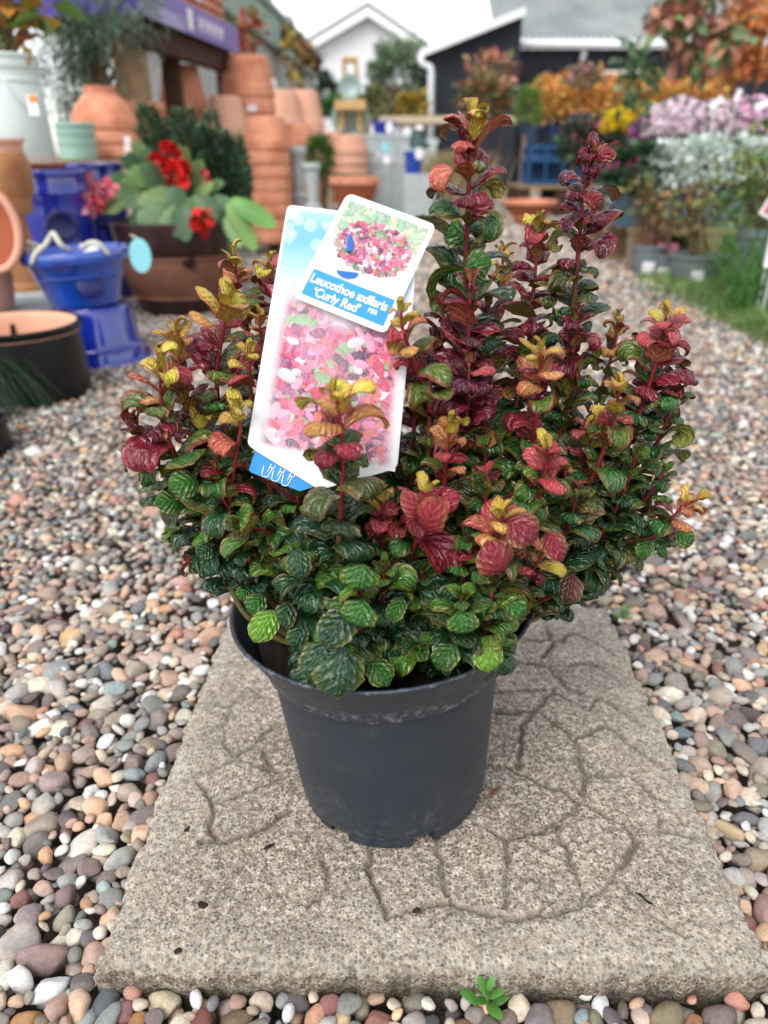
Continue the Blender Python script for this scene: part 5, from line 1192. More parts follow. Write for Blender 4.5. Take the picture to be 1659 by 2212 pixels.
# ---- brown planter with begonia
Yf = G(372, 690, GRD).y; Y = Yf + .16; rt = P(374, 474, Y); base = Vector((rt.x, Y, GRD)); hh = rt.z - GRD; r1 = M(128, rt)
e = empty('brown_planter', base); tag(e, 'wide brown clay planter with dark rim, reed band and leaf motif holding the begonia', 'planter')
M4 = T(base)
lathe_mesh('foot', [(0.001, 0), (r1 * .66, 0), (r1 * .70, .02), (r1 * .74, hh * .14), (r1 * .78, hh * .20)], BROWNG, e, M4)
prof = []
for k in range(25): t = k / 24; prof.append((r1 * (.79 + .19 * math.sin(t * 1.9)) + .0015 * math.sin(k * 2.1), hh * (.20 + .46 * t)))
lathe_mesh('body', prof, BROWNB, e, M4)
lathe_mesh('rim', [(r1 * .965, hh * .655), (r1 * .985, hh * .67), (r1 * 1.0, hh * .8), (r1 * 1.03, hh * .93), (r1 * 1.03, hh * .985), (r1 * 1.0, hh), (r1 * .94, hh), (r1 * .92, hh * .9)], BROWNG, e, M4)
lathe_mesh('soil', [(0.001, hh * .93), (r1 * .93, hh * .91)], SOILM, e, M4)
for k in range(84):
    a = -math.pi + math.pi * k / 83
    for zz_, r__ in ((.645, .985), (.225, .82)):
        b = MB(); b.box((base.x + r1 * r__ * math.cos(a), Y + r1 * r__ * math.sin(a), GRD + hh * zz_), (.006, .006, hh * .04), Matrix.Rotation(a, 3, 'Z')); b.build('reed', BROWNB, e)
for (px, py) in ((408, 580), (303, 578)):
    for (a, l) in ((R(70), 20), (R(120), 15), (R(35), 14)):
        c = P(px, py, Y - r1 * (.94 if px > 350 else .80)); b = MB(); L = M(l * 1.5, c); W_ = M(8, c); d = Vector((math.cos(a), 0, math.sin(a))); s = Vector((-d.z, 0, d.x))
        b.poly([c, c + d * L * .5 + s * W_, c + d * L, c + d * L * .5 - s * W_], .012, (0, -1, 0)); b.build('leaf_motif', BROWNG, e)
bgn = empty('begonia', base + Vector((0, 0, hh * .92))); tag(bgn, 'begonia with red and pink flowers and broad green leaves in the brown planter', 'begonia')
bz = base + Vector((0, 0, hh * .9))
def broad_leaf(c, d, L, W_, nrm, col, parent, name='leaf', mat=LEAFM, lobes=5):
    d = Vector(d).normalized(); nrm = Vector(nrm); s = d.cross(nrm).normalized(); n2 = s.cross(d); N_ = 14; vs = [Vector(c)]; cs = [np.array(col) * .8]; c0 = Vector(c) + d * L * .45
    for k in range(N_):
        a = 2 * math.pi * k / N_; rr = 1 + .10 * math.cos(a * lobes + 1); dd = math.cos(a); ss = math.sin(a)
        vs.append(c0 + d * L * .55 * dd * rr * (1.1 if dd > 0 else .9) + s * W_ * .5 * ss * rr - n2 * L * .16 * (dd * dd * (1 if dd > 0 else .2) + ss * ss * .6)); cs.append(np.array(col) * (1 + .15 * math.cos(a * lobes)))
    vs[0] = c0; fs = [(0, 1 + k, 1 + (k + 1) % N_) for k in range(N_)]
    return link_mesh(name, mesh_np(name, np.array([v[:] for v in vs]), np.array(fs), True, {'col': np.clip(np.array(cs), 0, .9)}), mat, parent)
for (px, py, l, ang, dy) in [(245, 440, 62, 200, -.10), (300, 400, 80, 170, .02), (330, 455, 82, 250, -.16), (392, 470, 86, 275, -.2), (350, 390, 90, 120, .0), (300, 360, 70, 130, .05), (445, 440, 70, 300, -.14), (420, 380, 70, 60, .06), (455, 400, 60, 20, .02),
                             (330, 425, 75, 215, -.1), (380, 425, 80, 265, -.12), (270, 385, 55, 160, .06), (400, 350, 60, 90, .1), (310, 335, 55, 110, .12), (430, 470, 60, 300, -.16), (360, 450, 60, 240, -.14), (475, 430, 60, 330, -.06), (285, 430, 60, 210, -.08), (265, 410, 60, 190, -.02), (315, 380, 70, 150, .0), (345, 420, 70, 240, -.06), (415, 445, 70, 285, -.16), (460, 450, 62, 310, -.1), (300, 455, 60, 230, -.14), (370, 470, 60, 255, -.18), (395, 400, 70, 80, -.02), (430, 410, 66, 30, -.04), (330, 350, 60, 120, .06)]:
    c = P(px, py, Y + dy); d = Vector((math.cos(R(ang)), -.5, math.sin(R(ang)) * .8)); L = M(l * .78, c)
    broad_leaf(c - d * L * .4, d, L * 1.05, L * q.uniform(.8, 1.0), (q.normal(0, .25), -.75, .65), pick([(84, 120, 66), (104, 138, 80), (64, 100, 62), (120, 146, 84), (92, 124, 88)], 1, q)[0], bgn)
def flower(c, r, cols, parent, n=26, petal=.8, name='flower'):
    pts, d = ell_pts(c, (r * .55, r * .5, r * .55), n, q, .2); V, F_, cc = leaf_cards(pts, d, r * petal, pick(cols, n, q, .15), q, .9, .1); return foliage(name, [(V, F_, cc)], PETAL, parent)
for (px, py, r, dy) in [(362, 338, 29, .0), (381, 376, 32, -.05), (436, 476, 27, -.22)]:
    c = P(px, py, Y + dy); flower(c, M(r, c), [(206, 24, 26), (176, 12, 18), (222, 40, 34)], bgn, 40)
c = P(445, 385, Y - .02); flower(c, M(15, c), [(226, 90, 110), (200, 40, 70)], bgn, 14)
for (px, py, r) in [(188, 415, 22), (205, 400, 20), (222, 425, 20), (192, 440, 22), (232, 405, 16), (208, 430, 18)]:
    c = P(px, py, Y - .12 + q.normal(0, .03)); flower(c, M(r, c), [(232, 130, 140), (238, 160, 168), (214, 60, 90), (226, 110, 116)], bgn, 14, 1.0)
canes(bgn, bz, [P(x, y, Y - .1) for x, y in ((210, 420), (330, 380), (380, 380), (440, 430), (300, 420))], .004, surf('begonia_stalk', srgb(120, 110, 70), .6))
# broad light-green leaves right of the begonia
bl = empty('broad_leaf_plant', Vector((P(505, 520, Y - .1).x, Y - .1, GRD))); tag(bl, 'plant with long light green leaves between begonia planter and tall terracotta stack', 'plant')
for (x0, y0, x1, y1, w, col) in [(500, 440, 545, 530, 46, (128, 168, 92)), (505, 430, 584, 480, 48, (104, 158, 72)), (490, 470, 515, 525, 34, (140, 176, 110))]:
    a = P(x0, y0, Y - .12); b2 = P(x1, y1, Y - .16); broad_leaf(a, b2 - a, (b2 - a).length, M(w, a), (.2, -.85, .35), srgb(*col), bl, lobes=2)
canes(bl, Vector((P(505, 520, Y - .1).x, Y - .1, GRD)), [P(500, 440, Y - .12), P(505, 432, Y - .12), P(490, 470, Y - .12)], .004, surf('green_stalk', srgb(110, 130, 70), .6))
# bushy upright evergreen behind the begonia
Y2 = Y + .42; ev = empty('evergreen_shrub', Vector((P(415, 520, Y2).x, Y2, GRD))); tag(ev, 'bushy blue-green evergreen with upright shoots behind the begonia', 'shrub')
parts = []
for (px, yt, yb, w) in [(318, 232, 330, 44), (345, 262, 400, 46), (395, 240, 440, 62), (375, 290, 470, 70), (424, 270, 460, 60), (455, 242, 330, 24), (470, 285, 470, 60), (505, 292, 440, 48), (490, 340, 490, 56), (440, 330, 500, 70), (515, 330, 440, 24)]:
    a = P(px, yt, Y2 + q.normal(0, .05)); b2 = P(px, yb, a.y); n = int((yb - yt) * w / 12); t = q.random(n); ang = q.uniform(0, 6.28, n); rr = M(w / 2, a) * np.sqrt(q.uniform(.25, 1, n)) * np.clip(.45 + 1.6 * t, 0, 1)
    pts = np.stack([a.x + rr * np.cos(ang), a.y + rr * np.sin(ang), a.z + (b2.z - a.z) * t], -1); d = np.stack([np.cos(ang), np.sin(ang), np.full(n, .9)], -1)
    parts.append(leaf_cards(pts, d, .026, pick([(62, 96, 66), (84, 116, 78), (44, 74, 54), (104, 134, 92), (72, 104, 84)], n, q, .3), q, .38))
    canes(ev, Vector((P(415, 520, Y2).x, Y2, GRD)), [b2.lerp(a, .8)], .005)
foliage('foliage', parts, LEAFM, ev)
# wispy conifer at the upper left
Y3 = 3.35; wc = empty('feathery_conifer', Vector((P(215, 300, 3.9).x, 3.9, GRD))); tag(wc, 'feathery grey-green conifer rising behind the white bucket', 'conifer')
parts = []; stemb = Vector((P(215, 300, 3.9).x, 3.9, GRD)); br = []
for k in range(60):
    tp_ = P(q.uniform(95, 345), q.uniform(-30, 130) + 0, q.uniform(3.5, 4.2)); root = Vector((stemb.x, stemb.y, q.uniform(.7, 1.5))); br.append(tp_) if k < 14 else None
    n = 75; t = q.random(n) ** .7; base_ = np.array([root.lerp(tp_, float(s))[:] for s in t]) + q.normal(0, .035, (n, 3)); d = q.normal(size=(n, 3)) * .6 + np.array((tp_ - root).normalized()) + np.array([0, 0, -.35])
    parts.append(leaf_cards(base_, d, .05, pick([(104, 128, 104), (84, 112, 88), (128, 148, 124), (70, 96, 76)], n, q, .25), q, .10, .3))
for k in range(26):
    tp_ = P(q.uniform(110, 250), q.uniform(100, 260), q.uniform(3.8, 4.2)); n = 60; base_ = np.array(tp_) + q.normal(0, .05, (n, 3)); d = q.normal(size=(n, 3)) + np.array([0, 0, -.4]); parts.append(leaf_cards(base_, d, .05, pick([(92, 116, 96), (74, 98, 82), (112, 132, 112)], n, q, .25), q, .10, .3))
foliage('foliage', parts, LEAFM, wc); b = MB(); b.tube([stemb, stemb + Vector((0, 0, .9)), stemb + Vector((.03, 0, 1.7))], [.03, .02, .008], 8); b.build('trunk', STEMM, wc, smooth=True)
for tp_ in br: b = MB(); rz_ = max(.5, tp_.z - .3); b.tube([Vector((stemb.x, stemb.y, rz_)), Vector((stemb.x, stemb.y, rz_)).lerp(tp_, .6), tp_], [.008, .005, .002], 5); b.build('branch', STEMM, wc, smooth=True)

# ---- purple-fronted shelf with terracotta troughs
PURP = surf('purple_banner', srgb(128, 112, 180), .5, .12, 5, .4, .05); PURP_D = surf('dark_purple_banner', srgb(84, 62, 160), .5, .12, 5, .4, .05); LAV = surf('lavender_print', srgb(172, 164, 206), .5, .08, 9, .4, 0)
sh = empty('display_shelf', Vector((P(400, 200, 4.3).x, 4.3, GRD))); tag(sh, 'timber display shelf with a purple lettered banner along its edge at upper left', 'shelf')
A0 = P(307, 32, 3.75); zs = A0.z; A1d = ray(517, 117); B0 = CAMP + A1d * ((zs - CAM_H) / A1d.z)
hb_ = M(66, A0); di = (B0 - A0); di.z = 0; dl = di.length; di.normalize(); nd = Vector((di.y, -di.x, 0))     # nd points to the aisle
Lft = Vector((-nd.x, -nd.y, 0))
def slab_box(a, b_, lo, hi, th, mat, name, parent, off=0):
    m = MB(); n = nd * off; vs = [a + n + Vector((0, 0, lo)), b_ + n + Vector((0, 0, lo)), b_ + n - nd * th + Vector((0, 0, lo)), a + n - nd * th + Vector((0, 0, lo))]; vs += [v + Vector((0, 0, hi - lo)) for v in vs]
    m.add(vs, [(0, 3, 2, 1), (4, 5, 6, 7), (0, 1, 5, 4), (1, 2, 6, 5), (2, 3, 7, 6), (3, 0, 4, 7)]); return m.build(name, mat, parent)
slab_box(A0, B0, 0, hb_, .012, PURP, 'banner', sh)
slab_box(A0 + di * dl * .40, A0 + di * dl * .45, .02, hb_ - .02, .003, STICKER, 'banner_print', sh, .003); slab_box(A0 + di * dl * .5, A0 + di * dl * .80, .025, hb_ - .03, .003, LAV, 'banner_print', sh, .003)
for k in range(11): slab_box(A0 + di * dl * (.515 + .025 * k), A0 + di * dl * (.530 + .025 * k), .045 + .012 * (k % 3), hb_ - .045 - .01 * (k % 2), .003, STICKER, 'banner_print', sh, .0055)
slab_box(A0, A0 + di * dl * .36, .0, hb_ * .45, .003, LAV, 'banner_print', sh, .003)
E0 = A0 + Lft * .9; m = MB(); m.add([A0 + Vector((0, 0, 0)), E0, E0 + Vector((0, 0, hb_)), A0 + Vector((0, 0, hb_))] + [p - di * -.012 for p in (A0, E0, E0 + Vector((0, 0, hb_)), A0 + Vector((0, 0, hb_)))], [(0, 1, 2, 3), (7, 6, 5, 4), (0, 4, 5, 1), (2, 6, 7, 3), (0, 3, 7, 4), (1, 5, 6, 2)]); m.build('banner_end', PURP_D, sh)
for k in range(6):
    a = A0 + Lft * (.02 + .15 * k) + di * .02; b_ = a + di * (dl - .04); c1 = a + Lft * .135; m = MB(); z0 = hb_ * .45
    vs = [a, b_, b_ + Lft * .135, c1]; vs = [v + Vector((0, 0, z0)) for v in vs] + [v + Vector((0, 0, z0 + .035)) for v in vs]; m.add(vs, [(0, 3, 2, 1), (4, 5, 6, 7), (0, 1, 5, 4), (1, 2, 6, 5), (2, 3, 7, 6), (3, 0, 4, 7)]); m.build('plank', WOOD_D, sh)
slab_box(A0 + Lft * .05 + di * .03, B0 + Lft * .05 - di * .03, -.10, .06, .06, WOOD_D, 'beam', sh)
for (px, wpx, Yp, mt) in [(282, 58, 3.9, WOOD), (368, 34, 4.5, WOOD_D), (484, 34, 5.5, WOOD_D), (200, 40, 4.6, WOOD)]:
    c = P(px, 130, Yp); m = MB(); m.box((c.x, Yp, (GRD + zs - .0) / 2), (M(wpx, c), M(wpx, c), zs - GRD)); m.build('post', mt, sh)
for k in range(5):
    c = A0 + di * dl * .74 + Lft * .22 + Vector((0, 0, hb_ * .45 + .037 + .05 * k)); e = empty('terracotta_trough', c); tag(e, '%s terracotta trough in the pile on the purple shelf' % (['lowest', 'second lowest', 'middle', 'fourth', 'topmost'][k]), 'trough', 'troughs piled on the shelf')
    rm = Matrix((di, Lft, Vector((0, 0, 1)))).transposed()
    m = MB(); m.box(c + Vector((0, 0, .035)), (.66, .26, .07), rm); m.build('body', TERRA, e, bevel=.008); m = MB(); m.box(c + Vector((0, 0, .062)), (.72, .30, .034), rm); m.build('rim', TERRA, e, bevel=.008)
    if k in (1, 2): m = MB(); m.box(c - Lft * .155 - di * .1 + Vector((0, 0, .06)), (.07, .004, .03), rm); m.build('price_sticker', STICKER, e)
# ================================================================== BUILDINGS
HARL = surf('white_harling', srgb(226, 228, 232), .85, .05, 1.2, .2, .2, 14, bdist=.02)
SLATE = surf('slate_roof', srgb(92, 92, 94), .8, .2, 3, .3, .3, 14, bdist=.02)
BLACKW = surf('black_boards', srgb(38, 42, 52), .7, .2, 3, .3, .2, 20)
def corrugated():
    m, t, b = nt('fibre_cement_roof')
    n = noise_node(t, 1.1, 5); n2 = noise_node(t, 6, 5)
    c = ramp(t, n.outputs['Fac'], [(.3, srgb(112, 118, 120)), (.6, srgb(142, 148, 148)), (.8, srgb(158, 162, 160))]).outputs['Color']
    ls = ramp(t, n2.outputs['Fac'], [(.56, (0, 0, 0)), (.70, (1, 1, 1))]).outputs['Color']
    c = mix(t, math_n(t, 'MULTIPLY', ls, .45), c, srgb(112, 120, 86)); t.links.new(c, b.inputs['Base Color']); b.inputs['Roughness'].default_value = .9; return m
FIBRE = corrugated()
# white house with gable towards the yard
YH = 38.0; ap = P(795, 8, YH); el = P(650, 100, YH); er = P(926, 98, YH); zg = -.2
ho = empty('white_house', (ap.x, YH, zg)); tag(ho, 'white rendered house with its gable facing the yard, beyond the pots', 'house')
ze = (el.z + er.z) / 2; xl, xr = el.x, er.x; zap = ap.z - .35
m = MB(); m.add([(xl + .4, YH, zg), (xr - .4, YH, zg), (xr - .4, YH, ze), (ap.x, YH, zap), (xl + .4, YH, ze)] + [(xl + .4, YH + 9, zg), (xr - .4, YH + 9, zg), (xr - .4, YH + 9, ze), (ap.x, YH + 9, zap), (xl + .4, YH + 9, ze)],
    [(0, 1, 2, 3, 4), (9, 8, 7, 6, 5), (0, 5, 6, 1), (1, 6, 7, 2), (0, 4, 9, 5), (2, 7, 8, 3), (3, 8, 9, 4)]); m.build('wall', HARL, ho)
rf = None
for (sx, xe) in ((-1, xl), (1, xr)):
    m = MB(); y0, y1 = YH - .45, YH + 9.4; dz = .12
    vs = [(ap.x, y0, zap + .35), (xe, y0, ze + .05), (xe, y1, ze + .05), (ap.x, y1, zap + .35)]; vs += [(x, y, z - .16) for x, y, z in vs]
    m.add(vs, [(0, 1, 2, 3), (7, 6, 5, 4), (0, 4, 5, 1), (1, 5, 6, 2), (2, 6, 7, 3), (3, 7, 4, 0)]); m.build('roof', SLATE, ho)
    m = MB(); vs = [(ap.x, y0 - .03, zap + .19), (xe, y0 - .03, ze - .11), (xe, y0 - .03, ze - .42), (ap.x, y0 - .03, zap - .16)]; vs += [(x, y + .05, z) for x, y, z in vs]
    m.add(vs, [(0, 1, 2, 3), (7, 6, 5, 4), (0, 4, 5, 1), (1, 5, 6, 2), (2, 6, 7, 3), (3, 7, 4, 0)]); m.build('bargeboard', WHITEPT, ho)
# long low building at the left, receding
LB = empty('low_building', (-2.6, 14, -.1)); tag(LB, 'long pale low building with green roof edge running back along the left', 'building')
GREENR = surf('pale_green_fascia', srgb(150, 172, 158), .7, .1, 3, .3, .1); DRED = surf('dark_red_tile', srgb(92, 52, 48), .8, .3, 8, .2, .4)
n0 = P(500, 10, 10.0); n1 = P(692, 148, 21.0)
def wall_quad(a, b_, z0, z1, th, mat, name, parent):
    a, b_ = Vector(a), Vector(b_); d = (b_ - a); d.z = 0; d.normalize(); nn = Vector((d.y, -d.x, 0)) * th; m = MB()
    vs = [(a.x, a.y, z0), (b_.x, b_.y, z0), (b_.x, b_.y, z1), (a.x, a.y, z1)]; vs += [(x - nn.x, y - nn.y, z) for x, y, z in vs]
    m.add(vs, [(0, 1, 2, 3), (7, 6, 5, 4), (0, 4, 5, 1), (1, 5, 6, 2), (2, 6, 7, 3), (3, 7, 4, 0)]); return m.build(name, mat, parent)
zl_ = n1.z; s0 = n1 + (n0 - n1) * 1.0; s0.z = zl_; nx = Vector((n0.x - 1.6, 5.8, zl_)); n1e = Vector((n1.x, n1.y, zl_))
wall_quad((n0.x - .5, 8.0, 0), (n1.x - .15, n1.y, 0), -.1, zl_ - .15, .2, surf('grey_render', srgb(190, 192, 190), .85, .12, 2, .2, .2, 14), 'wall', LB)
wall_quad((n0.x - .35, 8.0, 0), (n1.x, n1.y, 0), zl_ - .25, zl_ + .35, .1, GREENR, 'fascia', LB)
m = MB(); a = Vector((n0.x - .30, 8.0, zl_ + .3)); b_ = Vector((n1.x + .05, n1.y + .1, zl_ + .3)); vs = [a, b_, b_ + Vector((-2.6, 0, 1.1)), a + Vector((-2.6, 0, 1.1))]; vs += [v + Vector((0, 0, -.1)) for v in vs]
m.add(vs, [(0, 1, 2, 3), (7, 6, 5, 4), (0, 4, 5, 1), (1, 5, 6, 2), (2, 6, 7, 3), (3, 7, 4, 0)]); m.build('roof', surf('green_roof', srgb(126, 148, 134), .8, .15, 3, .3, .2), LB)
wd = (Vector((n1.x - .15, n1.y, 0)) - Vector((n0.x - .5, 8, 0))).normalized()
for s in (3.4, 6.2, 9.0):
    c = Vector((n0.x - .5, 8, 0)) + wd * s + Vector((wd.y, -wd.x, 0)) * .03
    wall_quad(c, c + wd * .9, .9, zl_ - .6, .04, WOOD_Y, 'window_frame', LB); wall_quad(c + wd * .1 + Vector((wd.y, -wd.x, 0)) * .02, c + wd * .8 + Vector((wd.y, -wd.x, 0)) * .02, 1.0, zl_ - .7, .03, surf('window_glass', srgb(120, 130, 140), .1, .2, 3, .6, 0), 'window_pane', LB)
aw = empty('tiled_canopy', n1); tag(aw, 'sloping dark red tiled canopy with climbers at the end of the low building', 'canopy')
a, b_ = P(598, 62, 15.5), P(690, 146, 15.5)
m = MB(); m.tube([a, a.lerp(b_, .5) + Vector((0, 0, .02)), b_], .13, 8); m.build('ridge', DRED, aw, smooth=True)
for k in range(9): c = a.lerp(b_, .15 + .1 * k); m = MB(); m.box(c + Vector((.0, 0, -.05)), (.20, .5, .10), Matrix.Rotation(R(42), 3, 'Y')); m.build('tile', DRED, aw)
m = MB(); m.box(((a.x + b_.x) / 2, 15.7, (b_.z - .2) / 2), (.12, .12, b_.z + .1)); m.build('post', WOOD, aw)
parts = []
for k in range(5): c = a.lerp(b_, q.random()); n = 26; parts.append(leaf_cards(np.array(c) + q.normal(0, .16, (n, 3)) - np.array([0, .2, 0]), q.normal(size=(n, 3)), .12, pick([(150, 120, 60), (160, 70, 50), (110, 110, 70), (190, 150, 70)], n, q), q, .6))
foliage('foliage', parts, LEAFM, aw)
# satellite dish and chimney against the sky
dsh = empty('satellite_dish', P(620, 62, 24)); tag(dsh, 'round grey satellite dish against the sky left of the white house', 'satellite dish')
c = P(619, 52, 24); m = MB(); m.lathe([(.001, .10), (.12, .08), (.21, .02), (.22, 0), (.2, -.02), (.001, .06)], 24, T(c) @ Matrix.Rotation(R(80), 4, 'X')); m.build('dish', surf('dish_grey', srgb(150, 156, 166), .5), dsh, smooth=True); m = MB(); m.tube([c, Vector((c.x, 24.1, c.z - .9)), Vector((c.x, 24.2, 0))], .03, 6); m.build('mast', surf('dish_grey', srgb(150, 156, 166), .5), dsh)
ch = empty('chimney_house', P(565, 40, 30)); tag(ch, 'far grey house end with a square chimney above the low green roof', 'house')
c = P(567, 20, 30); m = MB(); m.box((c.x, 30, c.z / 2 + .5), (M(36, c), .8, c.z + 1.6)); m.build('chimney', surf('grey_render', srgb(190, 192, 190), .85), ch); m = MB(); m.box((c.x - 1.4, 31, c.z / 2 - .8), (4.0, 2, c.z - 1.2)); m.build('wall', surf('grey_render', srgb(190, 192, 190), .85), ch)
# black sheds on the right
YS = 14.0
sA = empty('black_shed', P(1000, 300, YS)); tag(sA, 'black boarded shed with white sloping verge and white downpipe right of the white house', 'shed')
a = P(905, 118, YS); b_ = P(1104, 38, YS); xR = P(1130, 40, YS).x
zr = b_.z + (xR - b_.x) * (b_.z - a.z) / (b_.x - a.x)
nb = 16; xw = P(918, 118, YS).x
for k in range(nb):
    x0 = xw + (xR - xw) * k / nb; x1 = xw + (xR - xw) * (k + 1) / nb - .008; f = lambda x: a.z + (x - a.x) * (b_.z - a.z) / (b_.x - a.x) - .06
    m = MB(); yy_ = YS + (.012 if k % 2 else 0); vs = [(x0, yy_, -.1), (x1, yy_, -.1), (x1, yy_, f(x1)), (x0, yy_, f(x0))]; vs += [(x, YS + .12, z) for x, y, z in vs]; m.add(vs, [(0, 1, 2, 3), (7, 6, 5, 4), (0, 4, 5, 1), (1, 5, 6, 2), (2, 6, 7, 3), (3, 7, 4, 0)]); m.build('board', BLACKW, sA)
m = MB(); vs = [(a.x, YS - .2, a.z - .06), (xR, YS - .2, zr - .06), (xR, YS - .2, zr + .05), (a.x, YS - .2, a.z + .05)]; vs += [(x, YS + 3, z) for x, y, z in vs]; m.add(vs, [(0, 1, 2, 3), (7, 6, 5, 4), (0, 4, 5, 1), (1, 5, 6, 2), (2, 6, 7, 3), (3, 7, 4, 0)]); m.build('verge', WHITEPT, sA)
pp = [P(908, 122, YS - .2), P(910, 136, YS - .2), P(930, 146, YS - .2), P(931, 160, YS - .2), Vector((P(931, 250, YS - .2).x, YS - .2, 0.0))]; m = MB(); m.tube(pp, M(7, pp[0]), 8); m.build('downpipe', WHITEPT, sA, smooth=True)
YB = 15.0; sB = empty('grey_roofed_shed', P(1400, 300, YB)); tag(sB, 'long black shed with mossy grey corrugated roof and white gutter at upper right', 'shed')
xl2, xr2 = P(1078, 98, YB).x, P(2150, 98, YB).x; zev = P(1300, 97, YB).z; nb = 46
for k in range(nb):
    x0 = xl2 + .05 + (xr2 - xl2) * k / nb; x1 = x0 + (xr2 - xl2) / nb - .01; m = MB(); m.box(((x0 + x1) / 2, YB + (.012 if k % 2 else 0) + .1, zev / 2 - .05), (x1 - x0, .08, zev)); m.build('board', BLACKW, sB)
zri = P(1300, -120, YB + 3.2).z; NC = 300; Vr = []
for k in range(NC + 1):
    x = xl2 - .1 + (xr2 - xl2 + .1) * k / NC; w_ = .028 * math.sin(k * 2 * math.pi / 4.0 + .7)
    for t in (0, .25, .5, .75, 1): Vr.append((x, YB - .15 + 3.4 * t, zev + .06 + (zri - zev) * t + w_ + (.0 if t != .5 else .01)))
Fr = [(k * 5 + j, (k + 1) * 5 + j, (k + 1) * 5 + j + 1, k * 5 + j + 1) for k in range(NC) for j in range(4)]
link_mesh('roof', mesh_np('roof', np.array(Vr), np.array(Fr), True), FIBRE, sB)
m = MB(); m.tube([(xl2 - .1, YB - .22, zev - .02), (xr2, YB - .22, zev - .02)], .055, 8); m.build('gutter', WHITEPT, sB, smooth=True)
c = P(1266, 100, YB - .15); m = MB(); m.tube([(c.x, YB - .15, zev), (c.x - .02, YB - .05, zev - .25), (c.x - .05, YB - .05, .1)], .045, 8); m.build('downpipe', WHITEPT, sB, smooth=True)
for (x0, x1, y0, y1) in [(1282, 1420, 152, 190)]:
    p0, p1 = P(x0, y1, YB - .03), P(x1, y0, YB - .03); w = MB(); w.box(((p0.x + p1.x) / 2, YB + .02, (p0.z + p1.z) / 2), (p1.x - p0.x, .06, p1.z - p0.z)); fr = w.build('window_frame', WHITEPT, sB)
    w = MB(); w.box(((p0.x + p1.x) / 2, YB - .012, (p0.z + p1.z) / 2 + .0), ((p1.x - p0.x) * .86, .02, (p1.z - p0.z) * .62)); w.build('window_pane', surf('red_blind', srgb(150, 70, 64), .5, .2, 6, .4, 0), sB)
c = P(1262, 160, YB - .05); m = MB(); m.box(c, (.25, .08, .12)); m.build('wall_lamp', surf('lamp_beige', srgb(150, 138, 120), .5), sB)
lp = empty('street_lamp', P(905, 250, 44)); tag(lp, 'thin street lamp against the pale sky between house and shed', 'street lamp')
c = P(899, 22, 44); m = MB(); m.tube([(c.x, 44, -.1), (c.x, 44, c.z)], .06, 8); m.build('column', surf('galvanised', srgb(178, 184, 188), .5), lp); m = MB(); m.tube([(c.x, 44, c.z), (c.x + .4, 44, c.z + .1), P(935, 19, 44)], [.05, .05, .09], 8); m.build('lantern', surf('galvanised', srgb(178, 184, 188), .5), lp)

# ================================================================== MIDDLE DISTANCE
def bush(name, label, cat, px, py, w, h, Y, n, size, pal, asp=.5, group=None, base_z=GRD, stems=3, flowers=None, potspec=None, mat=LEAFM, inner=.3):
    c = P(px, py, Y); r = (M(w / 2, c), M(w / 2, c) * .9, M(h / 2, c)); e = empty(name, (c.x, Y, base_z)); tag(e, label, cat, group)
    pts, d = ell_pts(c, r, n, q, inner); foliage('foliage', [leaf_cards(pts, d + np.array([0, 0, .3]), size, pick(pal, n, q, .25), q, asp)], mat, e)
    zb = base_z
    if potspec:
        r0, r1, hp, pm = potspec; simple_pot(e, Vector((c.x, Y, base_z)), r0, r1, hp, pm); zb = base_z + hp * .85
    if stems:
        bs = Vector((c.x, Y, zb))
        canes(e, bs, [Vector((c.x + q.normal(0, r[0] * .35), Y + q.normal(0, r[0] * .3), c.z + q.uniform(-.2, .5) * r[2])) for _ in range(stems)], max(.0025, r[0] * .03))
    if flowers:
        nf, fs, fp, cap = flowers; pts, d = ell_pts(c, tuple(k * 1.03 for k in r), nf * 2, q, .85); keep = d[:, 2] > cap; pts, d = pts[keep][:nf], d[keep][:nf]
        P3 = []
        for k in range(9): a = k * 2 * math.pi / 9; t1 = np.cross(d, [0.3, .2, 1.0]); t1 /= np.linalg.norm(t1, axis=1, keepdims=True); t2 = np.cross(d, t1); dd = t1 * math.cos(a) + t2 * math.sin(a) + d * .35; P3.append(leaf_cards(pts, dd, fs, pick(fp, len(pts), q, .12), q, .5, .05, .15))
        foliage('flowers', P3, PETAL, e)
    return e
# round conifer and stone balusters
bush('round_conifer', 'small round bright green conifer beside the grey stone urns', 'conifer', 690, 338, 56, 78, 5.0, 1500, .03, [(72, 116, 40), (92, 140, 52), (50, 86, 34)], .25, potspec=(.07, .085, .14, NAVYPL))
for (px, yt, w, Yb_, lab) in [(641, 316, 40, 4.55, 'tall grey cast stone baluster urn beside the tall terracotta stack'), (672, 352, 40, 4.35, 'shorter grey cast stone urn below the round conifer')]:
    tp_ = P(px, yt, Yb_); r = M(w / 2, tp_); hh = tp_.z - GRD; e = empty('stone_urn', (tp_.x, Yb_, GRD)); tag(e, lab, 'urn')
    lathe_mesh('pedestal', [(.001, 0), (r * 1.15, 0), (r * 1.15, .05 * hh), (r * .8, .09 * hh), (r * .7, .3 * hh), (r * .75, .5 * hh), (r * 1.0, .55 * hh), (r * .6, .58 * hh)], GREYST, e, T((tp_.x, Yb_, GRD)), 28)
    lathe_mesh('bowl', [(r * .55, .575 * hh), (r * .6, .62 * hh), (r * .72, .8 * hh), (r * .78, .92 * hh), (r * 1.0, .94 * hh), (r * 1.05, .98 * hh), (r * .95, hh), (r * .8, .97 * hh), (.001, .9 * hh)], GREYST, e, T((tp_.x, Yb_, GRD)), 28)
gn = empty('garden_figure', G(668, 470, GRD)); Yg = 4.2; c = P(690, 440, Yg); tag(gn, 'small cream garden figure beside the shorter stone urn', 'figure')
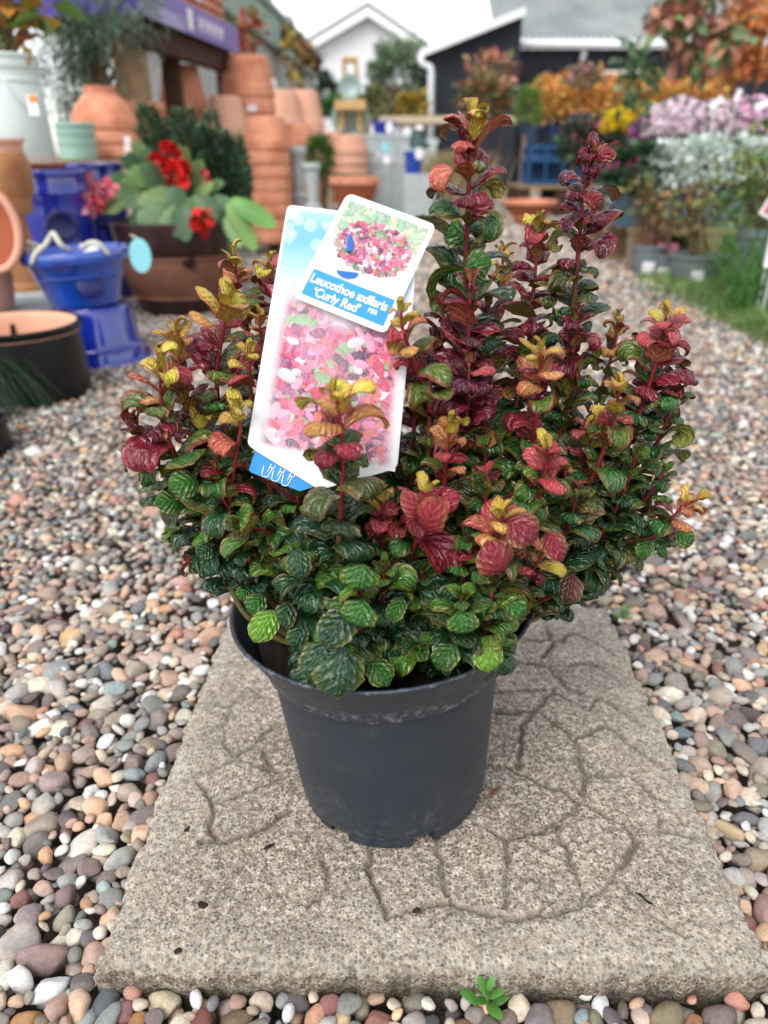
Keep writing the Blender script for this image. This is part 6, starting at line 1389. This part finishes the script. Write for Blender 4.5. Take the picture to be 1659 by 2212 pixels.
zf = GRD; cx_ = c.x; m = MB(); m.lathe([(.001, 0), (.05, .005), (.072, .05), (.068, .10), (.045, .15), (.028, .18)], 20, T((cx_, Yg, zf))); m.build('body', surf('cream_paint', srgb(226, 218, 190), .5), gn, smooth=True); m = MB(); m.lathe([(.026, .176), (.036, .20), (.038, .225), (.025, .25), (.001, .258)], 18, T((cx_, Yg, zf))); m.build('head', surf('cream_paint', srgb(226, 218, 190), .5), gn, smooth=True); m = MB(); m.lathe([(.014, 0), (.010, .02), (.001, .045)], 10, T((cx_ - .02, Yg - .03, zf + .215)) @ Matrix.Rotation(R(110), 4, 'X')); m.build('beak', ORANGE, gn, smooth=True)
# green glazed ring pots lying on their sides, on a pine stand
GLZ = surf('celadon_glaze', srgb(138, 158, 146), .3, .15, 14, .5, .1); PALE = surf('pale_glaze_inside', srgb(196, 212, 210), .3, .1, 14, .5, .05)
Yr = 9.0
for (px, py, r, lab) in [(756, 187, 25, 'small celadon round pot lying mouth forward on top of the pine stand'), (757, 258, 41, 'large celadon round pot lying mouth forward under the pine stand')]:
    c = P(px, py, Yr); rr = M(r, c); e = empty('ring_pot', (c.x, Yr, c.z - rr)); tag(e, lab, 'pot'); M4 = T(c) @ Matrix.Rotation(R(90), 4, 'X')
    lathe_mesh('body', [(.001, -rr * 1.3), (rr * .55, -rr * 1.3), (rr * .8, -rr * .8), (rr * .86, 0)], GLZ, e, M4, 36); lathe_mesh('rim', [(rr * .85, -.002), (rr * .98, -.005), (rr, rr * .1), (rr * .96, rr * .16), (rr * .74, rr * .16), (rr * .68, rr * .05)], GLZ, e, M4, 36); lathe_mesh('inside', [(rr * .70, rr * .08), (rr * .6, -rr * .3), (rr * .35, -rr * .6), (.001, -rr * .65)], PALE, e, M4, 36)
stn = empty('pine_stand', (P(757, 230, Yr).x, Yr, GRD)); tag(stn, 'small yellow pine stand between the two celadon ring pots', 'stand')
zt_ = P(757, 187, Yr).z - M(26, P(757, 187, Yr)); zt_l = P(757, 245, Yr).z
c = P(757, 215, Yr); m = MB(); m.box((c.x, Yr, zt_ - .05), (M(66, c), .34, .09)); m.build('top', WOOD_Y, stn); 
for s in (-1, 1): m = MB(); m.box((c.x + s * M(20, c), Yr + .02, zt_ - .09 - .10), (M(10, c), .2, .20)); m.build('leg', WOOD_Y, stn)
m = MB(); m.box((c.x, Yr + .55, (zt_ - .1 + GRD) / 2), (M(80, c), .3, zt_ - .1 - GRD)); m.build('back_panel', WOOD, stn)
pw = empty('plank_stand', (c.x, Yr, GRD)); tag(pw, 'low pale plank stand carrying the large celadon pot', 'stand'); zq = P(757, 258, Yr).z - M(41, P(757, 258, Yr))
m = MB(); m.box((c.x, Yr - .05, zq - .02), (M(110, c), .4, .04)); m.build('top', WOOD, pw)
for s in (-1, 1): m = MB(); m.box((c.x + s * M(45, c), Yr - .05, (zq - .04 + GRD) / 2), (.06, .3, zq - .04 - GRD)); m.build('leg', WOOD, pw)
fr = empty('wooden_arch', P(757, 175, 12)); tag(fr, 'narrow yellow wooden arch standing against the white house wall', 'arch'); Yw = 12.0
for (x0, x1) in ((741, 745), (766, 774)): a, b_ = P(x0 + 2, 128, Yw), P(x1, 182, Yw); m = MB(); m.tube([a, b_, Vector((b_.x, Yw, 0))], .035, 6); m.build('upright', WOOD_Y, fr)
a, b_ = P(740, 129, Yw), P(772, 129, Yw); m = MB(); m.tube([a, b_], .045, 6); m.build('lintel', WOOD_Y, fr)
# glazed pots and square planters in the centre
def oval_tag(px, py, rx, ry, Y, lab, mat=STICKER):
    c = P(px, py, Y); e = MB(); e.poly([c + Vector((M(rx, c) * math.cos(a), 0, M(ry, c) * math.sin(a))) for a in np.linspace(0, 2 * math.pi, 17)[:-1]][::-1], .003, (0, -1, 0)); o = e.build('hang_tag', mat); tag(o, lab, 'tag', 'white oval hang tags'); return o
Yc = 8.0; zs_ = P(850, 300, Yc).z
bench('display_bench', 'pale stone-topped bench behind the silver square planters', P(775, 300, Yc + .3).x, P(940, 300, Yc + .3).x, Yc - .25, Yc + .5, zs_, GREYST, n=1)
tl_ = bench('timber_bed', 'long pale timber raised bed edge in front of the black shed', P(820, 258, 10.5).x, P(1165, 258, 10.5).x, 10.4, 11.2, P(960, 251, 10.5).z, surf('pale_timber', srgb(204, 184, 160), .8, .15, 14, .3, .3, 40), 'raised bed', th=.08, n=1)
rt = P(830, 262, Yc); pot('blue_pot', 'bright blue glazed pot with white oval tag on the bench in the centre', 'pot', Vector((rt.x, Yc, zs_)), M(20, rt), M(25, rt), rt.z - zs_, BLUE, lip=.18)
oval_tag(841, 276, 8, 12, Yc - .2, 'white oval tag on the bright blue pot on the centre bench')
for k, (px, y0, y1, w) in enumerate([(800, 290, 330, 64), (850, 292, 335, 70), (820, 335, 392, 60), (862, 338, 398, 56)]):
    Yk = 7.4 - .25 * (k > 1); a = P(px, y0, Yk); zb_ = GRD if k > 1 else P(px, y1, Yk).z; e = empty('square_planter', (a.x, Yk, zb_)); tag(e, ['upper left pale grey square planter in the centre', 'upper right pale grey square planter in the centre', 'lower left pale grey square planter on the gravel', 'lower right pale grey square planter on the gravel'][k], 'planter', 'pale grey square planters')
    w_ = M(w, a); hh = a.z - zb_; m = MB(); z = zb_; v0, v1 = w_ * .40, w_ * .48
    m.add([(a.x - v0, Yk - v0, z), (a.x + v0, Yk - v0, z), (a.x + v0, Yk + v0, z), (a.x - v0, Yk + v0, z), (a.x - v1, Yk - v1, z + hh * .86), (a.x + v1, Yk - v1, z + hh * .86), (a.x + v1, Yk + v1, z + hh * .86), (a.x - v1, Yk + v1, z + hh * .86)], [(0, 3, 2, 1), (4, 5, 6, 7), (0, 1, 5, 4), (1, 2, 6, 5), (2, 3, 7, 6), (3, 0, 4, 7)]); m.build('body', GREYST, e)
    for sx, sy in ((0, -1), (0, 1), (-1, 0), (1, 0)): m = MB(); m.box((a.x + sx * w_ * .48, Yk + sy * w_ * .48, zb_ + hh * .93), (w_ * (.06 if sx else 1.02), w_ * (.06 if sy else .90), hh * .14)); m.build('rim', GREYST, e)
oval_tag(835, 345, 8, 10, 6.6, 'white oval tag on the pale grey square planters'); oval_tag(832, 318, 8, 12, 6.8, 'pale turquoise oval tag between the upper square planters', surf('turquoise_card', srgb(142, 212, 224), .4))
rt = P(893, 325, 6.6); z2_ = P(893, 376, 6.6).z; m = MB(); m.box((rt.x + .05, 6.65, (z2_ + GRD) / 2 + .0), (.26, .3, max(.05, z2_ - GRD))); so = m.build('grey_block', GREYST, bevel=.01); tag(so, 'grey block under the blue and green pots in the centre', 'block')
zb_ = max(z2_, GRD + .05); pot('blue_pot', 'tall bright blue glazed pot in the centre, left of the straw-coloured grass', 'pot', Vector((rt.x, 6.6, zb_)), M(16, rt), M(20, rt), rt.z - zb_, BLUE_L, lip=.16); oval_tag(905, 332, 8, 12, 6.4, 'white oval tag on the tall blue pot beside the straw-coloured grass')
GRNG = surf('dark_green_glaze', srgb(18, 70, 66), .15, .25, 14, .6, .1, coat=.5); rt = P(903, 280, 7.3); zb_ = P(903, 322, 7.3).z; m = MB(); m.box((rt.x, 7.3, (zb_ + GRD) / 2), (.3, .3, zb_ - GRD)); so = m.build('grey_block', GREYST, bevel=.01); tag(so, 'grey block under the dark green glazed pot', 'block'); pot('green_pot', 'dark bottle green glazed pot behind the tall blue pot', 'pot', Vector((rt.x, 7.3, zb_)), M(20, rt), M(15, rt), rt.z - zb_, GRNG, lip=.14)
for (px, py, w, h, Y, n, size, pal, asp, nm, lab, cat) in [
    (862, 170, 120, 130, 15, 1500, .16, [(128, 150, 116), (100, 126, 92), (150, 168, 140)], .35, 'leafy_tree', 'soft grey-green tree in front of the white house, left of the downpipe', 'tree'),
    (840, 230, 110, 60, 13.5, 700, .12, [(120, 110, 92), (96, 90, 76), (136, 128, 108)], .4, 'twiggy_shrub', 'brown twiggy shrub below the soft grey-green tree', 'shrub'),
    (888, 232, 60, 50, 12.5, 500, .10, [(176, 158, 70), (140, 136, 70), (196, 160, 60)], .5, 'yellow_shrub', 'yellow-leaved shrub at the foot of the white downpipe', 'shrub'),
    (706, 205, 44, 70, 12, 900, .09, [(52, 80, 60), (40, 64, 50), (70, 96, 72)], .25, 'dark_conifer', 'dark green conical conifer left of the celadon ring pots', 'conifer'),
    (722, 232, 36, 26, 11, 300, .09, [(90, 140, 80), (110, 156, 96)], .5, 'low_shrub', 'low fresh green shrub left of the pine stand', 'shrub'),
    (808, 225, 50, 50, 11, 500, .09, [(120, 130, 84), (96, 112, 70), (150, 150, 100)], .4, 'olive_shrub', 'olive green shrub just right of the pine stand', 'shrub'),
    (545, 72, 50, 56, 8.6, 70, .11, [(170, 80, 60), (150, 60, 50), (190, 120, 80), (120, 120, 70)], .6, 'red_leaved_tree', 'small red-leaved tree beyond the end of the purple shelf', 'tree'),
    (632, 120, 34, 90, 9.5, 45, .10, [(170, 160, 80), (190, 140, 60), (120, 120, 70)], .5, 'yellow_tree', 'thin yellow-leaved young tree above the pale terracotta stacks', 'tree'),
    (1062, 160, 100, 84, 9.0, 150, .10, [(176, 110, 96), (150, 120, 80), (196, 130, 110), (120, 130, 84)], .5, 'peach_shrub', 'loose peach and green shrub in front of the black shed', 'shrub'),
    (1050, 215, 110, 80, 8.2, 800, .08, [(150, 130, 90), (120, 120, 80), (170, 120, 90), (100, 110, 80)], .5, 'mixed_shrub', 'low mixed shrub below the peach shrub by the black shed', 'shrub')]:
    bush(nm, lab, cat, px, py, w, h, Y, n, size, pal, asp, stems=5 if cat == 'tree' else 3)
gr = empty('straw_grass', G(985, 420, GRD)); tag(gr, 'straw-coloured ornamental grass clump on the gravel behind the tall shoot', 'grass plant')
Yt = G(985, 425, GRD).y; Yt = 6.8; b0 = Vector((P(985, 420, Yt).x, Yt, GRD))
grass_blades('blades', b0, 2600, .95, .009, .30, [(186, 168, 120), (168, 148, 100), (200, 184, 140), (150, 134, 92)], gr, q, br=.12, arch=.40)
for (px, py, w, h, Y, lab) in [(775, 450, 60, 16, 5.2, ''), ]: pass

# ================================================================== RIGHT-HAND PLANT TABLES
Yh = 8.0; zt_ = P(1350, 285, Yh - .5).z
bench('plant_table', 'long timber plant table carrying the orange shrubs at right', P(1165, 290, Yh).x, P(1720, 290, Yh).x, Yh - .45, Yh + .75, zt_, WOOD_D, 'table')
ORP = [(224, 172, 76), (214, 142, 76), (226, 192, 92), (208, 118, 88), (204, 172, 80), (220, 156, 104), (190, 166, 82)]
k = 0; 
for row, (Yk, ys) in enumerate([(Yh + .45, 208), (Yh - .05, 228)]):
    for j in range(8):
        px = 1180 + j * 49 + row * 12; k += 1; hz = 74 + q.normal(0, 5)
        lab = '%s orange-yellow shrub in the %s row on the plant table' % (['leftmost', 'second from left', 'third from left', 'fourth from left', 'fifth from left', 'sixth from left', 'seventh from left', 'rightmost'][j], ['back', 'front'][row])
        bush('orange_shrub', lab, 'shrub', px, ys - (8 if j in (1, 2) else 0), 64, hz, Yk, 620, .052, ORP, .5, 'orange shrubs on the plant table', zt_, 3, None, (.07, .09, .13, NAVYPL))
bush('green_herb', 'fresh green feathery herb pot left of the orange shrubs', 'herb', 1140, 235, 46, 80, 7.7, 800, .06, [(112, 146, 70), (132, 164, 84), (90, 124, 60)], .2, None, P(1140, 285, 7.7).z - .02, 4, None, (.06, .07, .10, NAVYPL))
# blue crates with pots
cb = [(1186, 398, 342, 112, 'open-fronted blue plastic crate on the gravel under the navy pots'), (1186, 342, 312, 108, 'shallow blue plastic crate on top of the open-fronted crate')]
BLUEC = surf('blue_crate', srgb(36, 80, 124), .45, .15, 10, .4, .05); Yc2 = 7.4; zc = GRD
plt = empty('pallet', (P(1186, 405, Yc2).x, Yc2, GRD)); tag(plt, 'dark wooden pallet under the blue plastic crates', 'pallet'); zc = P(1186, 400, Yc2 - .2).z
pc = P(1186, 402, Yc2)
for j in range(5): m = MB(); m.box((pc.x + .05, Yc2 - .3 + j * .15, zc - .012), (.75, .11, .022)); m.build('slat', WOOD, plt)
for j in range(9): m = MB(); m.box((pc.x + .05 - .33 + (j % 3) * .33, Yc2 - .29 + (j // 3) * .29, (GRD + zc - .024) / 2), (.11, .10, zc - .024 - GRD)); m.build('block', WOOD_D, plt)
for (px, yb, yt, w, lab) in cb:
    z0 = P(px, yb, Yc2 - .2).z; z1 = P(px, yt, Yc2 - .2).z - .003; e = empty('plastic_crate', (pc.x, Yc2, z0)); tag(e, lab, 'crate', 'blue crates'); ww = M(w, pc); dd = .34; hh = z1 - z0; fr_ = .022
    for sx in (-1, 1):
        for sy in (-1, 1): m = MB(); m.box((pc.x + sx * (ww / 2 - .012), Yc2 + sy * (dd / 2 - .012), z0 + hh / 2), (.024, .024, hh)); m.build('corner_post', BLUEC, e)
    for z in (z0 + .015, z1 - .015):
        for sy in (-1, 1): m = MB(); m.box((pc.x, Yc2 + sy * (dd / 2 - .010), z), (ww - .05, .018, .028)); m.build('rail', BLUEC, e)
        for sx in (-1, 1): m = MB(); m.box((pc.x + sx * (ww / 2 - .010), Yc2, z), (.018, dd - .05, .028)); m.build('rail', BLUEC, e)
    for sx in (-.16, .16): m = MB(); m.box((pc.x + sx * ww * 1.0, Yc2 - dd / 2 + .012, z0 + hh / 2), (.02, .014, hh - .06)); m.build('rail', BLUEC, e)
    m = MB(); m.box((pc.x, Yc2, z0 + .004), (ww - .03, dd - .03, .008)); m.build('floor', BLUEC, e); m = MB(); m.box((pc.x, Yc2 + dd / 2 - .016, z0 + hh / 2), (ww - .05, .006, hh - .06)); m.build('back', BLUEC, e)
zc2 = P(1186, 312, Yc2 - .2).z
for j, (px, w) in enumerate([(1150, 34), (1206, 62)]):
    c = P(px, 300, Yc2); tp_ = P(px, 275, Yc2); e, _ = pot('nursery_pot', ['small navy plastic nursery pot on the blue crates', 'large navy plastic nursery pot on the blue crates'][j], 'pot', Vector((c.x, Yc2 - .02, zc2)), M(w * .40, c), M(w * .48, c), tp_.z - zc2, NAVYPL, lip=.14, soil=True)
# pallet with chrysanthemums
Ym = 4.15; zp_ = P(1380, 488, 3.95).z
pal_ = empty('pallet', (P(1450, 510, Ym).x, Ym, GRD)); tag(pal_, 'weathered wooden pallet under the chrysanthemum pots at right', 'pallet'); x0, x1 = P(1322, 490, Ym).x, P(1760, 490, Ym).x
for j in range(6): m = MB(); m.box(((x0 + x1) / 2, Ym - .32 + j * .19, zp_ - .012), (x1 - x0, .13, .024)); m.build('slat', WOOD, pal_)
for j in range(12): m = MB(); m.box((x0 + .06 + (x1 - x0 - .12) * (j % 4) / 3, Ym - .33 + .47 * (j // 4), (GRD + .024 + zp_ - .026) / 2), (.11, .10, zp_ - .052 - GRD)); m.build('block', WOOD, pal_)
for j in range(2): m = MB(); m.box(((x0 + x1) / 2, Ym - .36 + j * .4, GRD + .012), (x1 - x0, .09, .022)); m.build('base_board', WOOD, pal_)
DG = [(50, 82, 52), (66, 100, 62), (38, 64, 44)]
bush('chrysanthemum', 'dark green chrysanthemum in a slate blue pot at the pallet front corner', 'chrysanthemum', 1372, 372, 130, 110, 3.95, 900, .045, DG, .55, None, zp_, 4, (14, .02, [(176, 60, 120), (196, 90, 150)], .2), (.075, .09, .17, TEALPL))
bush('chrysanthemum', 'leafy plant with scattered magenta flowers beside the navy nursery pots', 'chrysanthemum', 1268, 310, 120, 90, 6.4, 800, .06, DG + [(110, 100, 90)], .5, None, GRD, 4, (60, .032, [(170, 60, 110), (150, 70, 110), (186, 90, 130)], .1), (.08, .10, .20, NAVYPL))
for j, (px, py, w, h, Yk, pal_c, lab) in enumerate([
    (1372, 262, 122, 62, 6.0, [(244, 216, 44), (236, 204, 30)], 'bright yellow chrysanthemum in front of the orange shrubs'),
    (1412, 292, 84, 66, 4.6, [(168, 84, 160), (184, 110, 176)], 'purple chrysanthemum between the yellow and pale pink ones'),
    (1470, 268, 130, 84, 4.45, [(244, 222, 232), (248, 232, 238), (238, 206, 222)], 'pale lilac chrysanthemum, leftmost of the pale mass'),
    (1545, 272, 120, 74, 4.5, [(246, 214, 226), (240, 202, 218), (248, 230, 236)], 'pale pink chrysanthemum, middle of the pale mass'),
    (1625, 262, 120, 72, 4.5, [(236, 194, 216), (228, 180, 208), (240, 212, 226)], 'rosy pink chrysanthemum at the right frame edge')]):
    bush('chrysanthemum', lab, 'chrysanthemum', px, py, w, h, Yk, 350, .045, DG, .5, 'chrysanthemums on the right', zp_ if Yk < 4.7 else GRD, 4, (300, .034, pal_c, -.45), (.085, .10, .17, NAVYPL))
for j, (px, py, w, h, Yk) in enumerate([(1440, 360, 100, 90, 3.92), (1520, 350, 120, 90, 3.9), (1600, 352, 120, 84, 3.92), (1680, 345, 100, 90, 3.9)]):
    bush('silver_shrub', ['silver-leaved shrub, leftmost in the silver row at right', 'silver-leaved shrub, second from left in the silver row', 'silver-leaved shrub, third from left in the silver row', 'silver-leaved shrub cut by the right frame edge'][j], 'shrub', px, py, w, h, Yk, 900, .045, [(206, 220, 210), (222, 232, 226), (180, 200, 188), (236, 242, 236)], .34, 'silver shrubs at right', zp_, 6, None, (.07, .085, .12, GREYPL))
# roses as bare canes in grey pots
for j, (px, yt, yb, w, lab) in enumerate([(1404, 528, 600, 80, 'grey pot of bare brown canes, leftmost at the pallet corner'), (1436, 548, 606, 62, 'small grey pot with pink label behind the wide grey pot'), (1510, 548, 618, 122, 'wide grey pot of bare rose canes standing in the grass')]):
    Yk = G(px, yb - 6, GRD).y + .06 + (.05 if j == 1 else 0); tp_ = P(px, yt, Yk); e = empty('cane_pot', (tp_.x, Yk, GRD)); tag(e, lab, 'potted plant', 'grey pots of canes'); r = M(w / 2, tp_); simple_pot(e, Vector((tp_.x, Yk, GRD)), r * .82, r * .95, tp_.z - GRD, GREYPL)
    tops = [P(px + q.normal(-4, 20), q.uniform(380, 450), Yk + q.normal(0, .04)) for _ in range(10 if j != 1 else 4)]; canes(e, Vector((tp_.x, Yk, tp_.z - .03)), tops, .0075)
    parts = []
    for t_ in tops: n = 9; parts.append(leaf_cards(np.array(t_) + q.normal(0, .04, (n, 3)) - np.array([0, 0, .06]), q.normal(size=(n, 3)), .04, pick([(120, 120, 64), (150, 110, 60), (96, 114, 62)], n, q), q, .55))
    foliage('foliage', parts, LEAFM, e); ls = P(px - 4, (yt + yb) / 2 + 14, Yk - r * 1.0)
    m = MB(); m.box(ls, (M(26, ls), .002, M(24, ls))); m.build('price_sticker', STICKER, e)
    if j < 2: c = P(px + (-4 if j == 0 else 6), yt - 12, Yk); m = MB(); m.box(c, (M(14 if j == 0 else 44, c), .003, M(28 if j == 0 else 18, c))); m.build('plant_tag', surf('pink_card', srgb(222, 130, 170), .4), e)
Yk = 2.95; tp_ = P(1652, 492, Yk); e = empty('nursery_pot', (tp_.x, Yk, GRD)); tag(e, 'grey-green nursery pot at the right frame edge behind the long grass', 'potted plant'); simple_pot(e, Vector((tp_.x, Yk, GRD)), M(44, tp_), M(52, tp_), tp_.z - GRD, GREYPL); canes(e, Vector((tp_.x, Yk, tp_.z - .03)), [P(1650 + q.normal(0, 30), 330 + q.normal(0, 30), Yk) for _ in range(6)], .005)
n = 300; c = P(1640, 400, Yk); foliage('foliage', [leaf_cards(np.array(c) + q.normal(0, .09, (n, 3)), q.normal(size=(n, 3)), .045, pick([(96, 130, 64), (120, 130, 66), (74, 108, 56), (110, 120, 60)], n, q), q, .5)], LEAFM, e)
# plant labels at the right edge
c = P(1680, 440, 2.6); e = empty('picture_label', c); tag(e, 'white-bordered pink picture label leaning at the right frame edge', 'plant label'); rm = Matrix.Rotation(R(25), 3, 'Y'); m = MB(); m.box(c, (.075, .002, .10), rm); m.build('card', STICKER, e); m = MB(); m.box(c + Vector((0, -.002, 0)), (.06, .002, .082), rm); m.build('picture', surf('rose_print', srgb(196, 110, 130), .4, .4, 60), e)
m = MB(); m.tube([c - Vector((0, 0, .04)), Vector((c.x + .01, c.y, GRD))], .003, 5); m.build('stake', STICKER, e)
c = P(1678, 535, 2.5); e = empty('price_label', Vector((c.x, c.y, GRD))); tag(e, 'upright white price label in the grass at the right frame edge', 'label'); m = MB(); m.box(c, (.06, .002, .12)); m.build('card', STICKER, e); m = MB(); m.tube([c - Vector((0, -.002, .05)), Vector((c.x, c.y + .002, GRD))], .003, 5); m.build('stake', STICKER, e)
for k in range(5): m = MB(); m.box(c + Vector((0, -.0022, .04 - .014 * k)), (.04 - .004 * (k % 3), .001, .004)); m.build('print_line', surf('grey_ink', srgb(120, 120, 126), .6), e)
for j, (px, py, w) in enumerate([(1548, 222, 1.0), (1594, 206, .8), (1646, 226, 1.0)]):
    c = P(px, py, 4.15); rm = Matrix.Rotation(R((50, 20, 70)[j]), 3, 'Y'); m = MB(); m.box(c, (.03 * w, .002, .07 * w), rm); e = empty('label_stick', c); tag(e, ['white label stick tilted over the pale pink flowers, leftmost of three', 'white label stick over the pink flowers, middle of three', 'white label stick over rosy flowers, rightmost of three'][j], 'label', 'white label sticks'); m.build('card', STICKER, e)
    m = MB(); m.tube([c, c + Vector((0, .02, -.16))], .003, 5); m.build('stake', STICKER, e)
# autumn trees in pots at the upper right
AUT = [(150, 100, 84), (176, 124, 96), (130, 90, 76), (190, 134, 104), (120, 136, 90), (94, 126, 80), (110, 140, 90)]
def young_tree(name, lab, px, ytop, w, Y, pal, n, size, zb=GRD, lo=.72):
    base = Vector((P(px, 300, Y).x, Y, zb)); e = empty(name, base); tag(e, lab, 'tree'); top = P(px, ytop, Y); simple_pot(e, base, .10, .12, .22, NAVYPL)
    tr = MB(); tr.tube([base + Vector((0, 0, .15)), base.lerp(top, .5) + Vector((.03, 0, 0)), top], [.013, .009, .003], 7); tr.build('trunk', STEMM, e, smooth=True); parts = []
    for k in range(9):
        t = lo + (.97 - lo) * k / 9; a = base.lerp(top, t); b_ = a + Vector((q.normal(0, 1), q.normal(0, .8), .5)).normalized() * M(w / 2, top) * q.uniform(.6, 1); br = MB(); br.tube([a, a.lerp(b_, .5) + Vector((0, 0, .02)), b_], [.005, .004, .002], 5); br.build('branch', STEMM, e)
        m_ = n // 9; pts = np.array([a.lerp(b_, float(s))[:] for s in q.uniform(.2, 1.1, m_)]) + q.normal(0, .05, (m_, 3)); d = q.normal(size=(m_, 3)) + np.array([0, 0, -.6]); parts.append(leaf_cards(pts, d, size, pick(pal, m_, q), q, .6))
    foliage('crown', parts, LEAFM, e); return e
young_tree('bronze_leaved_tree', 'young tree with large drooping bronze and green leaves above the chrysanthemums', 1500, -30, 190, 4.9, AUT, 330, .095)
young_tree('orange_leaved_tree', 'young tree with orange autumn leaves at the upper right corner', 1640, -10, 150, 5.2, [(206, 130, 70), (196, 110, 60), (214, 150, 90), (180, 120, 70)], 360, .07)
young_tree('yellow_leaved_tree', 'young yellow-orange tree just right of the bronze-leaved tree', 1590, 40, 110, 5.6, [(206, 150, 80), (190, 120, 70), (150, 130, 80)], 260, .065)
young_tree('green_climber', 'slim green-leaved climber on a cane in front of the shed window', 1385, 100, 70, 5.3, [(96, 130, 90), (120, 150, 110), (80, 112, 74)], 110, .075)
bush('pink_shrub', 'shrub with small pink flowers behind the orange shrubs', 'shrub', 1262, 165, 60, 40, 6.9, 260, .05, [(120, 120, 90), (150, 130, 110)], .5, None, zt_, 3, (24, .03, [(222, 140, 170), (230, 170, 190)], 0), (.07, .09, .12, NAVYPL))
# grass at the right
gs_ = []
def blades_many(n, fx, length, width, pal, q):
    Vs, Cs, Qs = [], [], []; o = 0; K = 6
    for k in range(n):
        p = fx(); 
        if p is None: continue
        L = length * q.uniform(.4, 1.15) * (min(1, max(.42, (p[0] / p[1] - .42) / .12)) if length < .3 else 1); a = q.uniform(0, 6.28); out = np.array([math.cos(a), math.sin(a), 0]) * q.uniform(.2, .9); sd = np.array([-math.sin(a), math.cos(a), 0]); c = np.array(srgb(*pal[q.integers(len(pal))])) * q.uniform(.75, 1.25); ar = q.uniform(.3, 1.0)
        for j in range(K):
            t = j / (K - 1); c0 = p + out * L * t ** 1.4 + np.array([0, 0, 1]) * L * (t - ar * t * t); w = width * (1 - t) ** .7 + .0003; Vs += [c0 - sd * w / 2, c0 + sd * w / 2]; Cs += [c, c]
        Qs += [(o + 2 * j, o + 2 * j + 1, o + 2 * j + 3, o + 2 * j + 2) for j in range(K - 1)]; o += 2 * K
    return mesh_np('long_grass', np.array(Vs), np.array(Qs), True, {'col': np.array(Cs)})
def gpos():
    px = q.uniform(1370, 1900); py = q.uniform(596, 770); lim = 625 + (px - 1430) * .50
    if py > lim + q.normal(0, 14): return None
    p = G(px, py, GRD); return np.array(p)
gm = blades_many(26000, gpos, .19, .0042, [(98, 140, 66), (122, 160, 84), (82, 120, 58), (140, 164, 96), (150, 160, 104)], q)
lg = link_mesh('long_grass', gm, LEAFM); tag(lg, 'long green grass growing around the grey pots at right', 'grass', kind='stuff')
def gpos2():
    px = 1585 + 320 * q.random(); py = q.uniform(540, 690); return np.array(G(px, py, GRD))
gm = blades_many(9000, gpos2, .50, .0045, [(98, 150, 76), (122, 170, 94), (82, 130, 68)], q); tg_ = link_mesh('tall_grass', gm, LEAFM); tag(tg_, 'tall arching green grass at the right frame edge', 'grass', kind='stuff')
# weeds
def weed(lab, px, py, n, l_px, z, col, seed):
    qq = np.random.default_rng(seed); c = G(px, py, z); e = empty('weed', c); tag(e, lab, 'weed')
    for k in range(n):
        a = k * 2.4 + .4; t = k / n; L = M(l_px, c) * (1 - .55 * t); el_ = R(15 + 55 * t); d = Vector((math.cos(a) * math.cos(el_), math.sin(a) * math.cos(el_), math.sin(el_))); ll = broad_leaf(c + Vector((0, 0, .004 * k / 2)), d, L, L * .5, (0, 0, 1), np.array(srgb(*col)) * qq.uniform(.8, 1.2), e, lobes=1)
    m = MB(); m.tube([c - Vector((0, 0, .02)), c + Vector((0, 0, .012))], .0016, 6); m.build('stem', surf('weed_stem', srgb(110, 130, 70), .6), e)
weed('small bright green weed sprouting at the slab front edge', 1050, 2172, 9, 58, -.022, (88, 142, 62), 3)
weed('tiny green weed in the gravel by the slab far right corner', 1346, 1336, 6, 30, -.012, (120, 170, 96), 4)
